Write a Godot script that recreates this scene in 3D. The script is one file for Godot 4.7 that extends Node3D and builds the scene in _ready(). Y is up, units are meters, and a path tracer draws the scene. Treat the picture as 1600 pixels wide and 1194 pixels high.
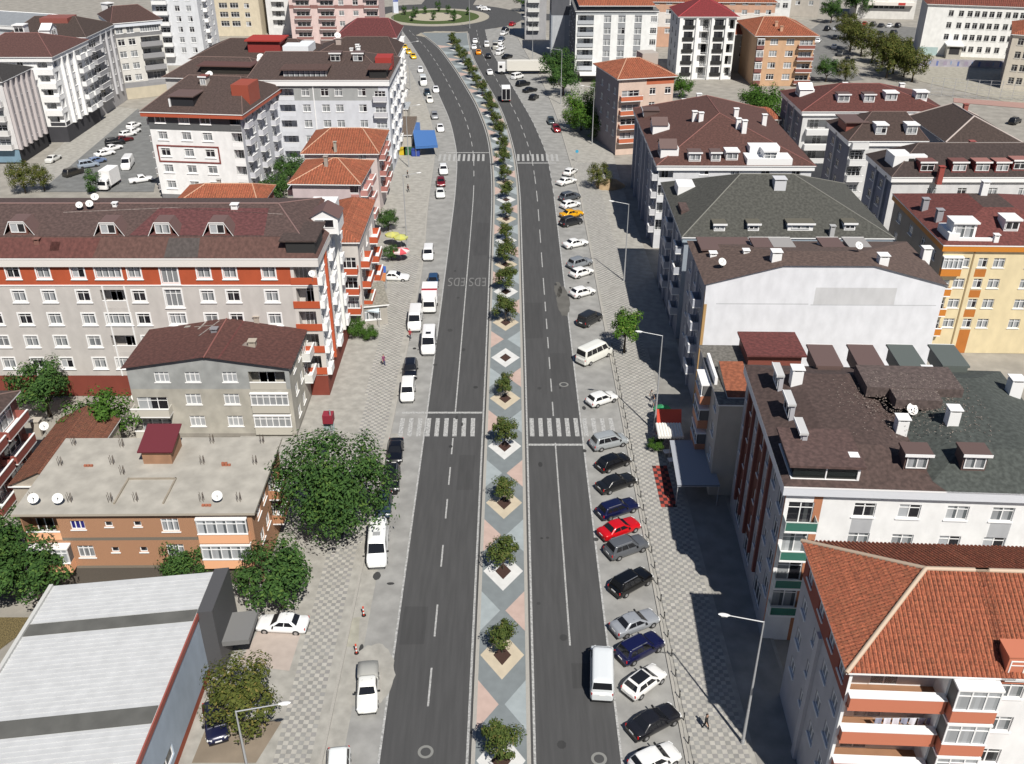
extends Node3D

# ---------------------------------------------------------------- mesh collector
class MB:
	var v := PackedVector3Array()
	var n := PackedVector3Array()
	var c := PackedColorArray()
	func tri(p: Vector3, q: Vector3, r: Vector3, col := Color.WHITE):   # counter-clockwise seen from outside
		var m := (q - p).cross(r - p).normalized()
		v.append(p); v.append(r); v.append(q)
		for k in 3:
			n.append(m); c.append(col)
	func quad(p: Vector3, q: Vector3, r: Vector3, s: Vector3, col := Color.WHITE):
		var m := (r - p).cross(s - q).normalized()
		v.append(p); v.append(r); v.append(q); v.append(p); v.append(s); v.append(r)
		for k in 6:
			n.append(m); c.append(col)
	func smooth_tri(p, q, r, np, nq, nr, col := Color.WHITE):
		v.append(p); v.append(r); v.append(q); n.append(np); n.append(nr); n.append(nq)
		for k in 3: c.append(col)
	func box(a: Vector3, b: Vector3, col := Color.WHITE, t := Transform3D.IDENTITY, bottom := true):
		var p := []
		for i in 8:
			p.append(t * Vector3(b.x if i & 1 else a.x, b.y if i & 2 else a.y, b.z if i & 4 else a.z))
		quad(p[4], p[5], p[7], p[6], col); quad(p[1], p[0], p[2], p[3], col)
		quad(p[5], p[1], p[3], p[7], col); quad(p[0], p[4], p[6], p[2], col)
		quad(p[6], p[7], p[3], p[2], col)
		if bottom: quad(p[0], p[1], p[5], p[4], col)
	func tube(p: Vector3, q: Vector3, r0: float, r1: float, k := 8, col := Color.WHITE, caps := true):
		var d := (q - p).normalized()
		var x := d.cross(Vector3.RIGHT if absf(d.x) < 0.9 else Vector3.UP).normalized()
		var y := d.cross(x)
		for i in k:
			var a := TAU * i / k
			var b := TAU * (i + 1) / k
			var e := x * cos(a) + y * sin(a)
			var f := x * cos(b) + y * sin(b)
			smooth_tri(p + e * r0, p + f * r0, q + f * r1, e, f, f, col)
			smooth_tri(p + e * r0, q + f * r1, q + e * r1, e, f, e, col)
			if caps:
				tri(q, q + e * r1, q + f * r1, col); tri(p, p + f * r0, p + e * r0, col)
	func grid(g: Array, col := Color.WHITE, close := false, flip := false):   # g[i][j] points, smooth
		var ni := g.size(); var nj: int = g[0].size(); var nn := []
		for i in ni:
			var row := []
			for j in nj:
				var du: Vector3 = g[mini(i + 1, ni - 1)][j] - g[maxi(i - 1, 0)][j]
				var dv: Vector3 = (g[i][(j + 1) % nj] - g[i][(j - 1 + nj) % nj]) if close else (g[i][mini(j + 1, nj - 1)] - g[i][maxi(j - 1, 0)])
				var m := du.cross(dv).normalized()
				row.append(-m if flip else m)
			nn.append(row)
		for i in ni - 1:
			for j in (nj if close else nj - 1):
				var k := (j + 1) % nj
				if flip:
					smooth_tri(g[i][j], g[i][k], g[i + 1][k], nn[i][j], nn[i][k], nn[i + 1][k], col)
					smooth_tri(g[i][j], g[i + 1][k], g[i + 1][j], nn[i][j], nn[i + 1][k], nn[i + 1][j], col)
				else:
					smooth_tri(g[i][j], g[i + 1][k], g[i][k], nn[i][j], nn[i + 1][k], nn[i][k], col)
					smooth_tri(g[i][j], g[i + 1][j], g[i + 1][k], nn[i][j], nn[i + 1][j], nn[i + 1][k], col)
	func put(m: ArrayMesh, mat: Material) -> ArrayMesh:
		if v.is_empty(): return m
		var a := []
		a.resize(Mesh.ARRAY_MAX)
		a[Mesh.ARRAY_VERTEX] = v; a[Mesh.ARRAY_NORMAL] = n; a[Mesh.ARRAY_COLOR] = c
		m.add_surface_from_arrays(Mesh.PRIMITIVE_TRIANGLES, a)
		m.surface_set_material(m.get_surface_count() - 1, mat)
		return m
	func done(mat: Material) -> ArrayMesh:
		return put(ArrayMesh.new(), mat)

# ---------------------------------------------------------------- naming and tagging
var taken := {}
func numbered(s: String) -> String:
	var k: int = taken.get(s, 0)
	taken[s] = k + 1
	return s if k == 0 else "%s_%03d" % [s, k]
func tag(o: Node, label: String, category := "", group := ""):
	o.set_meta("label", label)
	if category: o.set_meta("category", category)
	if group: o.set_meta("group", group)
	return o
func thing(called: String, label: String, category: String, at := Vector3.ZERO, turn := 0.0, group := "") -> Node3D:
	var o := Node3D.new()
	o.name = numbered(called); add_child(o)
	o.position = at; o.rotation.y = turn
	tag(o, label, category, group)
	return o
func obj(called: String, mesh: Mesh, parent: Node = null, mat: Material = null) -> MeshInstance3D:
	var o := MeshInstance3D.new()
	o.mesh = mesh
	if mat: o.material_override = mat
	if parent == null:
		o.name = numbered(called); add_child(o)
	else:
		o.name = called; parent.add_child(o, true)
	return o
func struct(called: String, mesh: Mesh, mat: Material = null) -> MeshInstance3D:
	var o := obj(called, mesh, null, mat)
	o.set_meta("kind", "structure")
	return o
func dup(o: Node3D, at: Vector3, turn := 0.0, label := "", group := "") -> Node3D:
	var r: Node3D = o.duplicate()
	r.name = numbered(String(o.name).rstrip("0123456789").rstrip("_")); add_child(r)
	r.position = at; r.rotation.y = turn
	if label: r.set_meta("label", label)
	if group: r.set_meta("group", group)
	return r

# ---------------------------------------------------------------- colours and materials
func L(r: float, g: float, b: float) -> Color: return Color(r, g, b)          # linear vertex colour
func S(h: String) -> Color: return Color(h).srgb_to_linear()
var mats := {}
var tex := {}
func noise_image(seed_: int, freq: float, octaves: int, lo: float, hi: float, size := 512, kind := FastNoiseLite.TYPE_SIMPLEX_SMOOTH, power := 1.0) -> ImageTexture:
	var f := FastNoiseLite.new()
	f.seed = seed_; f.noise_type = kind; f.frequency = freq; f.fractal_octaves = octaves; f.fractal_type = FastNoiseLite.FRACTAL_FBM
	var im := f.get_seamless_image(size, size)
	im.convert(Image.FORMAT_L8)
	var d := im.get_data()
	for i in d.size():
		d[i] = int(255.0 * lerpf(lo, hi, pow(d[i] / 255.0, power)))
	im = Image.create_from_data(size, size, false, Image.FORMAT_L8, d)
	im.convert(Image.FORMAT_RGB8)
	return ImageTexture.create_from_image(im)
func mat(called: String, col: Color, rough := 0.8, t := "", scale := Vector3.ONE, metal := 0.0) -> StandardMaterial3D:
	var m := StandardMaterial3D.new()
	m.albedo_color = col.linear_to_srgb()
	m.roughness = rough; m.metallic = metal
	m.vertex_color_use_as_albedo = true
	if t:
		m.albedo_texture = tex[t]
		m.uv1_triplanar = true; m.uv1_world_triplanar = true; m.uv1_scale = scale
		m.uv1_triplanar_sharpness = 4.0
	mats[called] = m
	return m
func relief(m: StandardMaterial3D, t: String, depth: float):
	m.normal_enabled = true
	m.normal_texture = tex[t]; m.normal_scale = depth
func bump_of(t: String, k: float) -> ImageTexture:
	var im: Image = tex[t].get_image().duplicate()
	im.bump_map_to_normal_map(k)
	return ImageTexture.create_from_image(im)

func make_materials():
	tex.grain = noise_image(1, 0.19, 3, 0.7, 1.0)
	tex.blotch = noise_image(2, 0.008, 6, 0.84, 1.0, 1024)
	tex.fine = noise_image(3, 0.012, 5, 0.92, 1.0)
	tex.wall = noise_image(7, 0.012, 6, 0.84, 1.0)
	tex.roofing = noise_image(8, 0.03, 6, 0.66, 1.0, 1024)
	tex.stain = noise_image(4, 0.02, 5, 0.45, 1.0, 512, FastNoiseLite.TYPE_SIMPLEX_SMOOTH, 0.55)
	tex.streak = noise_image(5, 0.02, 5, 0.88, 1.0)
	tex.soil = noise_image(6, 0.05, 6, 0.4, 1.0)
	tex.bump = bump_of("grain", 2.0)
	mat("asphalt", L(.066, .066, .067), 0.9, "streak", Vector3(.16, .16, .012))
	pass
	mat("asphalt_grey", L(.31, .307, .295), 0.92, "blotch", Vector3(.05, .05, .05))
	mat("ground", L(.33, .31, .275), 0.95, "blotch", Vector3(.035, .035, .035))
	mat("concrete", L(.375, .362, .33), 0.9, "blotch", Vector3(.08, .08, .08))
	mat("paving", L(1, 1, 1), 0.85, "fine", Vector3(.12, .12, .12))
	mat("kerb", L(.36, .345, .315), 0.85, "fine", Vector3(.7, .7, .7))
	mat("paint", L(.52, .52, .51), 0.7, "stain", Vector3(.35, .35, .35))
	mat("wall", L(1, 1, 1), 0.85, "fine", Vector3(.09, .05, .09))
	mat("old_wall", L(1, 1, 1), 0.9, "wall", Vector3(.07, .06, .07))
	mat("brickwork", L(1, 1, 1), 0.9, "soil", Vector3(.5, 1.8, .5))
	mat("slab", L(1, 1, 1), 0.92, "blotch", Vector3(.05, .05, .05))
	mat("plain", L(1, 1, 1), 0.6)
	mat("frame", L(.78, .78, .77), 0.4)
	mat("pane", L(1, 1, 1), 0.06)
	mats.pane.metallic_specular = 0.5
	mat("roof_brown", L(1, 1, 1), 0.92, "roofing", Vector3(.06, .06, .06))
	mat("roof_tile", L(1, 1, 1), 0.85, "soil", Vector3(.22, .22, .22))
	mat("metal_roof", L(.52, .53, .54), 0.5, "fine", Vector3(.1, .1, .1))
	mat("rubber", L(.018, .018, .018), 0.8)
	mat("chrome", L(.55, .55, .56), 0.3, "", Vector3.ONE, 0.8)
	mat("glass_dark", L(.012, .013, .016), 0.05)
	mat("light_glass", L(.75, .76, .76), 0.15)
	mat("red_glass", L(.42, .012, .012), 0.2)
	mat("black", L(.015, .015, .016), 0.5)
	mat("steel", L(.42, .43, .44), 0.45, "", Vector3.ONE, 0.3)
	mat("bark", L(.11, .085, .06), 0.95, "soil", Vector3(2, .5, 2))
	mat("soil", L(.105, .05, .036), 0.95, "soil", Vector3(1, 1, 1))
	mat("grass", L(.11, .17, .035), 0.95, "soil", Vector3(.3, .3, .3))
	mat("dry_grass", L(.26, .2, .085), 0.95, "soil", Vector3(.25, .25, .25))
	for k in {"leaf": 0}:
		var m := mat("leaf", L(1, 1, 1), 0.7)
		m.metallic_specular = .2
		m.backlight_enabled = true
		m.backlight = Color(.25, .3, .08)
		m.cull_mode = BaseMaterial3D.CULL_DISABLED

# ---------------------------------------------------------------- road lines: x at a given z
var lines := {
	"a": [-20, -10.2, -95, -10.5, -157, -11.1, -186, -11.4, -212, -12.3, -241, -15.5, -275, -21.3, -311, -27.8, -352, -36.4, -378, -42.5],
	"b": [-20, -3.45, -71, -3.5, -108, -3.55, -157, -3.8, -186, -4.0, -212, -4.9, -230, -6.1, -260, -10.0, -302.5, -17.6, -339, -25.2, -366, -33.7, -378, -37.5],
	"c": [-20, 1.75, -108, 1.82, -186, 1.65, -212, .8, -235, -.9, -257, -3.2, -297, -9.3, -324, -13.0, -360, -15.6, -378, -16.5],
	"d": [-20, 8.6, -50, 8.5, -108, 8.4, -186, 8.4, -211, 8.0, -241, 5.3, -281, 0.0, -317, -4.9, -338, -7.6, -378, -10.5],
	"kl": [-20, -14.7, -105, -14.5, -150, -14.8, -174, -16.2, -218, -17.5, -250, -21.5, -300, -31.0, -345, -41.0, -378, -49.0],
	"kr": [-20, 13.4, -186, 13.5, -202, 12.9, -250, 11.3, -290, 8.5, -340, 3.5, -378, 0.0],
	"wl": [-20, -18.2, -105, -18.4, -140, -19.2, -174, -20.4, -218, -24.0, -250, -27.0, -300, -36.0, -345, -46.0, -378, -54.0],
	"wr": [-20, 18.7, -110, 18.9, -150, 18.6, -186, 18.0, -220, 18.4, -250, 18.0, -290, 15.0, -340, 10.0, -378, 6.0]}
func lx(k: String, z: float) -> float:
	var a: Array = lines[k]
	for i in range(0, a.size() - 2, 2):
		if z >= a[i + 2]:
			var t: float = clampf((z - a[i]) / (a[i + 2] - a[i]), 0.0, 1.0)
			return lerpf(a[i + 1], a[i + 3], t)
	return a[a.size() - 1]
func sx(k: String, z: float) -> float:      # smoothed
	return (lx(k, z - 9) + lx(k, z - 4) + lx(k, z) + lx(k, z + 4) + lx(k, z + 9)) / 5.0
func ribbon(m: MB, ka: String, oa: float, kb: String, ob: float, z0: float, z1: float, y: float, col := Color.WHITE, side := 0.0, step := 4.0):
	var z := z0
	while z > z1 + 0.01:
		var w: float = maxf(z - step, z1)
		var p := Vector3(sx(ka, z) + oa, y, z); var q := Vector3(sx(kb, z) + ob, y, z)
		var r := Vector3(sx(kb, w) + ob, y, w); var s := Vector3(sx(ka, w) + oa, y, w)
		m.quad(p, q, r, s, col)
		if side > 0.0:
			var d := Vector3(0, -side, 0)
			m.quad(p + d, p, s, s + d, col); m.quad(q, q + d, r + d, r, col)
		z = w
func disc(m: MB, at: Vector3, r: float, col := Color.WHITE, k := 48, inner := 0.0):
	for i in k:
		var e := Vector3(cos(TAU * i / k), 0, -sin(TAU * i / k)); var f := Vector3(cos(TAU * (i + 1) / k), 0, -sin(TAU * (i + 1) / k))
		if inner > 0.0: m.quad(at + e * inner, at + e * r, at + f * r, at + f * inner, col)
		else: m.tri(at, at + e * r, at + f * r, col)
func flat(m: MB, pts: Array, y: float, col := Color.WHITE):
	var poly := PackedVector2Array()
	for p in pts: poly.append(Vector2(p.x, p.z))
	var ix := Geometry2D.triangulate_polygon(poly)
	for i in range(0, ix.size(), 3):
		var a: Vector2 = poly[ix[i]]; var b: Vector2 = poly[ix[i + 1]]; var c: Vector2 = poly[ix[i + 2]]
		if (b - a).cross(c - a) > 0.0:
			var t := b; b = c; c = t
		m.tri(Vector3(a.x, y, a.y), Vector3(b.x, y, b.y), Vector3(c.x, y, c.y), col)

func build_ground():
	var m := MB.new()
	m.quad(Vector3(-900, -.04, 60), Vector3(900, -.04, 60), Vector3(900, -.04, -1500), Vector3(-900, -.04, -1500))
	struct("ground", m.done(mats.ground))
	# carriageways and parking lanes
	m = MB.new()
	ribbon(m, "a", 0, "b", .3, -20, -376, 0.0); ribbon(m, "c", -.3, "d", 0, -20, -376, 0.0)
	struct("road", m.done(mats.asphalt))
	m = MB.new()
	ribbon(m, "kl", 0, "a", 0, -20, -376, 0.0); ribbon(m, "d", 0, "kr", 0, -20, -376, 0.0)
	struct("parking_lane", m.done(mats.asphalt_grey))
	m = MB.new()
	disc(m, Vector3(-30.6, .004, -402), 35.0)
	m.quad(Vector3(-30, .006, -396), Vector3(70, .006, -392), Vector3(70, .006, -408), Vector3(-30, .006, -412))
	m.quad(Vector3(-140, .006, -392), Vector3(-30, .006, -390), Vector3(-30, .006, -414), Vector3(-140, .006, -414))
	m.quad(Vector3(-40, .007, -410), Vector3(-18, .007, -410), Vector3(-10, .007, -560), Vector3(-34, .007, -560))
	struct("roundabout_road", m.done(mats.asphalt))
	# median
	m = MB.new()
	ribbon(m, "b", .62, "c", -.62, -20, -366, .13, L(.19, .215, .22))
	var med := struct("median_paving", m.done(mats.paving))
	m = MB.new()
	ribbon(m, "b", .3, "b", .62, -20, -366, .15, Color.WHITE, .16); ribbon(m, "c", -.62, "c", -.3, -20, -366, .15, Color.WHITE, .16)
	obj("kerb", m.done(mats.kerb), med)
	var k := 0
	var z := -49.3 + 10.95
	while z > -352.0:
		var x0 := sx("b", z) + .62; var x1 := sx("c", z) - .62
		var cx := (x0 + x1) / 2.0
		var h := minf(1.95, (x1 - x0) / 2 - .1)
		m = MB.new()
		var col := L(.62, .62, .61) if k % 2 == 1 else L(.52, .45, .34)
		var yy := .138
		var o := [Vector3(cx, yy, z + 2.8), Vector3(cx + h, yy, z), Vector3(cx, yy, z - 2.8), Vector3(cx - h, yy, z)]
		var i_ := [Vector3(cx, yy, z + 1.2), Vector3(cx + h * .41, yy, z), Vector3(cx, yy, z - 1.2), Vector3(cx - h * .41, yy, z)]
		for q in 4: m.quad(o[q], o[(q + 1) % 4], i_[(q + 1) % 4], i_[q], col)
		obj("planter_surround", m.done(mats.paving), med)
		m = MB.new()
		m.quad(i_[0] - Vector3(0, .004, 0), i_[1] - Vector3(0, .004, 0), i_[2] - Vector3(0, .004, 0), i_[3] - Vector3(0, .004, 0))
		obj("planting_soil", m.done(mats.soil), med)
		var zb := z + 5.45
		var pa := sx("b", zb) + .62; var pb := sx("c", zb) - .62
		var pink := L(.48, .36, .31); var pale := L(.32, .36, .37)
		for s in 2:
			m = MB.new()
			var e: float = pa if s == 0 else pb
			var d := 1.0 if s == 0 else -1.0
			var ea := (sx("b", zb + 2.6) + .62) if s == 0 else (sx("c", zb + 2.6) - .62)
			var eb := (sx("b", zb - 2.6) + .62) if s == 0 else (sx("c", zb - 2.6) - .62)
			var c1: Color = pink if (k % 2 == 0) == (s == 0) else pale
			if s == 0: m.tri(Vector3(ea, yy, zb + 2.6), Vector3(e + d * (pb - pa) * .44, yy, zb), Vector3(eb, yy, zb - 2.6), c1)
			else: m.tri(Vector3(ea, yy, zb + 2.6), Vector3(eb, yy, zb - 2.6), Vector3(e + d * (pb - pa) * .44, yy, zb), c1)
			obj("paving_triangle", m.done(mats.paving), med)
		k += 1
		z -= 10.95
	# markings
	var w := MB.new()
	ribbon(w, "a", -.09, "a", .09, -20, -372, .006); ribbon(w, "b", -.1, "b", .1, -20, -366, .006)
	ribbon(w, "c", -.1, "c", .1, -20, -366, .006); ribbon(w, "d", -.09, "d", .09, -20, -180, .006)
	z = -180.0
	while z > -365.0:
		ribbon(w, "d", -.09, "d", .09, z, z - 3.0, .006); z -= 5.0
	for d in [[-31, -27.5], [-39, -35.5], [-47.4, -43.6], [-54.7, -58.9], [-62.6, -66.7], [-72, -75.3], [-79.6, -83], [-85.6, -89], [-91.6, -95], [-101, -190]]:
		lane_dash(w, "a", "b", maxf(d[0], d[1]), minf(d[0], d[1]))
	for d in [[-28, -31.5], [-37, -40.5], [-46, -49], [-61.5, -94]]:
		lane_dash(w, "c", "d", d[0], d[1])
	z = -100.0
	while z > -200.0:
		lane_dash(w, "c", "d", z, z - (3.4 if z > -135 else 6.5)); z -= 6.0 if z > -135 else 11.0
	z = -196.0
	while z > -372.0:
		lane_dash(w, "a", "b", z, z - 4.0); lane_dash(w, "c", "d", z, z - 4.0); z -= 7.5
	ribbon(w, "kl", .8, "b", -.15, -100.6, -101.0, .007); ribbon(w, "c", .15, "d", .1, -93.4, -93.8, .007)
	ribbon(w, "kl", 2.5, "b", -.15, -213.2, -213.7, .007); ribbon(w, "c", .15, "kr", -3.0, -205.2, -205.8, .007)
	for cw in [[-95.4, -99.5], [-207.0, -212.2]]:
		var zz: float = (cw[0] + cw[1]) / 2
		var x := sx("kl", zz) + .9
		while x < sx("b", zz) - .7:
			w.quad(Vector3(x, .008, cw[0]), Vector3(x + .52, .008, cw[0]), Vector3(x + .45, .008, cw[1]), Vector3(x - .07, .008, cw[1])); x += 1.08
		x = sx("c", zz) + .35
		while x < sx("kr", zz) - (1.0 if zz > -150 else 2.5):
			w.quad(Vector3(x, .008, cw[0]), Vector3(x + .52, .008, cw[0]), Vector3(x + .5, .008, cw[1]), Vector3(x - .02, .008, cw[1])); x += 1.08
	var mk := struct("road_markings", w.done(mats.paint))
	# lettering on the carriageway, reading towards the oncoming drivers
	var t := TextMesh.new()
	t.text = "EDS EDS"; t.font_size = 64; t.pixel_size = .034; t.depth = .004
	var f := SystemFont.new(); f.font_names = PackedStringArray(["Droid Sans"]); t.font = f
	t.material = mat("worn_paint", L(.24, .24, .235), 0.8, "stain", Vector3(.35, .35, .35))
	var lt := obj("lettering", t, mk)
	lt.transform = Transform3D(Basis(Vector3(-.78, 0, 0), Vector3(0, 0, 2.1), Vector3(0, 1, 0)), Vector3(-7.2, .01, -141.0))
	# pavements
	m = MB.new()
	ribbon(m, "wl", -14, "kl", -.22, -20, -376, .11, Color.WHITE, 0.0, 5.0)
	struct("pavement", m.done(mats.concrete))
	m = MB.new()
	ribbon(m, "kr", .22, "wr", 4.5, -20, -376, .11, Color.WHITE, 0.0, 5.0)
	struct("pavement", m.done(mats.concrete))
	m = MB.new()
	ribbon(m, "kl", -.25, "kl", 0, -20, -376, .125, Color.WHITE, .14); ribbon(m, "kr", 0, "kr", .25, -20, -376, .125, Color.WHITE, .14)
	struct("kerb", m.done(mats.kerb))
	checker("wl", 0.0, "kl", -.6, -36, -152)
	checker("kr", .75, "wr", 0.0, -36, -205)
	m = MB.new()
	ribbon(m, "kl", .02, "kl", 1.5, -34, -96, .006)
	struct("gutter_strip", m.done(mats.concrete))

func lane_dash(w: MB, a: String, b: String, z0: float, z1: float):
	var z := z0
	while z > z1 + .01:
		var e := maxf(z - 4.0, z1)
		var p := (sx(a, z) + sx(b, z)) / 2; var q := (sx(a, e) + sx(b, e)) / 2
		w.quad(Vector3(p - .08, .006, z), Vector3(p + .08, .006, z), Vector3(q + .08, .006, e), Vector3(q - .08, .006, e))
		z = e
func checker(ka: String, oa: float, kb: String, ob: float, z0: float, z1: float):
	var m := MB.new()
	var r := RandomNumberGenerator.new(); r.seed = 11
	var c := .41
	var k := 0
	var z := z0
	while z > z1:
		var xa := sx(ka, z) + oa; var xb := sx(kb, z) + ob
		var i := int(floor(xa / c)); var last := int(floor(xb / c))
		while i < last:
			var light := (i + k) % 2 == 0
			var g := r.randf_range(.9, 1.08)
			var col := (L(.40, .385, .35) if light else L(.265, .26, .25)) * g
			var y := .122 + r.randf() * .005
			var x := i * c
			m.quad(Vector3(x + .008, y, z - .008), Vector3(x + c - .008, y, z - .008), Vector3(x + c - .008, y, z - c + .008), Vector3(x + .008, y, z - c + .008), col)
			if z > -110:
				m.quad(Vector3(x + .008, y - .02, z - .008), Vector3(x + c - .008, y - .02, z - .008), Vector3(x + c - .008, y, z - .008), Vector3(x + .008, y, z - .008), col)
				m.quad(Vector3(x + c - .008, y - .02, z - .008), Vector3(x + c - .008, y - .02, z - c + .008), Vector3(x + c - .008, y, z - c + .008), Vector3(x + c - .008, y, z - .008), col)
			i += 1
		k += 1; z -= c
	var o := struct("paving_slabs", m.done(mats.paving))
	o.set_meta("kind", "stuff"); o.set_meta("label", "two-tone square paving slabs of the footway " + ("left" if ka == "wl" else "right") + " of the road"); o.set_meta("category", "paving")

# ---------------------------------------------------------------- buildings
var WHITE := Color(.78, .78, .78)
var rng := RandomNumberGenerator.new()
var win_cache := {}
func ring(m: MB, x0: float, x1: float, y0: float, y1: float, t: float, z0: float, z1: float, col: Color, sides := 15):
	if sides & 1: m.box(Vector3(x0, y0, z0), Vector3(x1, y0 + t, z1), col)
	if sides & 2: m.box(Vector3(x0, y1 - t, z0), Vector3(x1, y1, z1), col)
	if sides & 4: m.box(Vector3(x0, y0 + t, z0), Vector3(x0 + t, y1 - t, z1), col)
	if sides & 8: m.box(Vector3(x1 - t, y0 + t, z0), Vector3(x1, y1 - t, z1), col)
func window_mesh(w: float, h: float, n: int, trim: int, frame: Color) -> ArrayMesh:
	var key := "f%.2f_%.2f_%d_%d_%s" % [w, h, n, trim, frame.to_html()]
	if win_cache.has(key): return win_cache[key]
	var m := MB.new()
	var x := w / 2
	ring(m, -x, x, 0, h, .075, -.17, -.09, frame)
	for i in range(1, n): m.box(Vector3(-x + w * i / n - .045, .075, -.165), Vector3(-x + w * i / n + .045, h - .075, -.095), frame)
	if h > 1.2 and n > 1: m.box(Vector3(-x + .075, h * .72, -.16), Vector3(x - .075, h * .72 + .06, -.1), frame)
	if trim == 1:
		m.box(Vector3(-x - .1, -.1, -.05), Vector3(x + .1, -.003, .09), frame)
	elif trim == 2:
		ring(m, -x - .17, x + .17, -.17, h + .12, .165, -.02, .06, frame)
		m.box(Vector3(-x - .26, -.26, -.02), Vector3(x + .26, -.172, .13), frame)
	win_cache[key] = m.done(mats.plain)
	return win_cache[key]
func pane_mesh(w: float, h: float, n: int, variant: int) -> ArrayMesh:
	var key := "p%.2f_%.2f_%d_%d" % [w, h, n, variant]
	if win_cache.has(key): return win_cache[key]
	var m := MB.new()
	var r := RandomNumberGenerator.new(); r.seed = variant * 77 + int(w * 10)
	var dark := L(.016, .018, .022); var net := L(.34, .355, .37) * r.randf_range(.75, 1.15)
	var step := 3 * n
	for i in step:
		var col := dark
		match variant:
			0, 1, 5: col = net * r.randf_range(.8, 1.05) if (i % 3 != 2 or variant == 5) else L(.10, .11, .12)
			2: col = net if i < step / 2 else dark
			3: col = dark if r.randf() < .75 else L(.06, .065, .07)
			4: col = L(.2, .21, .22) * r.randf_range(.7, 1.1)
			6: col = L(.02, .02, .16)
		var a := -w / 2 + .05 + (w - .1) * i / step; var b := -w / 2 + .05 + (w - .1) * (i + 1) / step
		m.quad(Vector3(a, .05, -.14), Vector3(b, .05, -.14), Vector3(b, h * .72, -.14), Vector3(a, h * .72, -.14), col)
		m.quad(Vector3(a, h * .72, -.14), Vector3(b, h * .72, -.14), Vector3(b, h - .05, -.14), Vector3(a, h - .05, -.14), col)
	win_cache[key] = m.done(mats.pane)
	return win_cache[key]
func fac(f: String, w: float, d: float) -> Transform3D:
	match f:
		"front": return Transform3D(Basis(Vector3(1, 0, 0), Vector3.UP, Vector3(0, 0, 1)), Vector3.ZERO)
		"right": return Transform3D(Basis(Vector3(0, 0, -1), Vector3.UP, Vector3(1, 0, 0)), Vector3(w, 0, 0))
		"back": return Transform3D(Basis(Vector3(-1, 0, 0), Vector3.UP, Vector3(0, 0, -1)), Vector3(w, 0, -d))
	return Transform3D(Basis(Vector3(0, 0, 1), Vector3.UP, Vector3(-1, 0, 0)), Vector3(0, 0, -d))
func add_window(o: Node, t: Transform3D, w: float, h: float, n: int, trim: int, variant: int, frame: Color, called := "window"):
	var e := obj(called, window_mesh(w, h, n, trim, frame), o)
	e.transform = t
	obj("pane", pane_mesh(w, h, n, variant), e)
	return e
func pick(lit: float) -> int:
	var v := rng.randf()
	if v < lit * .5: return 0
	if v < lit * .8: return 1
	if v < lit: return 2
	return 3 if v < lit + (1 - lit) * .7 else 4
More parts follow.
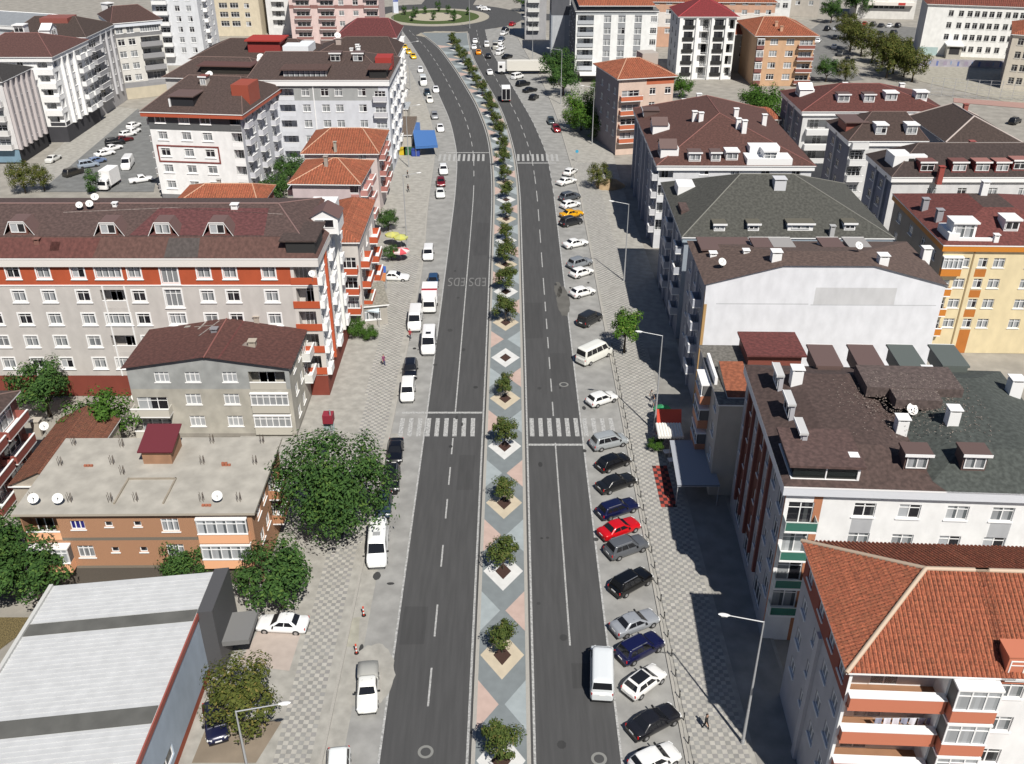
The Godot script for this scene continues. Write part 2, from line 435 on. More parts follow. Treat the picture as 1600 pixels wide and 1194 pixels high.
func house(called: String, label: String, A: Vector3, B: Vector3, d: float, h: float, sp: Dictionary, cat := "building", group := "") -> Node3D:
	var w := Vector2(A.x, A.z).distance_to(Vector2(B.x, B.z))
	var o := thing(called, label, cat, Vector3(A.x, 0, A.z), atan2(-(B.z - A.z), B.x - A.x), group)
	rng.seed = hash(label)
	var y0: float = sp.get("y0", 3.6); var fh: float = sp.get("fh", 3.06)
	var base: Color = sp.get("col", L(.6, .6, .58))
	var frame: Color = sp.get("frame", WHITE)
	var wall := MB.new()
	var doors := []
	for f in ["front", "right", "back", "left"]:
		var len_ := w if f in ["front", "back"] else d
		var t := fac(f, w, d)
		var holes := []
		for e in sp.get(f, []):
			var kind: String = e[0]; var op: Dictionary = e[6] if e.size() > 6 else {}
			for fr in e[1]:
				for k in e[2]:
					var s: float = fr * len_; var y: float = y0 + k * fh + e[5]
					var ww: float = e[3]; var hh: float = e[4]
					if y + hh > h - .02: hh = h - .02 - y
					if hh < .25 or y < .02: continue
					s = clampf(s, ww / 2 + .03, len_ - ww / 2 - .03)
					var tt := t * Transform3D(Basis.IDENTITY, Vector3(s, y, 0))
					match kind:
						"w":
							holes.append([s - ww / 2, s + ww / 2, y, y + hh, .17, 0])
							add_window(o, tt, ww, hh, op.get("n", 2), op.get("trim", sp.get("trim", 1)), op.get("v", pick(sp.get("lit", .75))), op.get("frame", frame))
						"o":
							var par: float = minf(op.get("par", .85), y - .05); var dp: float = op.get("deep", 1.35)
							holes.append([s - ww / 2, s + ww / 2, y - par, y + hh, dp, 1, op.get("floor", base * .7)])
							var dd := tt * Transform3D(Basis.IDENTITY, Vector3(rng.randf_range(-.2, .2) * ww, .05 - par, -dp + .14))
							add_window(o, dd, minf(ww * .5, 1.9), hh + par - .25, 2, 0, op.get("v", pick(.3)), frame, "balcony_door")
							if op.has("rail"): doors.append([tt * Transform3D(Basis.IDENTITY, Vector3(0, -par, 0)), ww, op.rail])
							else:
								var m := MB.new(); var pj: float = op.get("pj", -.02); var pb := []
								for b in sp.get("bands", []):
									if b[0] == "*" or b[0] == f: pb.append([b[1] * len_, b[2] * len_, b[3], b[4], b[5]])
								m.box(Vector3(-ww / 2 + .002, -par + .002, -.14), Vector3(ww / 2 - .002, 0, pj), op.get("col", band_col(pb, s, y - par - .2, base)))
								m.box(Vector3(-ww / 2 - (.05 if pj > 0.0 else -.004), .001, -.17), Vector3(ww / 2 + (.05 if pj > 0.0 else -.004), .07, pj + .03), op.get("rail_col", WHITE))
								if pj > 0.0: m.box(Vector3(-ww / 2 - .05, -par - .25, .004), Vector3(ww / 2 + .05, -par, pj), op.get("col", base))
								obj("parapet", m.done(mats.plain), o).transform = tt
						"b":
							var pr: float = op.get("proj", 1.2); var ph: float = op.get("ph", .95)
							holes.append([s - ww * .4, s + ww * .4, y, y + hh, .13, 0])
							add_window(o, tt, ww * .8, hh, op.get("n", 3), 0, op.get("v", pick(.35)), op.get("frame", frame), "balcony_door")
							var m := MB.new(); var pc: Color = op.get("col", base); var x := ww / 2
							m.box(Vector3(-x, -.16, .004), Vector3(x, 0, pr), op.get("slab", WHITE))
							if op.get("style", "solid") == "solid":
								m.box(Vector3(-x, 0.002, pr - .12), Vector3(x, ph, pr), pc); m.box(Vector3(-x, 0.002, .004), Vector3(-x + .1, ph, pr - .122), pc); m.box(Vector3(x - .1, 0.002, .004), Vector3(x, ph, pr - .122), pc)
								m.box(Vector3(-x - .04, ph + .002, pr - .16), Vector3(x + .04, ph + .09, pr + .04), op.get("slab", WHITE))
							var bm := obj("balcony", m.done(mats.plain), o); bm.transform = tt
							if op.get("style", "solid") != "solid":
								m = MB.new()
								m.box(Vector3(-x, ph - .06, pr - .06), Vector3(x, ph, pr), pc)
								for q in [-x, x - .05]: m.box(Vector3(q, 0, .01), Vector3(q + .05, ph - .062, pr), pc); 
								var i := -x + .1
								while op.style == "bars" and i < x - .1:
									m.box(Vector3(i, 0, pr - .05), Vector3(i + .035, ph - .062, pr - .02), pc); i += .17
								obj("railing", m.done(mats.plain), bm)
								if op.style == "glass":
									m = MB.new(); m.box(Vector3(-x + .06, .05, pr - .045), Vector3(x - .06, ph - .07, pr - .03), op.get("glass", L(.05, .16, .13)))
									obj("glass_panel", m.done(mats.pane), bm)
						"g":
							var pr: float = op.get("proj", .9); var x := ww / 2; var m := MB.new(); var pc: Color = op.get("col", base)
							m.box(Vector3(-x, -.15, .004), Vector3(x, .9, pr), pc); m.box(Vector3(-x - .03, hh + .9, .004), Vector3(x + .03, hh + 1.05, pr + .03), WHITE)
							m.box(Vector3(-x + .02, .902, .004), Vector3(x - .02, hh + .898, pr - .2), L(.12, .12, .12))
							m.box(Vector3(-x - .04, .902, pr - .02), Vector3(x + .04, .97, pr + .05), WHITE)
							var bm := obj("glazed_bay", m.done(mats.plain), o); bm.transform = tt
							var e2 := obj("window", window_mesh(ww, hh, op.get("n", 4), 0, frame), bm); e2.position = Vector3(0, .9, pr + .06)
							obj("pane", pane_mesh(ww, hh, op.get("n", 4), op.get("v", pick(.7))), bm).position = Vector3(0, .9, pr + .05)
							for q in [-1.0, 1.0]:
								e2 = obj("window", window_mesh(pr - .06, hh, 1, 0, frame), bm); e2.transform = Transform3D(Basis(Vector3.UP, q * PI / 2), Vector3(q * (x + .06), .9, pr / 2))
		var xs := [0.0, len_]; var ys := [0.0, h]; var bands := []
		for b in sp.get("bands", []):
			if b[0] == "*" or b[0] == f:
				var q := [b[1] * len_, b[2] * len_, b[3], b[4], b[5]]
				bands.append(q); xs.append(q[0]); xs.append(q[1]); ys.append(q[2]); ys.append(minf(q[3], h))
		for q in holes:
			xs.append(q[0]); xs.append(q[1]); ys.append(q[2]); ys.append(q[3])
		xs.sort(); ys.sort()
		for i in xs.size() - 1:
			if xs[i + 1] - xs[i] < .001: continue
			for j in ys.size() - 1:
				if ys[j + 1] - ys[j] < .001: continue
				var cx: float = (xs[i] + xs[i + 1]) / 2; var cy: float = (ys[j] + ys[j + 1]) / 2
				var skip := false
				for q in holes:
					if cx > q[0] and cx < q[1] and cy > q[2] and cy < q[3]: skip = true; break
				if skip: continue
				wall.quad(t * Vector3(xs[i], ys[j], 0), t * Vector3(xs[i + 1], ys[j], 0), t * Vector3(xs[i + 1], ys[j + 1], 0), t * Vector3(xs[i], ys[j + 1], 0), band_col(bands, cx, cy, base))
		for q in holes:
			var r: float = -q[4]; var col := band_col(bands, (q[0] + q[1]) / 2, q[2] - .05, base)
			var p := [Vector3(q[0], q[2], 0), Vector3(q[1], q[2], 0), Vector3(q[1], q[3], 0), Vector3(q[0], q[3], 0)]
			for i in 4:
				var a: Vector3 = p[i]; var b: Vector3 = p[(i + 1) % 4]; var e := Vector3(0, 0, r)
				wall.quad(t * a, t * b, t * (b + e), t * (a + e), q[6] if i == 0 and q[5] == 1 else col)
			if q[5] == 1:
				var e := Vector3(0, 0, r)
				wall.quad(t * (p[0] + e), t * (p[1] + e), t * (p[2] + e), t * (p[3] + e), col)
	obj("wall", wall.done(mats[sp.get("mat", "wall")]), o)
	for q in doors:
		var m := MB.new(); var x: float = q[1] / 2
		if q[2] == "glass":
			m.box(Vector3(-x + .03, .05, -.06), Vector3(x - .03, .95, -.045), L(.05, .16, .13))
			obj("glass_panel", m.done(mats.pane), o).transform = q[0]
		else:
			m.box(Vector3(-x + .01, .9, -.07), Vector3(x - .01, .95, -.03), WHITE)
			var i := -x + .1
			while i < x - .08:
				m.box(Vector3(i, .01, -.06), Vector3(i + .03, .898, -.04), WHITE); i += .2
			obj("railing", m.done(mats.plain), o).transform = q[0]
	for q in sp.get("trims", []):     # facade, s0, s1, y0, y1, projection, colour, name
		var m := MB.new(); var len_ := w if q[0] in ["front", "back"] else d
		m.box(Vector3(q[1] * len_, q[3], .003), Vector3(q[2] * len_, q[4], q[5]), q[6])
		obj(q[7] if q.size() > 7 else "pilaster", m.done(mats.plain), o).transform = fac(q[0], w, d)
	if sp.has("cornice"):
		var c: Array = sp.cornice; var p: float = c[2]; var m := MB.new()
		m.box(Vector3(-p, c[0], .002), Vector3(w + p, c[1], p), c[3]); m.box(Vector3(-p, c[0], -d - p), Vector3(w + p, c[1], -d - .002), c[3])
		m.box(Vector3(-p, c[0], -d), Vector3(-.002, c[1], 0), c[3]); m.box(Vector3(w + .002, c[0], -d), Vector3(w + p, c[1], 0), c[3])
		obj("cornice", m.done(mats.plain), o)
	for q in sp.get("blocks", []):      # name, x0, x1, z0, z1, y0, y1, colour
		var m := MB.new(); m.box(Vector3(q[1], q[5], minf(q[3], q[4])), Vector3(q[2], q[6], maxf(q[3], q[4])), q[7])
		obj(q[0], m.done(mats[q[8] if q.size() > 8 else "plain"]), o)
	for q in sp.get("wins", []):        # local place, turn, width, height, sashes, trim, variant
		add_window(o, Transform3D(Basis(Vector3.UP, q[1]), q[0]), q[2], q[3], q[4], q[5], q[6], frame)
	var rf: Array = sp.get("roofs", [])
	for q in rf: add_roof(o, q, w, d, h, base)
	var inv := o.transform.affine_inverse()
	for q in sp.get("chimneys", []):
		var p: Vector3 = inv * q[0]; var y := roof_y(rf, p.x, p.z, w, d, h)
		chimney(o, Vector3(p.x, y, p.z), q[1], q[2], q[3] if q.size() > 3 else WHITE)
	for q in sp.get("dormers", []):      # world point, width, height, depth, turn, face colour, roof colour, shape
		var p: Vector3 = inv * q[0]; var y := roof_y(rf, p.x, p.z, w, d, h)
		dormer(o, Vector3(p.x, y, p.z), q[1], q[2], q[3], q[4], q[5], q[6], q[7] if q.size() > 7 else "flat")
	for q in sp.get("patches", []):      # felt or paint on the roof: four plan corners, colour
		var m := MB.new(); var c := []
		for i in 4: c.append(Vector3(q[i].x, roof_y(rf, q[i].x, q[i].y, w, d, h) + .03, q[i].y))
		m.quad(c[0], c[1], c[2], c[3], q[4])
		obj(q[5] if q.size() > 5 else "roof_felt", m.done(mats.roof_brown), o)
	for q in sp.get("dishes", []):
		var p: Vector3 = inv * q[0]
		var y := roof_y(rf, p.x, p.z, w, d, h) if q.size() < 3 else p.y
		dish(o, Vector3(p.x, y, p.z), q[1])
	return o
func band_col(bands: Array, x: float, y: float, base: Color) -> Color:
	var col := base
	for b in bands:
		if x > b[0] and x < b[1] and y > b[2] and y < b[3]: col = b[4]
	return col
func roof_rect(q: Dictionary, w: float, d: float) -> Array:
	var v: float = q.get("over", .5)
	return [q.get("x0", 0.0) * w - v, q.get("x1", 1.0) * w + v, -q.get("z1", 1.0) * d - v, -q.get("z0", 0.0) * d + v]     # z0 is the front
func roof_y(rf: Array, x: float, z: float, w: float, d: float, h: float) -> float:
	var best := 0.0
	for q in rf:
		var r := roof_rect(q, w, d)
		if x < r[0] or x > r[1] or z < r[2] or z > r[3]: continue
		var y: float = q.get("y", h)
		if q.type == "hip":
			var ax: bool = q.get("axis", "x") == "x"
			var across: float = minf(r[3] - z, z - r[2]) / ((r[3] - r[2]) / 2) if ax else minf(x - r[0], r[1] - x) / ((r[1] - r[0]) / 2)
			var a: float = x - r[0] if ax else r[3] - z; var b: float = r[1] - x if ax else z - r[2]
			var k := minf(1.0, across)
			if q.get("in0", 3.0) > .01: k = minf(k, a / q.get("in0", 3.0))
			if q.get("in1", 3.0) > .01: k = minf(k, b / q.get("in1", 3.0))
			y += q.get("rise", 2.0) * k
		elif q.type == "tier":
			var k: Array = q.get("insets", [q.get("inset", 1.0), q.get("inset", 1.0), q.get("inset", 1.0), q.get("inset", 1.0)])
			y += q.rise * clampf(minf(minf((x - r[0]) / k[0], (r[1] - x) / k[1]), minf((r[3] - z) / maxf(k[2], .01), (z - r[2]) / k[3])), 0.0, 1.0)
		elif q.type == "trap": y += q.rise * clampf(minf(x - r[0], r[1] - x) / q.inset, 0.0, 1.0)
		elif q.type == "shed": y += q.rise * (r[3] - z) / (r[3] - r[2])
		best = maxf(best, y)
	return best if best > 0.0 else h
func slope(m: MB, tl: MB, a: Vector3, b: Vector3, c: Vector3, e: Vector3, q: Dictionary):
	var col: Color = q.col * (1.0 if q.has("mat") or q.get("tiled", 0.0) > 0.0 else 1.15)
	if c.distance_to(e) < .02: m.tri(a, b, c, col)
	else: m.quad(a, b, c, e, col)
	if not q.get("tiled", 0.0) > 0.0: return
	var cw: float = q.tiled; var chh: float = q.get("course", .42)
	var wid := a.distance_to(b); var u := (b - a) / wid
	var up := (e - a) - u * (e - a).dot(u); var T := up.length(); up /= T
	var n := u.cross(up).normalized()
	var s3 := (e - a).dot(u); var s2 := (c - a).dot(u)
	var r := RandomNumberGenerator.new(); r.seed = int(wid * 100)
	var i := cw * .5
	while i < wid:
		var tm := T
		if s3 > .01 and i < s3: tm = T * i / s3
		if wid - s2 > .01 and i > s2: tm = minf(tm, T * (wid - i) / (wid - s2))
		var t := 0.0
		while t < tm - .05:
			var t1 := minf(t + chh, tm)
			var cc := col * r.randf_range(.82, 1.14); cc.r *= r.randf_range(.92, 1.06)
			var x0 := i - cw * .36; var x1 := i + cw * .36; var hh := .058
			var p := a + u * x0 + up * t + n * .03; var p2 := a + u * (i - cw * .16) + up * t + n * (hh + .04); var p3 := a + u * (i + cw * .16) + up * t + n * (hh + .04); var p4 := a + u * x1 + up * t + n * .03
			var o := up * (t1 - t) - n * .035
			tl.quad(p, p2, p2 + o, p + o, cc); tl.quad(p2, p3, p3 + o, p2 + o, cc); tl.quad(p3, p4, p4 + o, p3 + o, cc); tl.quad(p, p4, p3, p2, cc)
			t = t1
		i += cw
func add_roof(o: Node, q: Dictionary, w: float, d: float, h: float, base: Color):
	var r := roof_rect(q, w, d); var y: float = q.get("y", h); var rise: float = q.get("rise", 2.0)
	var m := MB.new(); var tl := MB.new(); var gb := MB.new(); var gw := MB.new(); var rd := MB.new()
	var A := Vector3(r[0], y, r[3]); var B := Vector3(r[1], y, r[3]); var C := Vector3(r[1], y, r[2]); var D := Vector3(r[0], y, r[2])
	var fcol: Color = q.get("fascia", WHITE)
	var th: float = q.get("thick", .16)
	if q.type == "hip":
		var i0: float = q.get("in0", 3.0); var i1: float = q.get("in1", 3.0)
		var R0: Vector3; var R1: Vector3
		if q.get("axis", "x") == "x":
			R0 = Vector3(r[0] + i0, y + rise, (r[2] + r[3]) / 2); R1 = Vector3(r[1] - i1, y + rise, R0.z)
			slope(m, tl, A, B, R1, R0, q); slope(m, tl, C, D, R0, R1, q)
			if i0 > .01: slope(m, tl, D, A, R0, R0, q)
			else: gw.tri(D + Vector3(q.get("over", .5), 0, 0), A + Vector3(q.get("over", .5), 0, 0), R0 + Vector3(q.get("over", .5), -.02, 0), q.get("gable", base))
			if i1 > .01: slope(m, tl, B, C, R1, R1, q)
			else: gw.tri(B - Vector3(q.get("over", .5), 0, 0), C - Vector3(q.get("over", .5), 0, 0), R1 - Vector3(q.get("over", .5), .02, 0), q.get("gable", base))
		else:
			R0 = Vector3((r[0] + r[1]) / 2, y + rise, r[3] - i0); R1 = Vector3(R0.x, y + rise, r[2] + i1)
			slope(m, tl, B, C, R1, R0, q); slope(m, tl, D, A, R0, R1, q)
			if i0 > .01: slope(m, tl, A, B, R0, R0, q)
			else: gw.tri(A - Vector3(0, 0, q.get("over", .5)), B - Vector3(0, 0, q.get("over", .5)), R0 - Vector3(0, .02, q.get("over", .5)), q.get("gable", base))
			if i1 > .01: slope(m, tl, C, D, R1, R1, q)
			else: gw.tri(C + Vector3(0, 0, q.get("over", .5)), D + Vector3(0, 0, q.get("over", .5)), R1 + Vector3(0, -.02, q.get("over", .5)), q.get("gable", base))
		var rc: Color = q.get("ridge", q.col * 2.1)
		if q.has("ridge") or not q.get("tiled", 0.0) > 0.0:
			var k: float = q.get("ridge_w", .16 if q.has("ridge") else .09)
			rd.tube(R0, R1, k, k, 6, rc)
			for e in [[A, R0, i0], [D, R0 if q.get("axis", "x") == "x" else R1, i0], [B, R1 if q.get("axis", "x") == "x" else R0, i1], [C, R1, i1]]:
				if e[2] > .01: rd.tube(e[0], e[1], k, k, 6, rc)
	elif q.type == "tier":
		var k: Array = q.get("insets", [q.get("inset", 1.0), q.get("inset", 1.0), q.get("inset", 1.0), q.get("inset", 1.0)])    # left, right, front, back
		var E := A + Vector3(k[0], rise, -k[2]); var F := B + Vector3(-k[1], rise, -k[2]); var G := C + Vector3(-k[1], rise, k[3]); var H := D + Vector3(k[0], rise, k[3])
		if k[2] > .01: slope(m, tl, A, B, F, E, q)
		else: gw.quad(A - Vector3(0, 0, q.get("over", .5)), B - Vector3(0, 0, q.get("over", .5)), F - Vector3(0, .02, q.get("over", .5)), E - Vector3(0, .02, q.get("over", .5)), q.get("gable", base))
		slope(m, tl, B, C, G, F, q); slope(m, tl, C, D, H, G, q); slope(m, tl, D, A, E, H, q)
		if q.get("top", true): m.quad(E, F, G, H, q.get("top_col", q.col) * 1.15)
	elif q.type == "trap":
		var i: float = q.inset; var e := Vector3(0, rise, 0); var v: float = q.get("over", .5)
		var E := A + Vector3(i, rise, 0); var F := B + Vector3(-i, rise, 0); var G := C + Vector3(-i, rise, 0); var H := D + Vector3(i, rise, 0)
		slope(m, tl, D, A, E, H, q); slope(m, tl, B, C, G, F, q); m.quad(E, F, G, H, q.col)
		gw.quad(A - Vector3(0, .02, v), B - Vector3(0, .02, v), F - Vector3(0, .02, v), E - Vector3(0, .02, v), q.get("gable", base)); gw.quad(C + Vector3(0, -.02, v), D + Vector3(0, -.02, v), H + Vector3(0, -.02, v), G + Vector3(0, -.02, v), q.get("gable", base))
	elif q.type == "shed":
		var e := Vector3(0, rise, 0)
		m.quad(A, B, C + e, D + e, q.col); m.quad(C, D, D + e, C + e, base); m.tri(B, C, C + e, base); m.tri(D, A, D + e, base)
	elif q.type == "flat":
		m.quad(A, B, C, D, q.col)
	if q.get("eaves", true):
		var dn := Vector3(0, -th, 0); var e := 0.0
		gb.quad(A + dn, B + dn, B, A, fcol); gb.quad(B + dn, C + dn, C, B, fcol); gb.quad(C + dn, D + dn, D, C, fcol); gb.quad(D + dn, A + dn, A, D, fcol)
		gb.quad(D + dn, C + dn, B + dn, A + dn, fcol)
	var rn := obj("roof", m.done(mats[q.get("mat", "roof_brown")]), o)
	if not tl.v.is_empty():
		var s := obj("roof_tiles", tl.done(mats.roof_tile), rn); s.set_meta("kind", "stuff")
	if not rd.v.is_empty(): obj("ridge_capping", rd.done(mats.plain), rn)
	if not gb.v.is_empty(): obj("eaves", gb.done(mats.plain), rn)
	if not gw.v.is_empty():
		var half: int = gw.v.size() if q.type != "hip" and q.type != "trap" or gw.v.size() < 6 else gw.v.size() / 2
		var at := 0
		while at < gw.v.size():
			var g1 := MB.new(); g1.v = gw.v.slice(at, at + half); g1.n = gw.n.slice(at, at + half); g1.c = gw.c.slice(at, at + half)
			obj("gable_wall", g1.done(mats[q.get("gable_mat", "wall")]), o)
			at += half
	if q.has("parapet"):
		var p: Array = q.parapet; m = MB.new()     # height, thickness, colour
		m.box(A, B + Vector3(0, p[0], -p[1]), p[2]); m.box(D + Vector3(0, 0, p[1]), C + Vector3(0, p[0], 0), p[2])
		m.box(D + Vector3(0, 0, p[1] + .001), A + Vector3(p[1], p[0], -p[1] - .001), p[2]); m.box(C + Vector3(-p[1], 0, p[1] + .001), B + Vector3(0, p[0], -p[1] - .001), p[2])
		obj("parapet", m.done(mats.plain), o)
func chimney(o: Node, p: Vector3, h: float, w: float, col: Color):
	var m := MB.new(); var k := w / 2
	m.box(Vector3(-k, -1.0, -k), Vector3(k, h - .28, k), col)
	for s in [-1.0, 1.0]:
		for t in [-1.0, 1.0]: m.box(Vector3(s * k * .8 - .07, h - .28, t * k * .8 - .07), Vector3(s * k * .8 + .07, h - .08, t * k * .8 + .07), col)
	m.box(Vector3(-k * .6, h - .28, -k * .6), Vector3(k * .6, h - .1, k * .6), L(.03, .03, .03))
	m.box(Vector3(-k - .1, h - .08, -k - .1), Vector3(k + .1, h, k + .1), col)
	obj("chimney", m.done(mats.plain), o).position = p
func dormer(o: Node, p: Vector3, w: float, h: float, d: float, turn: float, face: Color, rc: Color, shape: String):
	var m := MB.new(); var x := w / 2
	m.box(Vector3(-x, -.6, -d), Vector3(x, h, 0), face)
	var q := obj("dormer", m.done(mats.plain), o)
	q.transform = Transform3D(Basis(Vector3.UP, turn), p)
	m = MB.new()
	if shape == "flat":
		m.box(Vector3(-x - .18, h + .002, -d), Vector3(x + .18, h + .2, .28), rc)
		m.box(Vector3(-x - .2, h - .02, .282), Vector3(x + .2, h + .24, .33), WHITE)
	elif shape == "hood":
		var a := [Vector3(-x - .9, -.1, .15), Vector3(-x + .1, h + .12, .15), Vector3(x - .1, h + .12, .15), Vector3(x + .9, -.1, .15)]
		for i in 3:
			var e := Vector3(0, .08, -d); var s := Vector3(0, .14, 0)
			m.quad(a[i], a[i + 1], a[i + 1] + e, a[i] + e, rc)
			m.quad(a[i] - s, a[i + 1] - s, a[i + 1], a[i], WHITE)
	else:
		var e := Vector3(0, 0, -d); var t := Vector3(0, h + w * .32, .25); var a := Vector3(-x - .25, h, .25); var b := Vector3(x + .25, h, .25)
		m.quad(a, t, t + e, a + e, rc); m.quad(t, b, b + e, t + e, rc); m.tri(a - Vector3(0, 0, .25), b - Vector3(0, 0, .25), t - Vector3(0, .05, .25), face)
	obj("dormer_roof", m.done(mats.plain), q)
	var e = add_window(q, Transform3D(Basis.IDENTITY, Vector3(0, .25, .185)), minf(w - .25, 2.4), h - .4, 2, 0, pick(.7), WHITE)
func dish(o: Node, p: Vector3, r: float):
	var m := MB.new(); var g := []
	for i in 5:
		var row := []; var a := i / 4.0
		for j in 14: row.append(Vector3(cos(TAU * j / 14) * r * a, sin(TAU * j / 14) * r * a, a * a * r * .28))
		g.append(row)
	m.grid(g, L(.7, .7, .69), true, false)
	m.tube(Vector3(0, -r * .9, .1), Vector3(0, 0, r * .8), .02, .02, 5, L(.3, .3, .3)); m.box(Vector3(-.05, -.05, r * .75), Vector3(.05, .05, r * .95), L(.3, .3, .3))
	var q := obj("satellite_dish", m.done(mats.plain), o)
	q.transform = Transform3D(Basis(Vector3.UP, .35) * Basis(Vector3.RIGHT, -.75), p + Vector3(0, r + .25, 0))
	m = MB.new(); m.tube(Vector3(0, -.3, 0), Vector3(0, r + .2, -.05), .03, .03, 6, L(.35, .35, .35))
	obj("dish_mount", m.done(mats.steel), o).position = p

# ---------------------------------------------------------------- vehicles
var car_kinds := {
	"hatch": {"l": 4.1, "w": 1.78, "h": 1.47, "belt": .93, "hood": .84, "tail": .9, "zfb": .98, "zft": .22, "zrt": -1.42, "zrb": -1.88, "top": .74},
	"sedan": {"l": 4.6, "w": 1.8, "h": 1.43, "belt": .93, "hood": .82, "tail": .98, "zfb": .95, "zft": .15, "zrt": -.95, "zrb": -1.6, "top": .72},
	"estate": {"l": 4.6, "w": 1.8, "h": 1.5, "belt": .95, "hood": .84, "tail": .92, "zfb": .95, "zft": .2, "zrt": -1.75, "zrb": -2.12, "top": .75},
	"suv": {"l": 4.5, "w": 1.86, "h": 1.68, "belt": 1.03, "hood": .98, "tail": .98, "zfb": 1.0, "zft": .38, "zrt": -1.7, "zrb": -2.05, "top": .76},
	"mpv": {"l": 4.5, "w": 1.82, "h": 1.74, "belt": 1.02, "hood": .9, "tail": 1.0, "zfb": 1.4, "zft": .55, "zrt": -1.75, "zrb": -2.1, "top": .78},
	"combi": {"l": 4.45, "w": 1.82, "h": 1.84, "belt": 1.08, "hood": .95, "tail": 1.05, "zfb": 1.4, "zft": .75, "zrt": -2.0, "zrb": -2.16, "top": .84},
	"jeep": {"l": 4.4, "w": 1.84, "h": 1.85, "belt": 1.12, "hood": 1.08, "tail": 1.1, "zfb": .9, "zft": .62, "zrt": -1.95, "zrb": -2.1, "top": .87},
	"van": {"l": 5.6, "w": 2.0, "h": 2.35, "belt": 1.35, "hood": 1.15, "tail": 1.3, "zfb": 2.05, "zft": 1.25, "zrt": -2.62, "zrb": -2.74, "top": .86, "blind": true},
	"minibus": {"l": 5.7, "w": 2.02, "h": 2.45, "belt": 1.35, "hood": 1.15, "tail": 1.3, "zfb": 2.15, "zft": 1.4, "zrt": -2.6, "zrb": -2.76, "top": .88},
	"cab": {"l": 4.9, "w": 1.75, "h": 1.55, "belt": .98, "hood": .88, "tail": .95, "zfb": 1.15, "zft": .55, "zrt": -.55, "zrb": -.75, "top": .78}}
var protos := {}
func paint(h: String) -> StandardMaterial3D:
	if not mats.has("paint_" + h):
		var m := StandardMaterial3D.new()
		m.albedo_color = Color(h); m.roughness = .3; m.metallic = .15
		m.clearcoat_enabled = true; m.clearcoat = .6; m.clearcoat_roughness = .08
		mats["paint_" + h] = m
	return mats["paint_" + h]
func car_body(k: Dictionary) -> ArrayMesh:
	var m := MB.new()
	var hl: float = k.l / 2; var hw: float = k.w / 2
	var st := [[-hl, k.tail * .72, .8], [-hl + .07, k.tail * .94, .9], [-hl + .28, k.tail, .97], [k.zrb + .1, k.belt, 1.0], [k.zfb - .1, k.belt, 1.0],
		[k.zfb + .35, lerpf(k.belt, k.hood, .5), .995], [hl - .34, k.hood, .97], [hl - .1, k.hood * .86, .89], [hl, k.hood * .6, .76]]
	var g := []
	for s in st:
		var y: float = s[1]; var x: float = hw * s[2]
		g.append([Vector3(-x * .9, .2, s[0]), Vector3(-x, .42, s[0]), Vector3(-x * .995, y - .16, s[0]), Vector3(-x * .9, y - .02, s[0]), Vector3(-x * .4, y + .025, s[0]),
			Vector3(x * .4, y + .025, s[0]), Vector3(x * .9, y - .02, s[0]), Vector3(x * .995, y - .16, s[0]), Vector3(x, .42, s[0]), Vector3(x * .9, .2, s[0])])
	m.grid(g, Color.WHITE, true, false)
	for e in [0, st.size() - 1]:
		var r: Array = g[e]; var c := Vector3(0, .5, r[0].z)
		for j in 10:
			if e == 0: m.tri(c, r[j], r[(j + 1) % 10])
			else: m.tri(c, r[(j + 1) % 10], r[j])
	g = []
	var dep: float = minf(.5, (k.zft - k.zrt) * .33)
	for t in [[-.05, 0.0], [.45, 0.0], [.82, 0.0], [.94, .05], [1.0, .2], [1.02, dep]]:
		g.append(cabin_ring(k, t[0], t[1]))
	m.grid(g, Color.WHITE, true, false)
	var top: Array = g[5]; var mid := Vector3(0, k.h + .02, (k.zft + k.zrt) / 2)
	for j in 8: m.tri(mid, top[(j + 1) % 8], top[j])
	return m.done(mats.plain)
func cabin_half(k: Dictionary, t: float) -> float: return k.w / 2 * lerpf(.95, k.top, t)
func cabin_ring(k: Dictionary, t: float, inset: float) -> Array:
	var y: float = lerpf(k.belt, k.h, t); var x := cabin_half(k, minf(t, .9)) - inset
	var f: float = lerpf(k.zfb, k.zft, minf(t, 1.0)) - inset; var b: float = lerpf(k.zrb, k.zrt, minf(t, 1.0)) + inset
	var c := .16
	return [Vector3(x, y, f - c * 1.6), Vector3(x - c, y, f), Vector3(-x + c, y, f), Vector3(-x, y, f - c * 1.6), Vector3(-x, y, b + c), Vector3(-x + c, y, b), Vector3(x - c, y, b), Vector3(x, y, b + c)]
func glass_quad(a: Vector3, b: Vector3, c: Vector3, d: Vector3, off: float) -> ArrayMesh:
	var m := MB.new()
	var n := (c - a).cross(d - b).normalized() * off
	m.quad(a + n, b + n, c + n, d + n)
	var q := [a, b, c, d]
	for i in 4: m.quad(q[i] - n, q[(i + 1) % 4] - n, q[(i + 1) % 4] + n, q[i] + n)
	return m.done(mats.glass_dark)
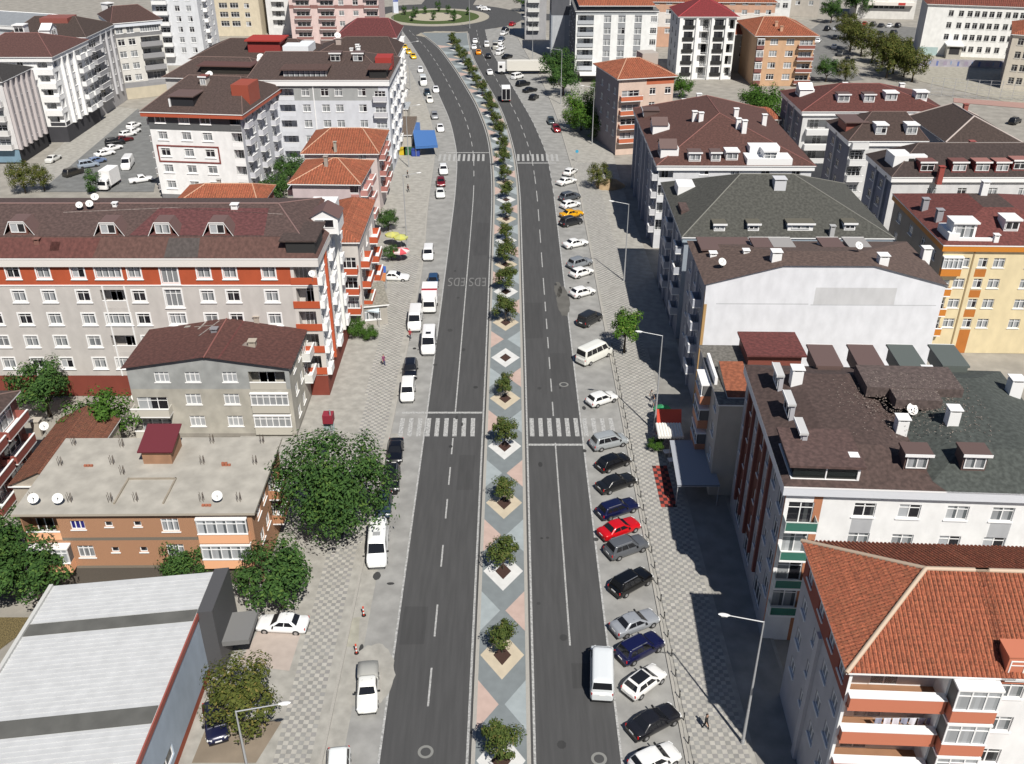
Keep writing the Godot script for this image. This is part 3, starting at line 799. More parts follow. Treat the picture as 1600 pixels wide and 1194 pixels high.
func car_proto(kind: String, far: bool) -> Node3D:
	var key := kind + ("_far" if far else "")
	if protos.has(key): return protos[key]
	var k: Dictionary = car_kinds[kind]
	var o := Node3D.new()
	o.name = "parked_car"
	obj("body", car_body(k), o)
	var t0 := .1; var t1 := .84
	var p := func(sx_: float, front: bool, t: float) -> Vector3:
		return Vector3(sx_ * (cabin_half(k, minf(t, .9)) - .14), lerpf(k.belt, k.h, t), lerpf(k.zfb, k.zft, t) if front else lerpf(k.zrb, k.zrt, t))
	obj("windscreen", glass_quad(p.call(-1, true, t0), p.call(1, true, t0), p.call(1, true, t1), p.call(-1, true, t1), .014), o)
	obj("rear_window", glass_quad(p.call(1, false, t0 + .08), p.call(-1, false, t0 + .08), p.call(-1, false, t1), p.call(1, false, t1), .014), o)
	for s in [-1.0, 1.0]:
		var cuts := [[.5, .97]] if k.has("blind") else [[.06, .48], [.52, .95]]
		if k.has("blind"): cuts = [[.76, .97]]
		elif k.l > 5.5: cuts = [[.03, .24], [.26, .48], [.5, .74], [.77, .97]]
		elif k.l > 4.4 and kind != "sedan" and kind != "cab": cuts = [[.05, .28], [.31, .6], [.63, .95]]
		if kind == "cab": cuts = [[.12, .93]]
		for c in cuts:
			var q := []
			for e in [[c[0], .12], [c[1], .12], [c[1], .82], [c[0], .82]]:
				var t: float = e[1]
				var f: float = lerpf(k.zfb, k.zft, t) - .2; var b: float = lerpf(k.zrb, k.zrt, t) + .14
				q.append(Vector3(s * cabin_half(k, t), lerpf(k.belt, k.h, t), lerpf(b, f, e[0])))
			if s > 0: q = [q[1], q[0], q[3], q[2]]
			obj("side_window", glass_quad(q[0], q[1], q[2], q[3], .012), o)
	var wz: float = k.l * .31
	var tyre := MB.new(); tyre.tube(Vector3(-.1, 0, 0), Vector3(.1, 0, 0), .32, .32, 14)
	var tm := tyre.done(mats.rubber)
	var rim := MB.new()
	for s in [-1.0, 1.0]: rim.tube(Vector3(s * .07, 0, 0), Vector3(s * .112, 0, 0), .2, .17, 10)
	var rm := rim.done(mats.chrome)
	for s in [-1.0, 1.0]:
		for z in [wz, -wz]:
			var w := obj("wheel", tm, o); w.position = Vector3(s * (k.w / 2 - .085), .32, z)
			if not far: obj("rim", rm, w)
	if not far:
		for s in [-1.0, 1.0]:
			var h := MB.new(); h.box(Vector3(-.2, -.07, -.1), Vector3(.2, .07, .03))
			var e := obj("headlight", h.done(mats.light_glass), o); e.transform = Transform3D(Basis(Vector3.UP, s * .35), Vector3(s * k.w * .37, k.hood * .78, k.l / 2 - .12))
			h = MB.new(); h.box(Vector3(-.13, -.12, -.04), Vector3(.13, .12, .06))
			e = obj("taillight", h.done(mats.red_glass), o); e.transform = Transform3D(Basis(Vector3.UP, s * .4), Vector3(s * k.w * .385, k.tail * .78, -k.l / 2 + .1))
			h = MB.new(); h.box(Vector3(-.11, -.06, -.07), Vector3(.11, .07, .05))
			e = obj("mirror", h.done(mats.black), o); e.position = Vector3(s * (k.w / 2 + .08), k.belt + .06, k.zfb - .35)
		for z in [1.0, -1.0]:
			var h := MB.new(); h.box(Vector3(-.26, -.06, -.012), Vector3(.26, .06, .012))
			var e := obj("number_plate", h.done(mats.frame), o); e.position = Vector3(0, .5 if z > 0 else k.tail * .72, z * (k.l / 2 + .012))
			h = MB.new(); h.box(Vector3(-k.w * .42, -.07, -.05), Vector3(k.w * .42, .08, .03))
			e = obj("bumper", h.done(mats.black), o); e.position = Vector3(0, .3, z * (k.l / 2 - .02))
		if kind in ["suv", "estate", "mpv"]:
			for s in [-1.0, 1.0]:
				var h := MB.new(); h.box(Vector3(-.025, 0, k.zrt + .2), Vector3(.025, .05, k.zft - .2))
				var e := obj("roof_rail", h.done(mats.chrome), o); e.position = Vector3(s * (cabin_half(k, .9) - .1), k.h - .03, 0)
	protos[key] = o
	return o
var car_count := 0
# a -> b run from the rear of the car to its front on the ground
func car(kind: String, hex: String, a: Vector3, b: Vector3, label: String, category := "car", group := "cars parked along the kerb", far := false, called := "parked_car") -> Node3D:
	var pr := car_proto(kind, far)
	var o: Node3D = pr.duplicate()
	o.name = numbered(called); add_child(o)
	o.position = Vector3((a.x + b.x) / 2, .012, (a.z + b.z) / 2)
	o.rotation.y = atan2(b.x - a.x, b.z - a.z)
	(o.get_node("body") as MeshInstance3D).material_override = paint(hex)
	tag(o, label, category, group)
	return o
func slab_part(called: String, o: Node, a: Vector3, b: Vector3, m: Material, col := Color.WHITE) -> MeshInstance3D:
	var h := MB.new(); h.box(a, b, col)
	return obj(called, h.done(m), o)
func truck(hex: String, a: Vector3, b: Vector3, len_: float, label: String, band := "", far := false):
	var o := thing("box_truck", label, "truck", Vector3((a.x + b.x) / 2, .012, (a.z + b.z) / 2), atan2(b.x - a.x, b.z - a.z), "")
	var hl := len_ / 2
	var m := MB.new()
	var g := []
	for t in [[.45, 0.0, 0.0], [1.2, 0.0, 0.0], [2.1, .28, .08], [2.3, .5, .2]]:
		var x: float = 1.05 - t[2]; var f: float = hl - t[1]; var b2: float = hl - 1.75
		g.append([Vector3(x, t[0], f - .2), Vector3(x - .2, t[0], f), Vector3(-x + .2, t[0], f), Vector3(-x, t[0], f - .2), Vector3(-x, t[0], b2), Vector3(x, t[0], b2)])
	m.grid(g, Color.WHITE, true, false)
	var top: Array = g[3]
	for j in range(1, 5): m.tri(top[0], top[j + 1], top[j])
	obj("cab", m.done(mats.plain), o, paint(hex))
	obj("windscreen", glass_quad(Vector3(-.82, 1.28, hl - .03), Vector3(.82, 1.28, hl - .03), Vector3(.78, 2.0, hl - .26), Vector3(-.78, 2.0, hl - .26), .016), o)
	for s in [-1.0, 1.0]:
		slab_part("side_window", o, Vector3(s * 1.0 - .06, 1.25, hl - 1.3), Vector3(s * 1.0 + .06, 1.9, hl - .45), mats.glass_dark)
		slab_part("headlight", o, Vector3(s * .8 - .16, .6, hl - .05), Vector3(s * .8 + .16, .8, hl + .02), mats.light_glass)
		slab_part("mirror", o, Vector3(s * 1.25 - .08, 1.3, hl - .4), Vector3(s * 1.25 + .08, 1.75, hl - .3), mats.black)
	var top_y := 3.7 if far else 2.95
	slab_part("cargo_box", o, Vector3(-1.15, .75, -hl), Vector3(1.15, top_y, hl - 1.85), mats.plain, L(.76, .76, .76))
	slab_part("chassis", o, Vector3(-.95, .42, -hl + .1), Vector3(.95, .74, hl - .1), mats.black)
	if band: slab_part("red_stripe", o, Vector3(-1.17, 2.3, hl - 3.0), Vector3(1.17, 2.968, hl - 2.35), paint(band))
	for s in [-1.0, 1.0]:
		slab_part("rear_door", o, Vector3(s * .56 - .5, .85, -hl - .03), Vector3(s * .56 + .5, top_y - .1, -hl), paint("8a8d90") if not far else mats.glass_dark)
		slab_part("taillight", o, Vector3(s * .95 - .14, .55, -hl - .04), Vector3(s * .95 + .14, .7, -hl + .1), mats.red_glass)
		for z in [hl - 1.0, -hl + 1.2]:
			var w := MB.new(); w.tube(Vector3(-.14, 0, 0), Vector3(.14, 0, 0), .42, .42, 14)
			var e := obj("wheel", w.done(mats.rubber), o); e.position = Vector3(s * .92, .42, z)
	return o

# ---------------------------------------------------------------- trees
func crown_mesh(rx: float, ry: float, leaves: int, size: float, cols: Array, seed_: int, clumps := 26) -> ArrayMesh:
	var m := MB.new()
	var r := RandomNumberGenerator.new(); r.seed = seed_
	var cc := []
	for i in clumps:
		var d := Vector3(r.randfn(), r.randfn() * .9 + .15, r.randfn()).normalized()
		var k := pow(r.randf(), .45) * .9
		cc.append([Vector3(d.x * rx * k, d.y * ry * k, d.z * rx * k), r.randf_range(.2, .42) * (rx + ry) / 2])
	for i in leaves:
		var q: Array = cc[r.randi() % clumps]
		var d := Vector3(r.randfn(), r.randfn(), r.randfn()).normalized() * pow(r.randf(), .4)
		var p: Vector3 = q[0] + d * q[1]
		var n := (d * .9 + p.normalized() * .5 + Vector3(0, .45, 0) + Vector3(r.randfn(), r.randfn(), r.randfn()) * .34).normalized()
		var u := n.cross(Vector3(r.randfn(), r.randfn(), r.randfn())).normalized()
		var w := n.cross(u)
		var s := size * r.randf_range(.6, 1.25)
		var c: Color = cols[0].lerp(cols[1], r.randf())
		if cols.size() > 2 and r.randf() < .1: c = cols[2]
		m.quad(p - u * s, p - w * s * .45 - n * s * .12, p + u * s, p + w * s * .45 - n * s * .12, c)
	return m.done(mats.leaf)
func trunk_mesh(h: float, r0: float, rx: float, ry: float, seed_: int, limbs := 6) -> ArrayMesh:
	var m := MB.new()
	var r := RandomNumberGenerator.new(); r.seed = seed_
	m.tube(Vector3.ZERO, Vector3(0, h * .35, 0), r0 * 1.3, r0 * .9, 8)
	m.tube(Vector3(0, h * .35, 0), Vector3(.05, h, .03), r0 * .9, r0 * .6, 8)
	for i in limbs:
		var a := TAU * i / limbs + r.randf() * .6
		var e := Vector3(cos(a) * rx * .6, h + ry * r.randf_range(.1, 1.0), sin(a) * rx * .6)
		var s := Vector3(0, h * r.randf_range(.7, 1.0), 0)
		var mid := s.lerp(e, .5) + Vector3(0, .1 * ry, 0)
		m.tube(s, mid, r0 * .5, r0 * .32, 6); m.tube(mid, e, r0 * .32, r0 * .1, 5)
	return m.done(mats.bark)
var tree_protos := {}
# kind: rx, ry, trunk height, trunk radius, leaves, leaf size, colours
func tree(kind: String, at: Vector3, label: String, group := "", scale := 1.0, turn := 0.0, called := "tree", spec: Array = []) -> Node3D:
	if not tree_protos.has(kind):
		var o := Node3D.new(); o.name = called
		var t := obj("trunk", trunk_mesh(spec[2], spec[3], spec[0], spec[1], hash(kind) % 1000), o)
		t.position = Vector3.ZERO
		var c := obj("crown", crown_mesh(spec[0], spec[1], spec[4], spec[5], spec[6], hash(kind) % 997 + 3, spec[7] if spec.size() > 7 else 26), o)
		c.position = Vector3(0, spec[2] + spec[1] * .72, 0)
		tree_protos[kind] = o
	var n: Node3D = tree_protos[kind].duplicate()
	n.name = numbered(called); add_child(n)
	n.position = at; n.rotation.y = turn; n.scale = Vector3.ONE * scale
	tag(n, label, "tree", group)
	return n

# ---------------------------------------------------------------- people: one skin over a posed skeleton
func person_mesh(bones: Array, cell := .032) -> ArrayMesh:     # bone: a, b, ra, rb, colour
	var lo := Vector3(INF, INF, INF); var hi := -lo
	for b in bones:
		for q in 2:
			var rr: float = b[2 + q] + .05
			lo = lo.min(b[q] - Vector3.ONE * rr); hi = hi.max(b[q] + Vector3.ONE * rr)
	var d := Vector3i(((hi - lo) / cell).ceil()) + Vector3i.ONE
	var f := PackedFloat32Array(); f.resize(d.x * d.y * d.z); f.fill(1.0)
	var acc := PackedFloat32Array(); acc.resize(f.size()); acc.fill(0.0)
	for b in bones:
		var rm: float = maxf(b[2], b[3]) + .09
		var p0: Vector3 = (b[0].min(b[1]) - Vector3.ONE * rm - lo) / cell; var p1: Vector3 = (b[0].max(b[1]) + Vector3.ONE * rm - lo) / cell
		var ab: Vector3 = b[1] - b[0]; var l2: float = maxf(ab.length_squared(), 1e-6)
		for z in range(maxi(0, int(p0.z)), mini(d.z, int(p1.z) + 1)):
			for y in range(maxi(0, int(p0.y)), mini(d.y, int(p1.y) + 1)):
				for x in range(maxi(0, int(p0.x)), mini(d.x, int(p1.x) + 1)):
					var p := lo + Vector3(x, y, z) * cell
					var t := clampf((p - b[0]).dot(ab) / l2, 0.0, 1.0)
					var s: float = p.distance_to(b[0] + ab * t) - lerpf(b[2], b[3], t)
					acc[(z * d.y + y) * d.x + x] += exp(-s * 55.0)
	for i in f.size():
		f[i] = -log(acc[i]) / 55.0 if acc[i] > 0.0 else 1.0
	var m := MB.new(); var id := {}; var vs := []; var cs := []
	var at := func(x: int, y: int, z: int) -> float: return f[(z * d.y + y) * d.x + x]
	for z in d.z - 1:
		for y in d.y - 1:
			for x in d.x - 1:
				var sum := Vector3.ZERO; var cnt := 0; var mask := 0
				var c8 := []
				for i in 8:
					var q: float = f[((z + (i >> 2 & 1)) * d.y + y + (i >> 1 & 1)) * d.x + x + (i & 1)]
					c8.append(q)
					if q < 0.0: mask |= 1 << i
				if mask == 0 or mask == 255: continue
				for i in 8:
					for ax in 3:
						var j := i | (1 << ax)
						if j != i and (c8[i] < 0.0) != (c8[j] < 0.0):
							var t: float = c8[i] / (c8[i] - c8[j])
							var pi_ := Vector3(i & 1, i >> 1 & 1, i >> 2 & 1); var pj := Vector3(j & 1, j >> 1 & 1, j >> 2 & 1)
							sum += pi_.lerp(pj, t); cnt += 1
				var p := lo + (Vector3(x, y, z) + sum / cnt) * cell
				id[(z * d.y + y) * d.x + x] = vs.size(); vs.append(p)
				var best := INF; var col := Color.WHITE
				for b in bones:
					var ab: Vector3 = b[1] - b[0]
					var t := clampf((p - b[0]).dot(ab) / maxf(ab.length_squared(), 1e-6), 0.0, 1.0)
					var s: float = p.distance_to(b[0] + ab * t) - lerpf(b[2], b[3], t)
					if s < best: best = s; col = b[4]
				cs.append(col)
	for z in range(1, d.z - 1):
		for y in range(1, d.y - 1):
			for x in range(1, d.x - 1):
				var i := (z * d.y + y) * d.x + x
				var a: bool = f[i] < 0.0
				for ax in 3:
					var st: int = [1, d.x, d.x * d.y][ax]
					if a == (f[i + st] < 0.0): continue
					var u: int = [d.x, d.x * d.y, 1][ax]; var w: int = [d.x * d.y, 1, d.x][ax]
					var k := [i - u - w, i - w, i, i - u]
					if not (id.has(k[0]) and id.has(k[1]) and id.has(k[2]) and id.has(k[3])): continue
					var q := [id[k[0]], id[k[1]], id[k[2]], id[k[3]]]
					if not a: q.reverse()
					m.quad(vs[q[0]], vs[q[1]], vs[q[2]], vs[q[3]], cs[q[2]])
	return m.done(mats.cloth)
func person(at: Vector3, turn: float, top: Color, legs: Color, hair: Color, label: String, stride := .25):
	var skin := L(.45, .28, .2)
	var b := []
	var hip := Vector3(0, .92, 0)
	for s in [-1.0, 1.0]:
		var h := hip + Vector3(s * .09, -.02, 0)
		var kn := Vector3(s * .1, .5, s * stride * .55 + .03); var an := Vector3(s * .1, .09, s * stride)
		b.append([h, kn, .085, .06, legs]); b.append([kn, an, .058, .04, legs]); b.append([an + Vector3(0, -.04, 0), an + Vector3(0, -.05, .14), .042, .035, L(.03, .03, .03)])
		var sh := Vector3(s * .17, 1.42, 0); var el := Vector3(s * .24, 1.14, -s * stride * .4); var wr := Vector3(s * .23, .9, -s * stride * .7 + .08)
		b.append([sh, el, .052, .042, top]); b.append([el, wr, .04, .03, skin])
		b.append([wr, wr + Vector3(0, -.09, .02), .032, .02, skin])
		for fi in 4: b.append([wr + Vector3(0, -.08, .02 + (fi - 1.5) * .018), wr + Vector3(-s * .02, -.165 + absf(fi - 1.3) * .012, .04 + (fi - 1.5) * .018), .009, .008, skin])
		b.append([wr + Vector3(0, -.03, .03), wr + Vector3(-s * .01, -.1, .07), .011, .008, skin])
	b.append([hip, Vector3(0, 1.18, 0), .135, .125, top]); b.append([Vector3(0, 1.18, 0), Vector3(0, 1.38, 0), .125, .13, top])
	b.append([Vector3(-.12, 1.41, 0), Vector3(.12, 1.41, 0), .075, .075, top])
	b.append([Vector3(0, 1.42, 0), Vector3(0, 1.56, .01), .055, .05, skin])
	b.append([Vector3(0, 1.62, .02), Vector3(0, 1.69, .01), .082, .09, skin])
	b.append([Vector3(0, 1.63, .1), Vector3(0, 1.61, .115), .014, .012, skin])
	b.append([Vector3(0, 1.7, -.03), Vector3(0, 1.74, 0), .085, .075, hair])
	var o := obj("person", person_mesh(b))
	o.position = at; o.rotation.y = turn
	tag(o, label, "person")
	return o

# ---------------------------------------------------------------- street furniture
func lamp(at: Vector3, h: float, arm: float, turn: float, label: String, double := false):
	var o := thing("street_lamp", label, "street lamp", at, turn, "street lamps along the avenue")
	var m := MB.new(); m.tube(Vector3(0, 0, 0), Vector3(0, h * .3, 0), .13, .11, 10); m.tube(Vector3(0, h * .3, 0), Vector3(0, h, 0), .1, .055, 10)
	obj("pole", m.done(mats.steel), o)
	m = MB.new(); m.box(Vector3(-.22, 0, -.22), Vector3(.22, .05, .22)); m.tube(Vector3(0, .05, 0), Vector3(0, .5, 0), .17, .15, 10)
	obj("base_plate", m.done(mats.steel), o)
	for s in ([-1.0, 1.0] if double else [1.0]):
		m = MB.new(); m.tube(Vector3(0, h - .05, 0), Vector3(s * arm, h + .35, 0), .05, .04, 8)
		obj("arm", m.done(mats.steel), o)
		m = MB.new(); var g := []
		for i in 6:
			var row := []; var a := i / 5.0; var wd: float = [.05, .13, .17, .17, .14, .05][i]
			for j in 10: row.append(Vector3(s * (arm - .15 + a * .85), h + .35 + sin(TAU * j / 10) * wd * .5 + a * .06, cos(TAU * j / 10) * wd))
			g.append(row)
		m.grid(g, L(.72, .72, .71), true, s > 0)
		var e := obj("lamp_head", m.done(mats.plain), o)
		m = MB.new(); m.box(Vector3(s * (arm + .25) - .22, h + .26, -.1), Vector3(s * (arm + .25) + .22, h + .33, .1))
		obj("lens", m.done(mats.light_glass), e)
func umbrella(at: Vector3, r: float, h: float, c0: Color, c1: Color, label: String):
	var o := thing("market_umbrella", label, "umbrella", at)
	var m := MB.new()
	for i in 8:
		var a := TAU * i / 8; var b := TAU * (i + 1) / 8
		var p := Vector3(cos(a) * r, h - .45, -sin(a) * r); var q := Vector3(cos(b) * r, h - .45, -sin(b) * r); var t := Vector3(0, h, 0)
		var col := c0 if i % 2 == 0 else c1
		m.tri(p, q, t, col); m.quad(p - Vector3(0, .25, 0), q - Vector3(0, .25, 0), q, p, col)
	obj("canopy", m.done(mats.cloth), o)
	m = MB.new(); m.tube(Vector3.ZERO, Vector3(0, h + .1, 0), .03, .03, 6)
	obj("pole", m.done(mats.steel), o)
func awning(called: String, pts: Array, h0: float, h1: float, col: Color, label: String, category: String, front_drop := .3):
	# pts: back-left, back-right, front-right, front-left on the ground; a sloping cloth or sheet roof on four posts
	var o := thing(called, label, category, Vector3(pts[0].x, 0, pts[0].z))
	var a: Array = []
	for i in 4: a.append(Vector3(pts[i].x - pts[0].x, h1 if i < 2 else h0, pts[i].z - pts[0].z))
	var m := MB.new(); var dn := Vector3(0, -.06, 0)
	m.quad(a[3], a[2], a[1], a[0], col); m.quad(a[0] + dn, a[1] + dn, a[2] + dn, a[3] + dn, col)
	for i in 4: m.quad(a[(i + 1) % 4] + dn, a[i] + dn, a[i], a[(i + 1) % 4], col)
	m.quad(a[3] - Vector3(0, front_drop, 0), a[2] - Vector3(0, front_drop, 0), a[2], a[3], col)
	obj("canopy", m.done(mats.cloth), o)
	for i in 4:
		m = MB.new(); m.tube(Vector3(a[i].x, 0, a[i].z).lerp(Vector3((a[0].x + a[2].x) / 2, 0, (a[0].z + a[2].z) / 2), .04), a[i].lerp((a[0] + a[2]) / 2, .04) - Vector3(0, .08, 0), .05, .05, 6)
		obj("post", m.done(mats.steel), o)
	return o
func patch(called: String, pts: Array, y: float, m: Material, col := Color.WHITE):
	var b := MB.new(); flat(b, pts, y, col)
	return struct(called, b.done(m))
func blob(called: String, c: Vector3, rx: float, rz: float, y: float, m: Material, seed_: int, col := Color.WHITE):
	var r := RandomNumberGenerator.new(); r.seed = seed_; var pts := []
	for i in 40:
		var k := r.randf_range(.93, 1.05)
		pts.append(c + Vector3(cos(TAU * i / 40) * rx * k, 0, sin(TAU * i / 40) * rz * k))
	return patch(called, pts, y, m, col)
func manhole(at: Vector3, label: String):
	var m := MB.new(); disc(m, Vector3(0, .014, 0), .62, L(.2, .2, .19), 24, .4)
	var o := thing("manhole_cover", label, "manhole cover", at, 0, "manhole covers in the carriageway")
	obj("collar", m.done(mats.plain), o)
	m = MB.new(); m.tube(Vector3(0, 0, 0), Vector3(0, .016, 0), .4, .39, 24, L(.06, .06, .06))
	obj("lid", m.done(mats.plain), o)
func post_chain(pts: Array, label: String):
	var o := thing("chain_fence", label, "chain fence", pts[0])
	var last := Vector3.ZERO; var m := MB.new()
	for i in pts.size():
		var p: Vector3 = pts[i] - pts[0]
		var b := MB.new(); b.tube(p, p + Vector3(0, .75, 0), .045, .04, 8); b.tube(p + Vector3(0, .75, 0), p + Vector3(0, .86, 0), .075, .04, 8)
		obj("post", b.done(mats.black), o)
		if i > 0:
			var mid := (last + p) / 2 + Vector3(0, .5, 0)
			m.tube(last + Vector3(0, .7, 0), mid, .018, .018, 5); m.tube(mid, p + Vector3(0, .7, 0), .018, .018, 5)
		last = p
	obj("chain", m.done(mats.black), o)

func _ready():
	var cam := Camera3D.new(); cam.name = "camera"; add_child(cam)
	cam.position = Vector3(0, 62, 0); cam.rotation_degrees = Vector3(-29.75, 0, 0)
	cam.fov = 43.75; cam.near = .5; cam.far = 3000
	var we := WorldEnvironment.new(); we.name = "environment"; add_child(we)
	var env := Environment.new(); we.environment = env
	env.background_mode = Environment.BG_SKY
	var sky := Sky.new(); var sm := ProceduralSkyMaterial.new()
	sm.sky_top_color = Color(.32, .41, .56); sm.sky_horizon_color = Color(.56, .62, .70); sm.sky_energy_multiplier = .8; sm.sky_curve = .12
	sm.ground_bottom_color = Color(.3, .29, .27); sm.ground_horizon_color = Color(.6, .62, .64)
	sky.sky_material = sm; env.sky = sky
	env.tonemap_mode = Environment.TONE_MAPPER_LINEAR
	env.tonemap_exposure = 1.18
	env.sdfgi_enabled = true; env.ssao_enabled = true; env.ssil_enabled = true
	var sun := DirectionalLight3D.new(); sun.name = "sun"; add_child(sun)
	sun.look_at_from_position(Vector3(.245, .78, .575), Vector3.ZERO)
	sun.light_energy = 1.6; sun.light_angular_distance = .5; sun.light_color = Color(1, .98, .945); sun.shadow_enabled = true
	make_materials()
	mat("cloth", L(1, 1, 1), 0.9)
	build_ground()
	near_blocks()
	far_blocks()
	cars_()
	trees_()
	street_()
func cars_():
	car("hatch", "e8e8e6", Vector3(9.56, 0, -102.16), Vector3(13.14, 0, -104.37), "white hatchback with a red and black decal on its rear flank")
	car("mpv", "9a9fa2", Vector3(9.5, 0, -92.65), Vector3(13.24, 0, -94.15), "silver people carrier just below the zebra crossing")
	car("hatch", "101012", Vector3(9.43, 0, -87.87), Vector3(13.61, 0, -90.54), "black hatchback directly below the silver people carrier")
	car("sedan", "18191b", Vector3(9.56, 0, -84.14), Vector3(13.36, 0, -86.28), "black saloon parked above the dark blue estate")
	car("estate", "10163c", Vector3(9.06, 0, -79.53), Vector3(13.27, 0, -81.73), "dark blue estate with a bright roof rail above the red coupe")
	car("sedan", "c4101a", Vector3(9.12, 0, -76.17), Vector3(12.89, 0, -78.35), "bright red coupe in the angled row")
	car("suv", "585b60", Vector3(9.32, 0, -73.2), Vector3(13.52, 0, -75.36), "dark grey sports utility vehicle below the red coupe")
	car("suv", "0b0b0c", Vector3(9.39, 0, -67.7), Vector3(13.24, 0, -70.56), "glossy black sports utility vehicle beside a bare paved gap")
	car("sedan", "93979d", Vector3(9.17, 0, -62.74), Vector3(12.99, 0, -64.75), "silver saloon with dark rear glass above the navy hatchback")
	car("suv", "12153e", Vector3(9.18, 0, -59.31), Vector3(13.19, 0, -61.95), "navy hatchback with a pale roof rail next to the white van's nose")
	var w := car("hatch", "ecebe8", Vector3(9.38, 0, -55.37), Vector3(12.82, 0, -58.37), "white hatchback with a black glass roof")
	slab_part("glass_roof", w, Vector3(-.5, 1.475, -1.3), Vector3(.5, 1.5, .1), mats.glass_dark)
	car("sedan", "1d1d21", Vector3(9.5, 0, -51.56), Vector3(13.24, 0, -53.85), "matt black saloon second from the bottom of the angled row")
	car("hatch", "eaeae8", Vector3(9.28, 0, -48.17), Vector3(12.66, 0, -49.92), "white car cut by the lower picture edge, right side")
	car("van", "dfe3e5", Vector3(7.35, 0, -54.44), Vector3(7.89, 0, -61.11), "white panel van stopped in the right-hand lane", "van", "", false, "panel_van")
	car("minibus", "e6e6df", Vector3(9.09, 0, -112.84), Vector3(13.43, 0, -116.9), "white minibus parked at an angle by the bright green tree", "minibus", "", false, "minibus")
	car("jeep", "26282a", Vector3(9.49, 0, -123.85), Vector3(13.39, 0, -128.32), "dark grey off-road vehicle next to the bright green tree")
	car("hatch", "eeeeec", Vector3(9.24, 0, -134.7), Vector3(12.78, 0, -136.86), "white hatchback alone above the dark off-road vehicle")
	car("hatch", "efefec", Vector3(9.43, 0, -142.11), Vector3(13.27, 0, -144.99), "white hatchback tucked against a silver car")
	car("suv", "83888d", Vector3(9.43, 0, -146.06), Vector3(13.12, 0, -148.8), "silver grey car tucked above a white hatchback")
	car("sedan", "f0f0ee", Vector3(9.01, 0, -155.11), Vector3(13.18, 0, -157.52), "white saloon with a gap on both sides in the angled row")
	car("suv", "26282c", Vector3(8.81, 0, -165.77), Vector3(12.98, 0, -168.45), "charcoal car right below the yellow taxi")
	car("sedan", "e2a50c", Vector3(9, 0, -170.17), Vector3(13.48, 0, -172.61), "yellow taxi in the angled row")
	car("hatch", "f1f1ef", Vector3(9.22, 0, -175.12), Vector3(13.34, 0, -178.06), "white car right above the yellow taxi")
	car("suv", "4b5057", Vector3(9.29, 0, -179.56), Vector3(13.5, 0, -182.63), "slate grey car above the white car by the taxi")
	car("sedan", "f1f1ef", Vector3(9.04, 0, -189.03), Vector3(13.46, 0, -192.8), "long white saloon below the upper zebra crossing")
	car("hatch", "ececea", Vector3(11.32, 0, -195.39), Vector3(13.44, 0, -199.37), "white hatchback nearest the upper zebra crossing, right kerb")
	car("hatch", "3a4448", Vector3(9.44, 0, -243.25), Vector3(10.11, 0, -235.23), "dark green grey hatchback bumper to bumper with a red car", "car", "cars parked along the kerb", true)
	car("hatch", "7e1218", Vector3(10.27, 0, -235.23), Vector3(11.26, 0, -228.8), "dark red hatchback on the right kerb above the upper crossing", "car", "cars parked along the kerb", true)
	# right kerb, far
	car("suv", "151618", Vector3(1.1, 0, -279.08), Vector3(5.2, 0, -282.34), "black car topmost of the dark cluster by the trailer", "car", "cars parked along the kerb", true)
	car("sedan", "1a1b1d", Vector3(2.86, 0, -271.19), Vector3(7.25, 0, -275.08), "black car in the middle of the dark cluster by the trailer", "car", "cars parked along the kerb", true)
	car("hatch", "121315", Vector3(4.5, 0, -260.79), Vector3(7.44, 0, -268.15), "black car lowest of the dark cluster by the trailer", "car", "cars parked along the kerb", true)
	car("combi", "eeeeee", Vector3(-0.57, 0, -287.38), Vector3(3.83, 0, -292.57), "white delivery van parked below the long trailer", "van", "", true, "delivery_van")
	car("hatch", "a11820", Vector3(-1.68, 0, -376.54), Vector3(1.98, 0, -387.94), "red car by the roundabout exit", "car", "cars parked along the kerb", true)
	car("suv", "15161a", Vector3(-3.75, 0, -365.73), Vector3(-1.19, 0, -373.78), "black car beside the red car by the roundabout", "car", "cars parked along the kerb", true)
	car("hatch", "e8e8e8", Vector3(-4.15, 0, -359.25), Vector3(-1.64, 0, -365.73), "white car just below the black car by the roundabout", "car", "cars parked along the kerb", true)
	car("hatch", "3c4b60", Vector3(-4.25, 0, -348.11), Vector3(-2.96, 0, -354.22), "blue grey car on the right kerb above the trailer", "car", "cars parked along the kerb", true)
	car("hatch", "ededed", Vector3(-4.62, 0, -341.03), Vector3(-3.35, 0, -346.92), "white car third above the trailer on the right kerb", "car", "cars parked along the kerb", true)
	car("hatch", "efefef", Vector3(-4.08, 0, -331.98), Vector3(-2.83, 0, -337.59), "white car second above the trailer on the right kerb", "car", "cars parked along the kerb", true)
	car("combi", "f0f0f0", Vector3(-5.03, 0, -323.36), Vector3(-2.99, 0, -329.79), "white van between the black saloon and the trailer", "car", "cars parked along the kerb", true)
	car("sedan", "17181b", Vector3(-3.5, 0, -317.16), Vector3(0.42, 0, -323.36), "black saloon with its nose to the pavement above the trailer", "car", "cars parked along the kerb", true)
	# moving traffic, far right lanes
	car("hatch", "efefef", Vector3(-12.68, 0, -342.19), Vector3(-13.15, 0, -352.99), "white car first in line on the far right carriageway", "car", "cars driving on the far carriageway", true)
	car("hatch", "e9e9e9", Vector3(-12.62, 0, -330.88), Vector3(-13.12, 0, -342.19), "white car behind the first white car on the far carriageway", "car", "cars driving on the far carriageway", true)
	car("sedan", "e08a12", Vector3(-10.73, 0, -321.27), Vector3(-11.55, 0, -334.2), "orange taxi driving on the far carriageway", "car", "cars driving on the far carriageway", true)
	car("combi", "e6e6e4", Vector3(-8.39, 0, -333.09), Vector3(-8.96, 0, -348.11), "white van waiting beside the white cars near the roundabout", "van", "", true, "delivery_van")
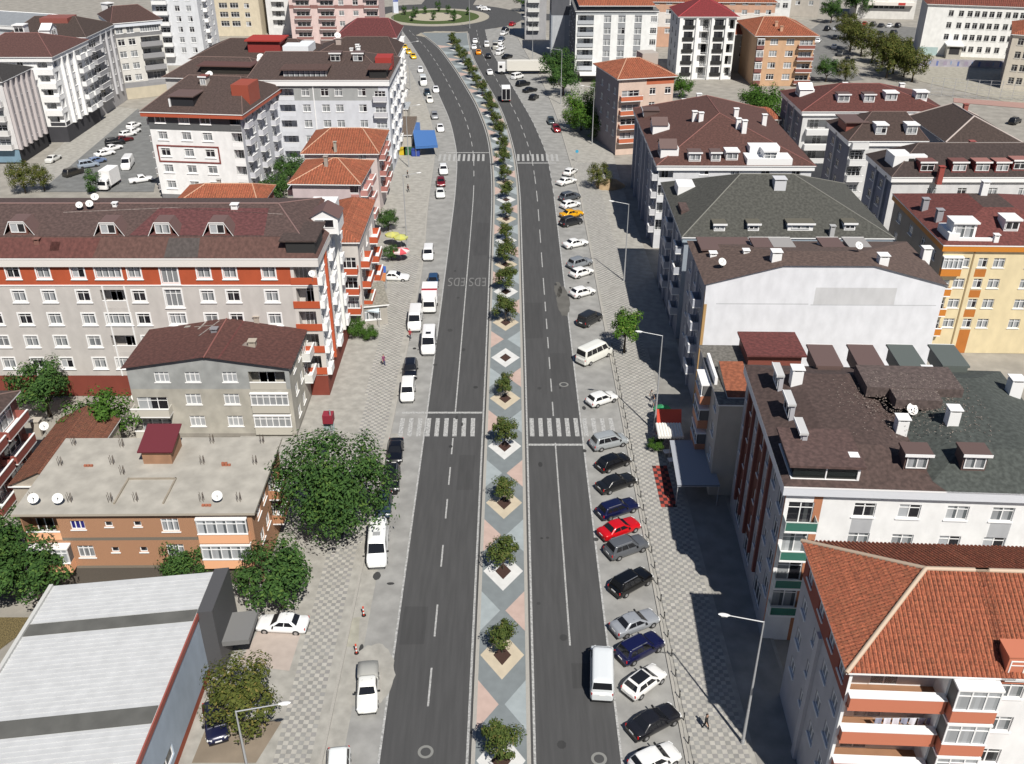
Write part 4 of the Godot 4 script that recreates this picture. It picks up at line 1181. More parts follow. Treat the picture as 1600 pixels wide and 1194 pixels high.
	car("minibus", "a6a59e", Vector3(-5.51, 0, -327.62), Vector3(-5.79, 0, -345.72), "grey minibus waiting near the roundabout", "minibus", "", true, "minibus")
	car("sedan", "15171b", Vector3(-7.35, 0, -314.13), Vector3(-8.08, 0, -328.7), "black saloon driving behind the white van", "car", "cars driving on the far carriageway", true)
	car("sedan", "ececec", Vector3(-6.1, 0, -290.82), Vector3(-7.5, 0, -302.54), "white saloon driving ahead of the box lorry", "car", "cars driving on the far carriageway", true)
	truck("8d8f91", Vector3(-1.35, 0, -253.79), Vector3(-1.98, 0, -273.51), 6.6, "box lorry with dark rear doors driving up the avenue", "", true)
	car("hatch", "eeeeee", Vector3(-12.44, 0, -417.75), Vector3(-9.26, 0, -417.75), "white car on the road behind the roundabout", "car", "cars driving on the far carriageway", true)
	car("sedan", "e4e4e4", Vector3(-14.18, 0, -422.84), Vector3(-11.28, 0, -424.57), "white car farthest away behind the roundabout", "car", "cars driving on the far carriageway", true)
	# left side
	car("sedan", "e3b715", Vector3(-37.37, 0, -341.03), Vector3(-35.29, 0, -330.88), "yellow taxi first in the rank of three", "car", "taxis waiting in a rank", true)
	car("sedan", "e0b212", Vector3(-35.4, 0, -333.09), Vector3(-33.41, 0, -324.42), "yellow taxi in the middle of the rank of three", "car", "taxis waiting in a rank", true)
	car("sedan", "e2b413", Vector3(-33.29, 0, -325.48), Vector3(-31, 0, -316.14), "yellow taxi last in the rank of three, lowest in view", "car", "taxis waiting in a rank", true)
	car("hatch", "ececec", Vector3(-28.65, 0, -305.37), Vector3(-27.34, 0, -294.34), "white car ahead of the white minibus on the left kerb", "car", "cars parked along the kerb", true)
	car("minibus", "e3e6e4", Vector3(-26.86, 0, -290.82), Vector3(-24.59, 0, -274.3), "white minibus on the left kerb below the taxi rank", "minibus", "", true, "minibus")
	car("hatch", "25333a", Vector3(-24.17, 0, -273.51), Vector3(-23.05, 0, -265.9), "dark teal car behind the white minibus", "car", "cars parked along the kerb", true)
	car("hatch", "eeece4", Vector3(-23.11, 0, -266.65), Vector3(-21.48, 0, -256.55), "cream car behind the dark teal car", "car", "cars parked along the kerb", true)
	car("sedan", "efefef", Vector3(-22.22, 0, -279.08), Vector3(-20.74, 0, -268.15), "white saloon driving beside the parked minibus", "car", "cars driving on the left carriageway", true)
	car("hatch", "8e9093", Vector3(-20.38, 0, -248.42), Vector3(-19.14, 0, -240.11), "silver car stopped alone above the blue awning", "car", "cars parked along the kerb", true)
	car("sedan", "eeeeee", Vector3(-18.14, 0, -237.04), Vector3(-16.93, 0, -228.23), "white saloon beside the blue awning", "car", "cars parked along the kerb", true)
	car("suv", "efefef", Vector3(-14.98, 0, -202.11), Vector3(-14.26, 0, -194.95), "white car directly below the upper zebra crossing on the left", "car", "cars parked along the kerb", false)
	car("hatch", "6d0f17", Vector3(-15.01, 0, -194.09), Vector3(-14.26, 0, -186.59), "dark red car between two white cars", "car", "cars parked along the kerb", false)
	car("sedan", "e9ece9", Vector3(-14.67, 0, -186.99), Vector3(-13.96, 0, -179.94), "white car with a green screen band behind the dark red car", "car", "cars parked along the kerb", false)
	car("combi", "eeeeee", Vector3(-14.37, 0, -155.41), Vector3(-14.09, 0, -147.42), "white small van alone on the left kerb", "van", "", false, "delivery_van")
	car("hatch", "27466a", Vector3(-12.63, 0, -141.85), Vector3(-12.56, 0, -138.08), "blue car half hidden ahead of the red and white lorry")
	truck("e9e9e7", Vector3(-12.59, 0, -135.65), Vector3(-12.36, 0, -127.45), 5.6, "white box lorry with a red roof board on the left kerb", "b5202a")
	car("van", "ebebea", Vector3(-14.34, 0, -130.55), Vector3(-14.01, 0, -120.4), "white panel van beside the white minibus on the left", "van", "", false, "panel_van")
	var mb := car("minibus", "efefef", Vector3(-11.8, 0, -123.64), Vector3(-11.44, 0, -113.02), "white minibus with a black roof hatch on the left carriageway edge", "minibus", "", false, "minibus")
	slab_part("roof_hatch", mb, Vector3(-.35, 2.46, .2), Vector3(.35, 2.52, .8), mats.glass_dark)
	car("suv", "16181f", Vector3(-13.64, 0, -113.38), Vector3(-13.4, 0, -107.97), "black car behind the white small van on the left")
	car("combi", "eeeeec", Vector3(-13.51, 0, -108.31), Vector3(-13.15, 0, -101.85), "white small van above the lower zebra crossing")
	car("sedan", "0f1016", Vector3(-13.58, 0, -93.73), Vector3(-13.4, 0, -89.26), "black saloon just below the lower zebra crossing, half under the big tree")
	car("suv", "111214", Vector3(-13.45, 0, -88.37), Vector3(-13.16, 0, -83.21), "black car in the middle under the edge of the big tree")
	car("hatch", "2a3a48", Vector3(-13.77, 0, -83.09), Vector3(-13.55, 0, -79.42), "dark car with a bright windscreen under the big tree")
	var am := car("van", "eef0f0", Vector3(-13.69, 0, -78.35), Vector3(-13.06, 0, -70.11), "white high-roof van with a roof vent below the big tree", "van", "", false, "panel_van")
	slab_part("roof_vent", am, Vector3(-.35, 2.36, -.1), Vector3(.35, 2.46, .45), mats.steel)
	var pk := car("cab", "e9e9e4", Vector3(-12.32, 0, -59.17), Vector3(-11.67, 0, -53.01), "white pickup with a grey canvas over its bed standing in cement dust", "pickup truck", "", false, "pickup_truck")
	var cv := MB.new(); var gg := []
	for t in [[-2.42, .9], [-2.4, 1.3], [-1.6, 1.5], [-.9, 1.46], [-.72, 1.2]]: gg.append([Vector3(-.86, .8, t[0]), Vector3(-.84, t[1] - .08, t[0]), Vector3(-.4, t[1], t[0]), Vector3(.4, t[1], t[0]), Vector3(.84, t[1] - .08, t[0]), Vector3(.86, .8, t[0])])
	cv.grid(gg, L(.3, .3, .285)); obj("canvas_cover", cv.done(mats.cloth), pk)
	car("hatch", "ecefee", Vector3(-13.44, 0, -50.16), Vector3(-12.92, 0, -45.95), "white car cut by the lower picture edge, left side")
	car("sedan", "eef0f2", Vector3(-18.19, 0, -63.45), Vector3(-23.17, 0, -63.77), "white classic saloon parked across the pavement by the hall")
	car("sedan", "eef0f0", Vector3(-20.6, 0, -141.85), Vector3(-17.16, 0, -141.6), "white car parked on the left pavement by the blue stall roof")
	car("hatch", "191b38", Vector3(-24.17, 0, -53.78), Vector3(-23.33, 0, -51.62), "dark blue car hidden under the olive tree by the hall")
func trees_():
	var deep := [L(.028, .062, .02), L(.058, .115, .03), L(.085, .14, .035)]
	var dull := [L(.03, .05, .02), L(.075, .095, .03), L(.13, .13, .05)]
	var olive := [L(.045, .062, .016), L(.105, .115, .03), L(.16, .135, .04)]
	var fresh := [L(.035, .085, .014), L(.085, .17, .025), L(.15, .2, .04)]
	tree("plane", Vector3(-17.59, 0, -76.99), "large dense dark green tree beside the orange brick house", "", 1.0, 0.0, "tree", [6.0, 5.2, 3.0, .28, 14000, .22, deep, 70])
	tree("broad", Vector3(-21.19, 0, -66.24), "round dark green tree between the brick house and the white classic saloon", "", 1.05, 2.2, "tree", [3.6, 3.2, 1.9, .2, 5200, .2, deep, 34])
	tree("olive", Vector3(-21.49, 0, -52.19), "olive yellow tree at the corner of the white-roofed hall", "", 1.0, 0.0, "tree", [3.4, 3.0, 1.8, .18, 4600, .17, olive, 30])
	tree("broad", Vector3(-30.76, 0, -69.29), "small round tree in front of the orange brick house", "trees in the left yards", .72, 1.0)
	tree("broad", Vector3(-57.11, 0, -100.03), "dark tree in front of the cream block, beside the low tiled house", "trees in the left yards", 1.1, 2.0)
	tree("fresh", Vector3(-47.46, 0, -93.6), "fresh green bushy tree between the tiled house and the grey-beige house", "", 1.2, 0.0, "tree", [3.6, 3.0, 1.2, .16, 4200, .2, [L(.03, .07, .014), L(.07, .14, .025)], 30])
	tree("broad", Vector3(-48.53, 0, -71.12), "dark tree at the left edge, farther of the three by the hall", "trees beside the hall", 1.0, 3.0)
	tree("broad", Vector3(-44.37, 0, -67.53), "dark tree at the corner of the white sheet roof", "trees beside the hall", 1.0, 4.0)
	tree("broad", Vector3(-47.79, 0, -66.24), "dark tree cut by the left edge beside the hall", "trees beside the hall", .9, 5.0)
	tree("acacia", Vector3(15.53, 0, -116.52), "bright green umbrella-shaped tree beside the white minibus", "", 1.0, 0.0, "tree", [3.0, 2.1, 3.0, .16, 4000, .17, fresh, 26])
	tree("broad", Vector3(-22.41, 0, -163.48), "dark round shrub-like tree below the pink house", "trees along the left pavement", .62, 1.4)
	tree("broad", Vector3(-20.31, 0, -149.63), "small dark tree beside the striped red umbrella", "trees along the left pavement", .42, 2.4)
	tree("fresh", Vector3(-22.25, 0, -121.39), "green bush against the shed below the red balconies", "bushes below the red balconies", .5, 1.0)
	tree("fresh", Vector3(-20.22, 0, -120.59), "smaller yellowish bush at the kerb side of the shed", "bushes below the red balconies", .38, 2.2)
	tree("grove", Vector3(16.88, 0, -232.27), "large green tree left of the salmon house on the right pavement", "trees by the salmon house", 1.1, .5, "tree", [5.0, 4.2, 1.8, .22, 9000, .2, fresh, 50])
	tree("grove", Vector3(23.38, 0, -240.73), "large green tree touching the wall of the salmon house", "trees by the salmon house", 1.15, 1.9)
	tree("fresh", Vector3(19.38, 0, -225.97), "lower green tree in front of the two large ones by the salmon house", "trees by the salmon house", 1.25, 2.9)
	tree("olive", Vector3(17.56, 0, -187.4), "small yellowing tree beside the heap of rubble", "", .8, 1.0)
	tree("broad", Vector3(-45.09, 0, -177.32), "dark tree right of the orange roofed house behind the long block", "trees behind the long cream block", .95, 2.0)
	tree("broad", Vector3(-45.55, 0, -190.69), "dark green tree against the pale grey block", "trees behind the long cream block", .9, 3.3)
	tree("fresh", Vector3(63.98, 0, -241.98), "leafy green tree below the salmon block on the right", "trees around the salmon block", 1.45, 1.1)
	tree("fresh", Vector3(62.44, 0, -249.74), "green tree behind the leafy one below the salmon block", "trees around the salmon block", 1.2, 2.1)
	tree("fresh", Vector3(46.21, 0, -266.65), "bush at the foot of the white block with black railings", "trees around the salmon block", 1.0, 3.1)
	tree("broad", Vector3(91.87, 0, -285.68), "dull green tree beside the salmon block's balconies", "trees around the salmon block", 1.0, .4)
	tree("olive", Vector3(96.98, 0, -284), "small olive tree next to the dull green one", "trees around the salmon block", 1.0, .9)
	var i := 0
	for p in [Vector3(117.47, 0, -352.99), Vector3(113.27, 0, -331.98), Vector3(114.17, 0, -323.36), Vector3(114.38, 0, -313.14), Vector3(116.31, 0, -309.21), Vector3(115.5, 0, -297.03), Vector3(117.2, 0, -292.57), Vector3(117.18, 0, -285.68), Vector3(111.44, 0, -290.82)]:
		tree("olive", p, "olive green street tree %s of the row along the curving side street" % ["first, topmost,", "second", "third", "fourth", "fifth", "sixth", "seventh", "last, lowest,", "inner one"][i], "trees along the curving side street", 1.35 + .12 * (i % 3), i * 1.3)
		i += 1
	tree("broad", Vector3(136.78, 0, -400), "dark tree between the grey beige block and the shop", "dark trees at the upper right edge", 1.7, 0.2)
	tree("broad", Vector3(123.1, 0, -387.94), "dark tree in front of the grey beige block", "dark trees at the upper right edge", 1.3, 1.2)
	tree("broad", Vector3(5.8, 0, -416.08), "dark tree by the roundabout exit on the right", "", 1.3, 2.2)
	tree("broad", Vector3(13.06, 0, -284), "dark tree in the shade behind the white trailer", "trees behind the trailer", 1.4, 2.7)
	tree("broad", Vector3(14.18, 0, -268.15), "dark tree in the shade nearer the street lamp behind the trailer", "trees behind the trailer", 1.3, 3.7)
	tree("olive", Vector3(-97.81, 0, -184.99), "yellow green bushy tree beside the car park at the left", "trees by the left car park", .95, 1.7)
	tree("olive", Vector3(-94.63, 0, -186.59), "yellow green tree nearer the parked brown car", "trees by the left car park", .8, 2.7)
	tree("cypress", Vector3(-83.76, 0, -184.59), "small dark conical tree by the car park", "", 1.0, 0.0, "tree", [1.6, 3.0, .8, .12, 2000, .16, deep, 20])
	tree("broad", Vector3(-64.82, 0, -355.47), "dark tree squeezed between the brown roofs and the pink block", "", 1.1, 1.0)
	tree("fresh", Vector3(16.72, 0, -92.39), "small round green shrub beside the market stall", "", .3, 1.0, "shrub")
	var words := ["first", "second", "third", "fourth", "fifth", "sixth", "seventh", "eighth", "ninth", "tenth", "eleventh", "twelfth", "thirteenth", "fourteenth", "fifteenth", "sixteenth", "seventeenth", "eighteenth", "nineteenth", "twentieth", "last but one", "last"]
	var k := 0
	var med := [[1.6, 1.45, 1.0, .07, 3000, .12], [1.35, 1.3, .95, .06, 2400, .115], [1.85, 1.8, 1.1, .08, 3800, .125]]
	var z := -49.3
	while z > -352.0:
		var x := (sx("b", z) + sx("c", z)) / 2
		if k != 6:
			var big: int = 2 if k in [7, 8, 9] else (1 if k in [10, 11, 12] else k % 2)
			var q: Array = med[big]
			var c := [L(.04, .064, .018), L(.085, .11, .03), L(.13, .125, .04)]
			var where = "%s from the camera" % words[k] if k < 6 else (words[k - 7] + " past the empty white diamond")
			tree("median_%d" % big, Vector3(x, .13, z - .3), "small green median tree in the planting diamond " + where, "trees along the median", 1.1 if z > -180 else 1.22, k * 1.7, "median_tree", q + [c, 26])
		k += 1; z -= 10.95
func street_():
	lamp(Vector3(18.16, 0, -50.95), 13.0, 2.6, PI - .1, "street lamp nearest the camera on the right pavement")
	lamp(Vector3(17.09, 0, -96.38), 13.0, 2.4, PI - .1, "street lamp behind the market stall on the right pavement")
	lamp(Vector3(18.04, 0, -141.09), 13.0, 2.4, PI - .1, "street lamp between the grey blocks and the angled cars on the right")
	lamp(Vector3(18.64, 0, -219.97), 13.0, 2.4, PI - .1, "street lamp in front of the green trees by the salmon house")
	lamp(Vector3(13.05, 0, -258.66), 14.0, 3.4, PI - .2, "tall street lamp right of the white trailer")
	lamp(Vector3(6.57, 0, -316.14), 13.0, 2.4, PI - .2, "street lamp by the dark cars above the trailer")
	lamp(Vector3(-18.6, 0, -44.6), 11.0, 3.0, .1, "street lamp in the lower left beside the olive tree")
	lamp(Vector3(-18.27, 0, -155.41), 13.0, 2.4, 0.1, "street lamp on the left pavement above the yellow umbrellas")
	lamp(Vector3(-22.33, 0, -202.11), 13.0, 2.4, 0.1, "street lamp on the left pavement by the blue awning")
	lamp(Vector3(-28.75, 0, -274.3), 13.0, 2.4, 0.1, "street lamp on the left pavement by the white minibus")
	lamp(Vector3(-41.73, 0, -352.99), 13.0, 2.6, 0.2, "street lamp above the taxi rank on the left")
	lamp(Vector3(-15.88, 0, -376.54), 12.0, 2.4, 0.0, "double street lamp on the tip of the median", true)
	# right pavement: chain fence, stall, canopy
	var pts := []
	var z := -44.0
	while z > -118.0:
		pts.append(Vector3(sx("kr", z) + .45, .11, z)); z -= 2.3
	post_chain(pts, "row of black posts with a sagging chain along the right kerb")
	awning("market_stall", [Vector3(17.37, 0, -97.38), Vector3(20.32, 0, -97.38), Vector3(19.78, 0, -93.87), Vector3(16.91, 0, -93.87)], 2.3, 2.6, L(.5, .06, .035), "red market stall awning with a white scalloped top", "market stall", 1.0)
	var tuft := MB.new()
	for q in 9: tuft.tube(Vector3(16.9 + q * .33, 2.66, -94.0), Vector3(16.9 + q * .33, 2.44, -91.4), .19, .19, 6, L(.7, .68, .64))
	obj("white_valance", tuft.done(mats.cloth), get_node("market_stall")).position = -get_node("market_stall").position
	umbrella(Vector3(18.23, 0, -98.55), 1.1, 2.4, L(.02, .22, .09), L(.03, .26, .1), "small green umbrella behind the red market stall")
	awning("terrace_canopy", [Vector3(17.8, 0, -90.0), Vector3(21.9, 0, -90.0), Vector3(21.9, 0, -81.5), Vector3(17.4, 0, -81.5)], 2.9, 3.0, L(.30, .32, .36), "flat grey terrace canopy between the pavement and the red pilastered wall", "canopy", .2)
	var m := MB.new()
	for a in 14:
		for b in 4:
			var c := L(.36, .06, .04) if (a + b) % 2 == 0 else L(.05, .02, .02)
			m.box(Vector3(15.9 + b * .42, .12, -81.4 - a * .55 - .54), Vector3(15.9 + b * .42 + .41, .15, -81.4 - a * .55), c)
	var tf := struct("checkered_floor", m.done(mats.paving)); tf.set_meta("label", "red and black checkered floor strip beside the grey terrace canopy")
	for q in [Vector3(17.86, 0, -90.93), Vector3(18.13, 0, -89.26)]:
		var tb := thing("cafe_table", "white cafe table on the checkered floor, " + ("farther" if q.z < -90.0 else "nearer") + " of two", "table", q + Vector3(0, .15, 0), .2, "tables on the checkered floor")
		slab_part("table_top", tb, Vector3(-.45, .7, -.4), Vector3(.45, .74, .4), mats.frame)
		for c in [-1.0, 1.0]:
			for e in [-1.0, 1.0]: slab_part("leg", tb, Vector3(c * .38 - .03, 0, e * .33 - .03), Vector3(c * .38 + .03, .7, e * .33 + .03), mats.steel)
	blob("rubble_heap_base", Vector3(19.96, 0, -189.45), 3.4, 4.2, .13, mats.concrete, 4)
	var hp := MB.new(); var g := []
	var r := RandomNumberGenerator.new(); r.seed = 9
	for i in 7:
		var row := []
		for j in 16:
			var a := i / 6.0
			row.append(Vector3(cos(TAU * j / 16) * 3.0 * (1.02 - a) * r.randf_range(.8, 1.15), 1.5 * sqrt(a) * r.randf_range(.85, 1.1), -sin(TAU * j / 16) * 3.6 * (1.02 - a) * r.randf_range(.8, 1.15)))
		g.append(row)
	hp.grid(g, L(.40, .29, .17), true, false)
	var heap := obj("rubble_heap", hp.done(mats.old_wall)); heap.position = Vector3(19.96, 0, -189.45); tag(heap, "tan heap of rubble and sand at the foot of the long grey block", "rubble heap")
	var sg := thing("road_sign", "small round blue sign on a post by the upper zebra crossing", "sign", Vector3(14.23, 0, -205.86))
	m = MB.new(); m.tube(Vector3.ZERO, Vector3(0, 2.6, 0), .04, .04, 6); obj("post", m.done(mats.steel), sg)
	m = MB.new(); m.tube(Vector3(0, 2.5, .05), Vector3(0, 2.5, .09), .35, .35, 16, L(.05, .32, .5)); obj("face", m.done(mats.plain), sg)
	# semi-trailer
	var tr := thing("semi_trailer_truck", "long white semi-trailer lorry parked across the pavement on the right", "truck", Vector3(5.05, 0, -297.03), PI / 2 + PI + .02)
	slab_part("trailer_box", tr, Vector3(-1.3, 1.1, -6.2), Vector3(1.3, 3.9, 6.6), mats.plain, L(.62, .60, .55))
	slab_part("chassis", tr, Vector3(-1.0, .7, -6.0), Vector3(1.0, 1.098, 9.0), mats.black)
	slab_part("tractor_cab", tr, Vector3(-1.2, .8, 7.1), Vector3(1.2, 3.3, 9.3), mats.plain, L(.7, .7, .7))
	slab_part("windscreen", tr, Vector3(-1.05, 1.9, 9.29), Vector3(1.05, 2.9, 9.33), mats.glass_dark)
	for s in [-1.0, 1.0]:
		for w in [-4.8, -3.5, 5.6, 8.2]:
			m = MB.new(); m.tube(Vector3(-.15, 0, 0), Vector3(.15, 0, 0), .5, .5, 14); obj("wheel", m.done(mats.rubber), tr).position = Vector3(s * 1.05, .5, w)
		slab_part("side_window", tr, Vector3(s * 1.2 - .02, 1.9, 8.0), Vector3(s * 1.2 + .02, 2.7, 8.9), mats.glass_dark)
	# left pavement: stalls, umbrellas, signs
	awning("awning", [Vector3(-23.05, 3, -221.03), Vector3(-18, 3, -221.03), Vector3(-16.56, 2.4, -210.43), Vector3(-21.47, 2.4, -209.42)], 2.5, 3.1, L(.05, .14, .36), "wide bright blue shop awning on the left pavement", "awning", .5)
	awning("awning", [Vector3(-23.32, 3, -227.31), Vector3(-21.95, 3, -227.31), Vector3(-21.18, 3, -219.92), Vector3(-22.61, 3, -219.37)], 2.7, 3.3, L(.05, .12, .3), "narrow blue awning behind the wide blue one", "awning", .4)
	awning("awning", [Vector3(-23.38, 3, -127.74), Vector3(-19.41, 3, -126.84), Vector3(-19.21, 2.6, -124.21), Vector3(-23.31, 2.6, -125.72)], 2.6, 3.0, L(.52, .60, .66), "pale blue sheet awning below the concrete stall roof", "awning", .2)
	house("kiosk", "kiosk with a bare concrete roof on the left pavement", Vector3(-22.6, 0, -124.5), Vector3(-18.2, 0, -125.5), 8.0, 3.4, {"col": L(.4, .38, .34), "roofs": [{"type": "flat", "over": .35, "col": L(.36, .34, .29), "thick": .2}], "front": [["w", [.5], [0], 2.6, 1.6, -2.6, {"n": 3}]]}, "kiosk")
	house("kiosk", "shop shed with a brown sheet roof beside the blue awnings", Vector3(-25.92, 0, -216.81), Vector3(-23.12, 0, -216.81), 13.0, 3.2, {"col": L(.45, .42, .38), "roofs": [{"type": "shed", "rise": .8, "over": .3, "col": L(.17, .13, .105)}]}, "shed")
	house("kiosk", "small shed with a pale grey roof above the brown shed", Vector3(-28.86, 0, -240.73), Vector3(-26.28, 0, -240.73), 7.0, 3.2, {"col": L(.45, .42, .38), "roofs": [{"type": "flat", "over": .3, "col": L(.5, .54, .58)}]}, "shed")
	awning("stall_roof", [Vector3(-23.4, 3, -140.55), Vector3(-19.95, 3, -139.77), Vector3(-19.79, 2.8, -138.19), Vector3(-23.27, 2.8, -138.7)], 2.8, 3.2, L(.03, .10, .36), "blue sheet stall roof beside the white car on the pavement", "stall roof", .15)
	awning("stall_roof", [Vector3(-23.27, 2.7, -138.68), Vector3(-19.79, 2.7, -138.17), Vector3(-19.67, 2.4, -136.12), Vector3(-23.22, 2.4, -136.61)], 2.3, 2.75, L(.42, .16, .06), "orange sheet stall roof below the blue one", "stall roof", .15)
	umbrella(Vector3(-20.86, 0, -156.61), 1.3, 2.6, L(.46, .45, .12), L(.42, .42, .16), "yellow umbrella nearer the houses on the left pavement")
	umbrella(Vector3(-19.28, 0, -155.41), 1.3, 2.6, L(.46, .46, .1), L(.4, .42, .15), "yellow umbrella nearer the kerb on the left pavement")
	umbrella(Vector3(-18.69, 0, -149.63), 1.5, 2.4, L(.55, .08, .1), L(.68, .55, .55), "red and white striped umbrella below the yellow ones")
	umbrella(Vector3(-34.35, 0, -298.85), 2.0, 2.6, L(.6, .06, .06), L(.66, .6, .6), "red and white umbrella above the parked minibus on the left pavement")
	for q in [[Vector3(-24.82, 0, -211.71), L(.55, .40, .02), "yellow waste container beside the blue awning"], [Vector3(-23.38, 0, -211.71), L(.03, .12, .05), "dark green waste container beside the yellow one"], [Vector3(-21.56, 0, -210.72), L(.03, .06, .28), "dark blue container at the corner of the blue awning"]]:
		var b := thing("waste_container", q[2], "container", q[0], 0.0, "waste containers by the blue awning")
		slab_part("bin_body", b, Vector3(-.9, .15, -.7), Vector3(.9, 1.5, .7), mats.plain, q[1]); slab_part("lid", b, Vector3(-.95, 1.502, -.75), Vector3(.95, 1.65, .75), mats.plain, q[1] * .8)
		for s in [-1.0, 1.0]: slab_part("wheel", b, Vector3(s * .7 - .1, 0, -.1), Vector3(s * .7 + .1, .148, .1), mats.rubber)
	var ps := thing("pole_sign", "tall pole carrying a dark red sign box beside the large tree", "sign", Vector3(-19.5, 0, -86.8))
	m = MB.new(); m.tube(Vector3.ZERO, Vector3(0, 9.0, 0), .12, .08, 8); obj("pole", m.done(mats.steel), ps)
	slab_part("sign_box", ps, Vector3(-.85, 7.3, -.9), Vector3(.25, 8.3, .2), mats.plain, L(.24, .025, .04)); slab_part("lower_panel", ps, Vector3(-.9, 6.2, -.35), Vector3(.25, 7.2, -.2), mats.plain, L(.3, .38, .38))
	# yard details
	patch("yard_paving", [Vector3(-22.79, 0, -63.37), Vector3(-18.92, 0, -63.37), Vector3(-19.07, 0, -58.44), Vector3(-23.64, 0, -59.17)], .13, mats.paving, L(.42, .36, .32))
	patch("earth", [Vector3(-24.68, 0, -49.1), Vector3(-24.45, 0, -53.65), Vector3(-18.59, 0, -53.01), Vector3(-19.74, 0, -49.1)], .13, mats.ground, L(.75, .65, .55))
	patch("dry_grass", [Vector3(-50.43, 0, -64.99), Vector3(-44.27, 0, -64.99), Vector3(-43.84, 0, -63.37), Vector3(-46.78, 0, -57.73)], .02, mats.dry_grass)
	patch("sand_path", [Vector3(-100.75, 0, -185.78), Vector3(-95.32, 0, -185.78), Vector3(-98.79, 0, -253.79), Vector3(-109.37, 0, -257.25)], .02, mats.concrete)
	patch("car_park", [Vector3(-95.32, 0, -185.78), Vector3(-72.33, 0, -185.78), Vector3(-85.15, 0, -234.63), Vector3(-98.79, 0, -253.79)], .03, mats.asphalt_grey, L(.6, .62, .64))
	patch("forecourt", [Vector3(-23.19, 0, -101.55), Vector3(-19.19, 0, -101.55), Vector3(-20.55, 0, -133.76), Vector3(-23.71, 0, -133.76)], .14, mats.concrete)
	patch("forecourt", [Vector3(18.9, 0, -30), Vector3(23, 0, -30), Vector3(23, 0, -118), Vector3(18.9, 0, -118)], .13, mats.asphalt_grey, L(.95, .93, .90))
	blob("cement_dust", Vector3(-12.12, 0, -58.08), 2.1, 3.6, .016, mats.concrete, 21, L(1.25, 1.24, 1.2))
	patch("concrete_patch", [Vector3(-15.03, 0, -64.75), Vector3(-13.97, 0, -65.07), Vector3(-13.55, 0, -61.26), Vector3(-14.93, 0, -61.41)], .02, mats.concrete, L(1.0, 1.0, .92))
	patch("side_street", [Vector3(100.92, 0, -352.99), Vector3(123.69, 0, -396.92), Vector3(153.94, 0, -376.54), Vector3(146.07, 0, -355.47), Vector3(122.46, 0, -352.99), Vector3(104.13, 0, -321.27), Vector3(103.94, 0, -288.23), Vector3(85.79, 0, -284)], .02, mats.asphalt_grey, L(.62, .62, .62))
	patch("school_yard", [Vector3(122.46, 0, -352.99), Vector3(140.22, 0, -343.36), Vector3(187.44, 0, -321.27), Vector3(145.12, 0, -240.73), Vector3(121.23, 0, -284), Vector3(107.25, 0, -311.16)], .03, mats.concrete, L(1.0, .98, .9))
	patch("running_strip", [Vector3(121.4, 0, -265.9), Vector3(152.7, 0, -255.16), Vector3(149.16, 0, -248.42), Vector3(119.34, 0, -260.79)], .04, mats.plain, L(.36, .22, .19))
	for q in [[Vector3(7.9, 0, -133.76), 1.0, 5.5, L(1.0, .98, .94)], [Vector3(7.29, 0, -138.08), .6, 3.0, L(.95, .93, .9)]]:
		blob("asphalt_repair", q[0], q[1], q[2], .010, mats.asphalt_grey, int(q[1] * 10), L(.42, .41, .39))
	for q in [[Vector3(-8.9, 0, -64), 1.1, 2.4, .82], [Vector3(-5.2, 0, -88), .9, 3.4, .85], [Vector3(4.0, 0, -72), 1.0, 2.6, 1.18], [Vector3(6.4, 0, -112), 1.2, 4.5, .86], [Vector3(3.2, 0, -127), 1.3, 6.0, .85], [Vector3(-8.6, 0, -120), 1.0, 7.0, 1.14], [Vector3(-5.5, 0, -160), 1.2, 8.0, .86], [Vector3(5.8, 0, -58), .7, 1.4, .8]]:
		var c: float = q[3]
		var hw: float = q[1]; var hl: float = q[2]
		patch("asphalt_repair", [q[0] + Vector3(-hw, 0, hl), q[0] + Vector3(hw, 0, hl * .97), q[0] + Vector3(hw * 1.03, 0, -hl), q[0] + Vector3(-hw * .98, 0, -hl * 1.02)], .0035, mats.asphalt, L(c, c, c))
	var rs := RandomNumberGenerator.new(); rs.seed = 77
	for i in 34:
		var left := i % 2 == 0
		var zz := rs.randf_range(-46, -150)
		var xx := rs.randf_range(-14.2, -4.2) if left else rs.randf_range(2.4, 12.8)
		blob("oil_stain", Vector3(xx, 0, zz), rs.randf_range(.12, .38), rs.randf_range(.15, .6), .011 + .0001 * i, mats.asphalt, i + 100, Color.WHITE * rs.randf_range(.45, .7))
	var chips := MB.new(); var fb: Node3D = get_node("apartment_building_001")
	for i in 1100:
		var px := 12.5 + rs.randfn() * 3.4
		var pz := -11.0 + rs.randfn() * 2.6
		var sz := rs.randf_range(.03, .07)
		if px < 5.0 or px > 19.0 or pz < -15.0 or pz > -4.6: continue
		var py := 18.53 if not (px > 9.0 and px < 17.5 and pz < -12.0) else 19.315
		if px > 11.0 and px < 15.0 and pz > -12.0 and pz < -10.0: py = 19.265
		var an := rs.randf() * TAU
		var e := Vector3(cos(an), 0, sin(an)) * sz; var f := Vector3(-sin(an), 0, cos(an)) * sz * .7
		chips.quad(Vector3(px, py, pz) - e - f, Vector3(px, py, pz) - e + f, Vector3(px, py, pz) + e + f, Vector3(px, py, pz) + e - f, L(.22, .18, .155) * rs.randf_range(.6, 1.3))
	obj("loose_gravel", chips.done(mats.plain), fb).set_meta("kind", "stuff")
	manhole(Vector3(-6.75, 0, -50.22), "round iron manhole cover in the left carriageway near the lower edge")
	manhole(Vector3(6.75, 0, -49.57), "round iron manhole cover in the right carriageway near the lower edge")
	manhole(Vector3(6.77, 0, -107.8), "faint manhole ring in the right carriageway above the zebra crossing")
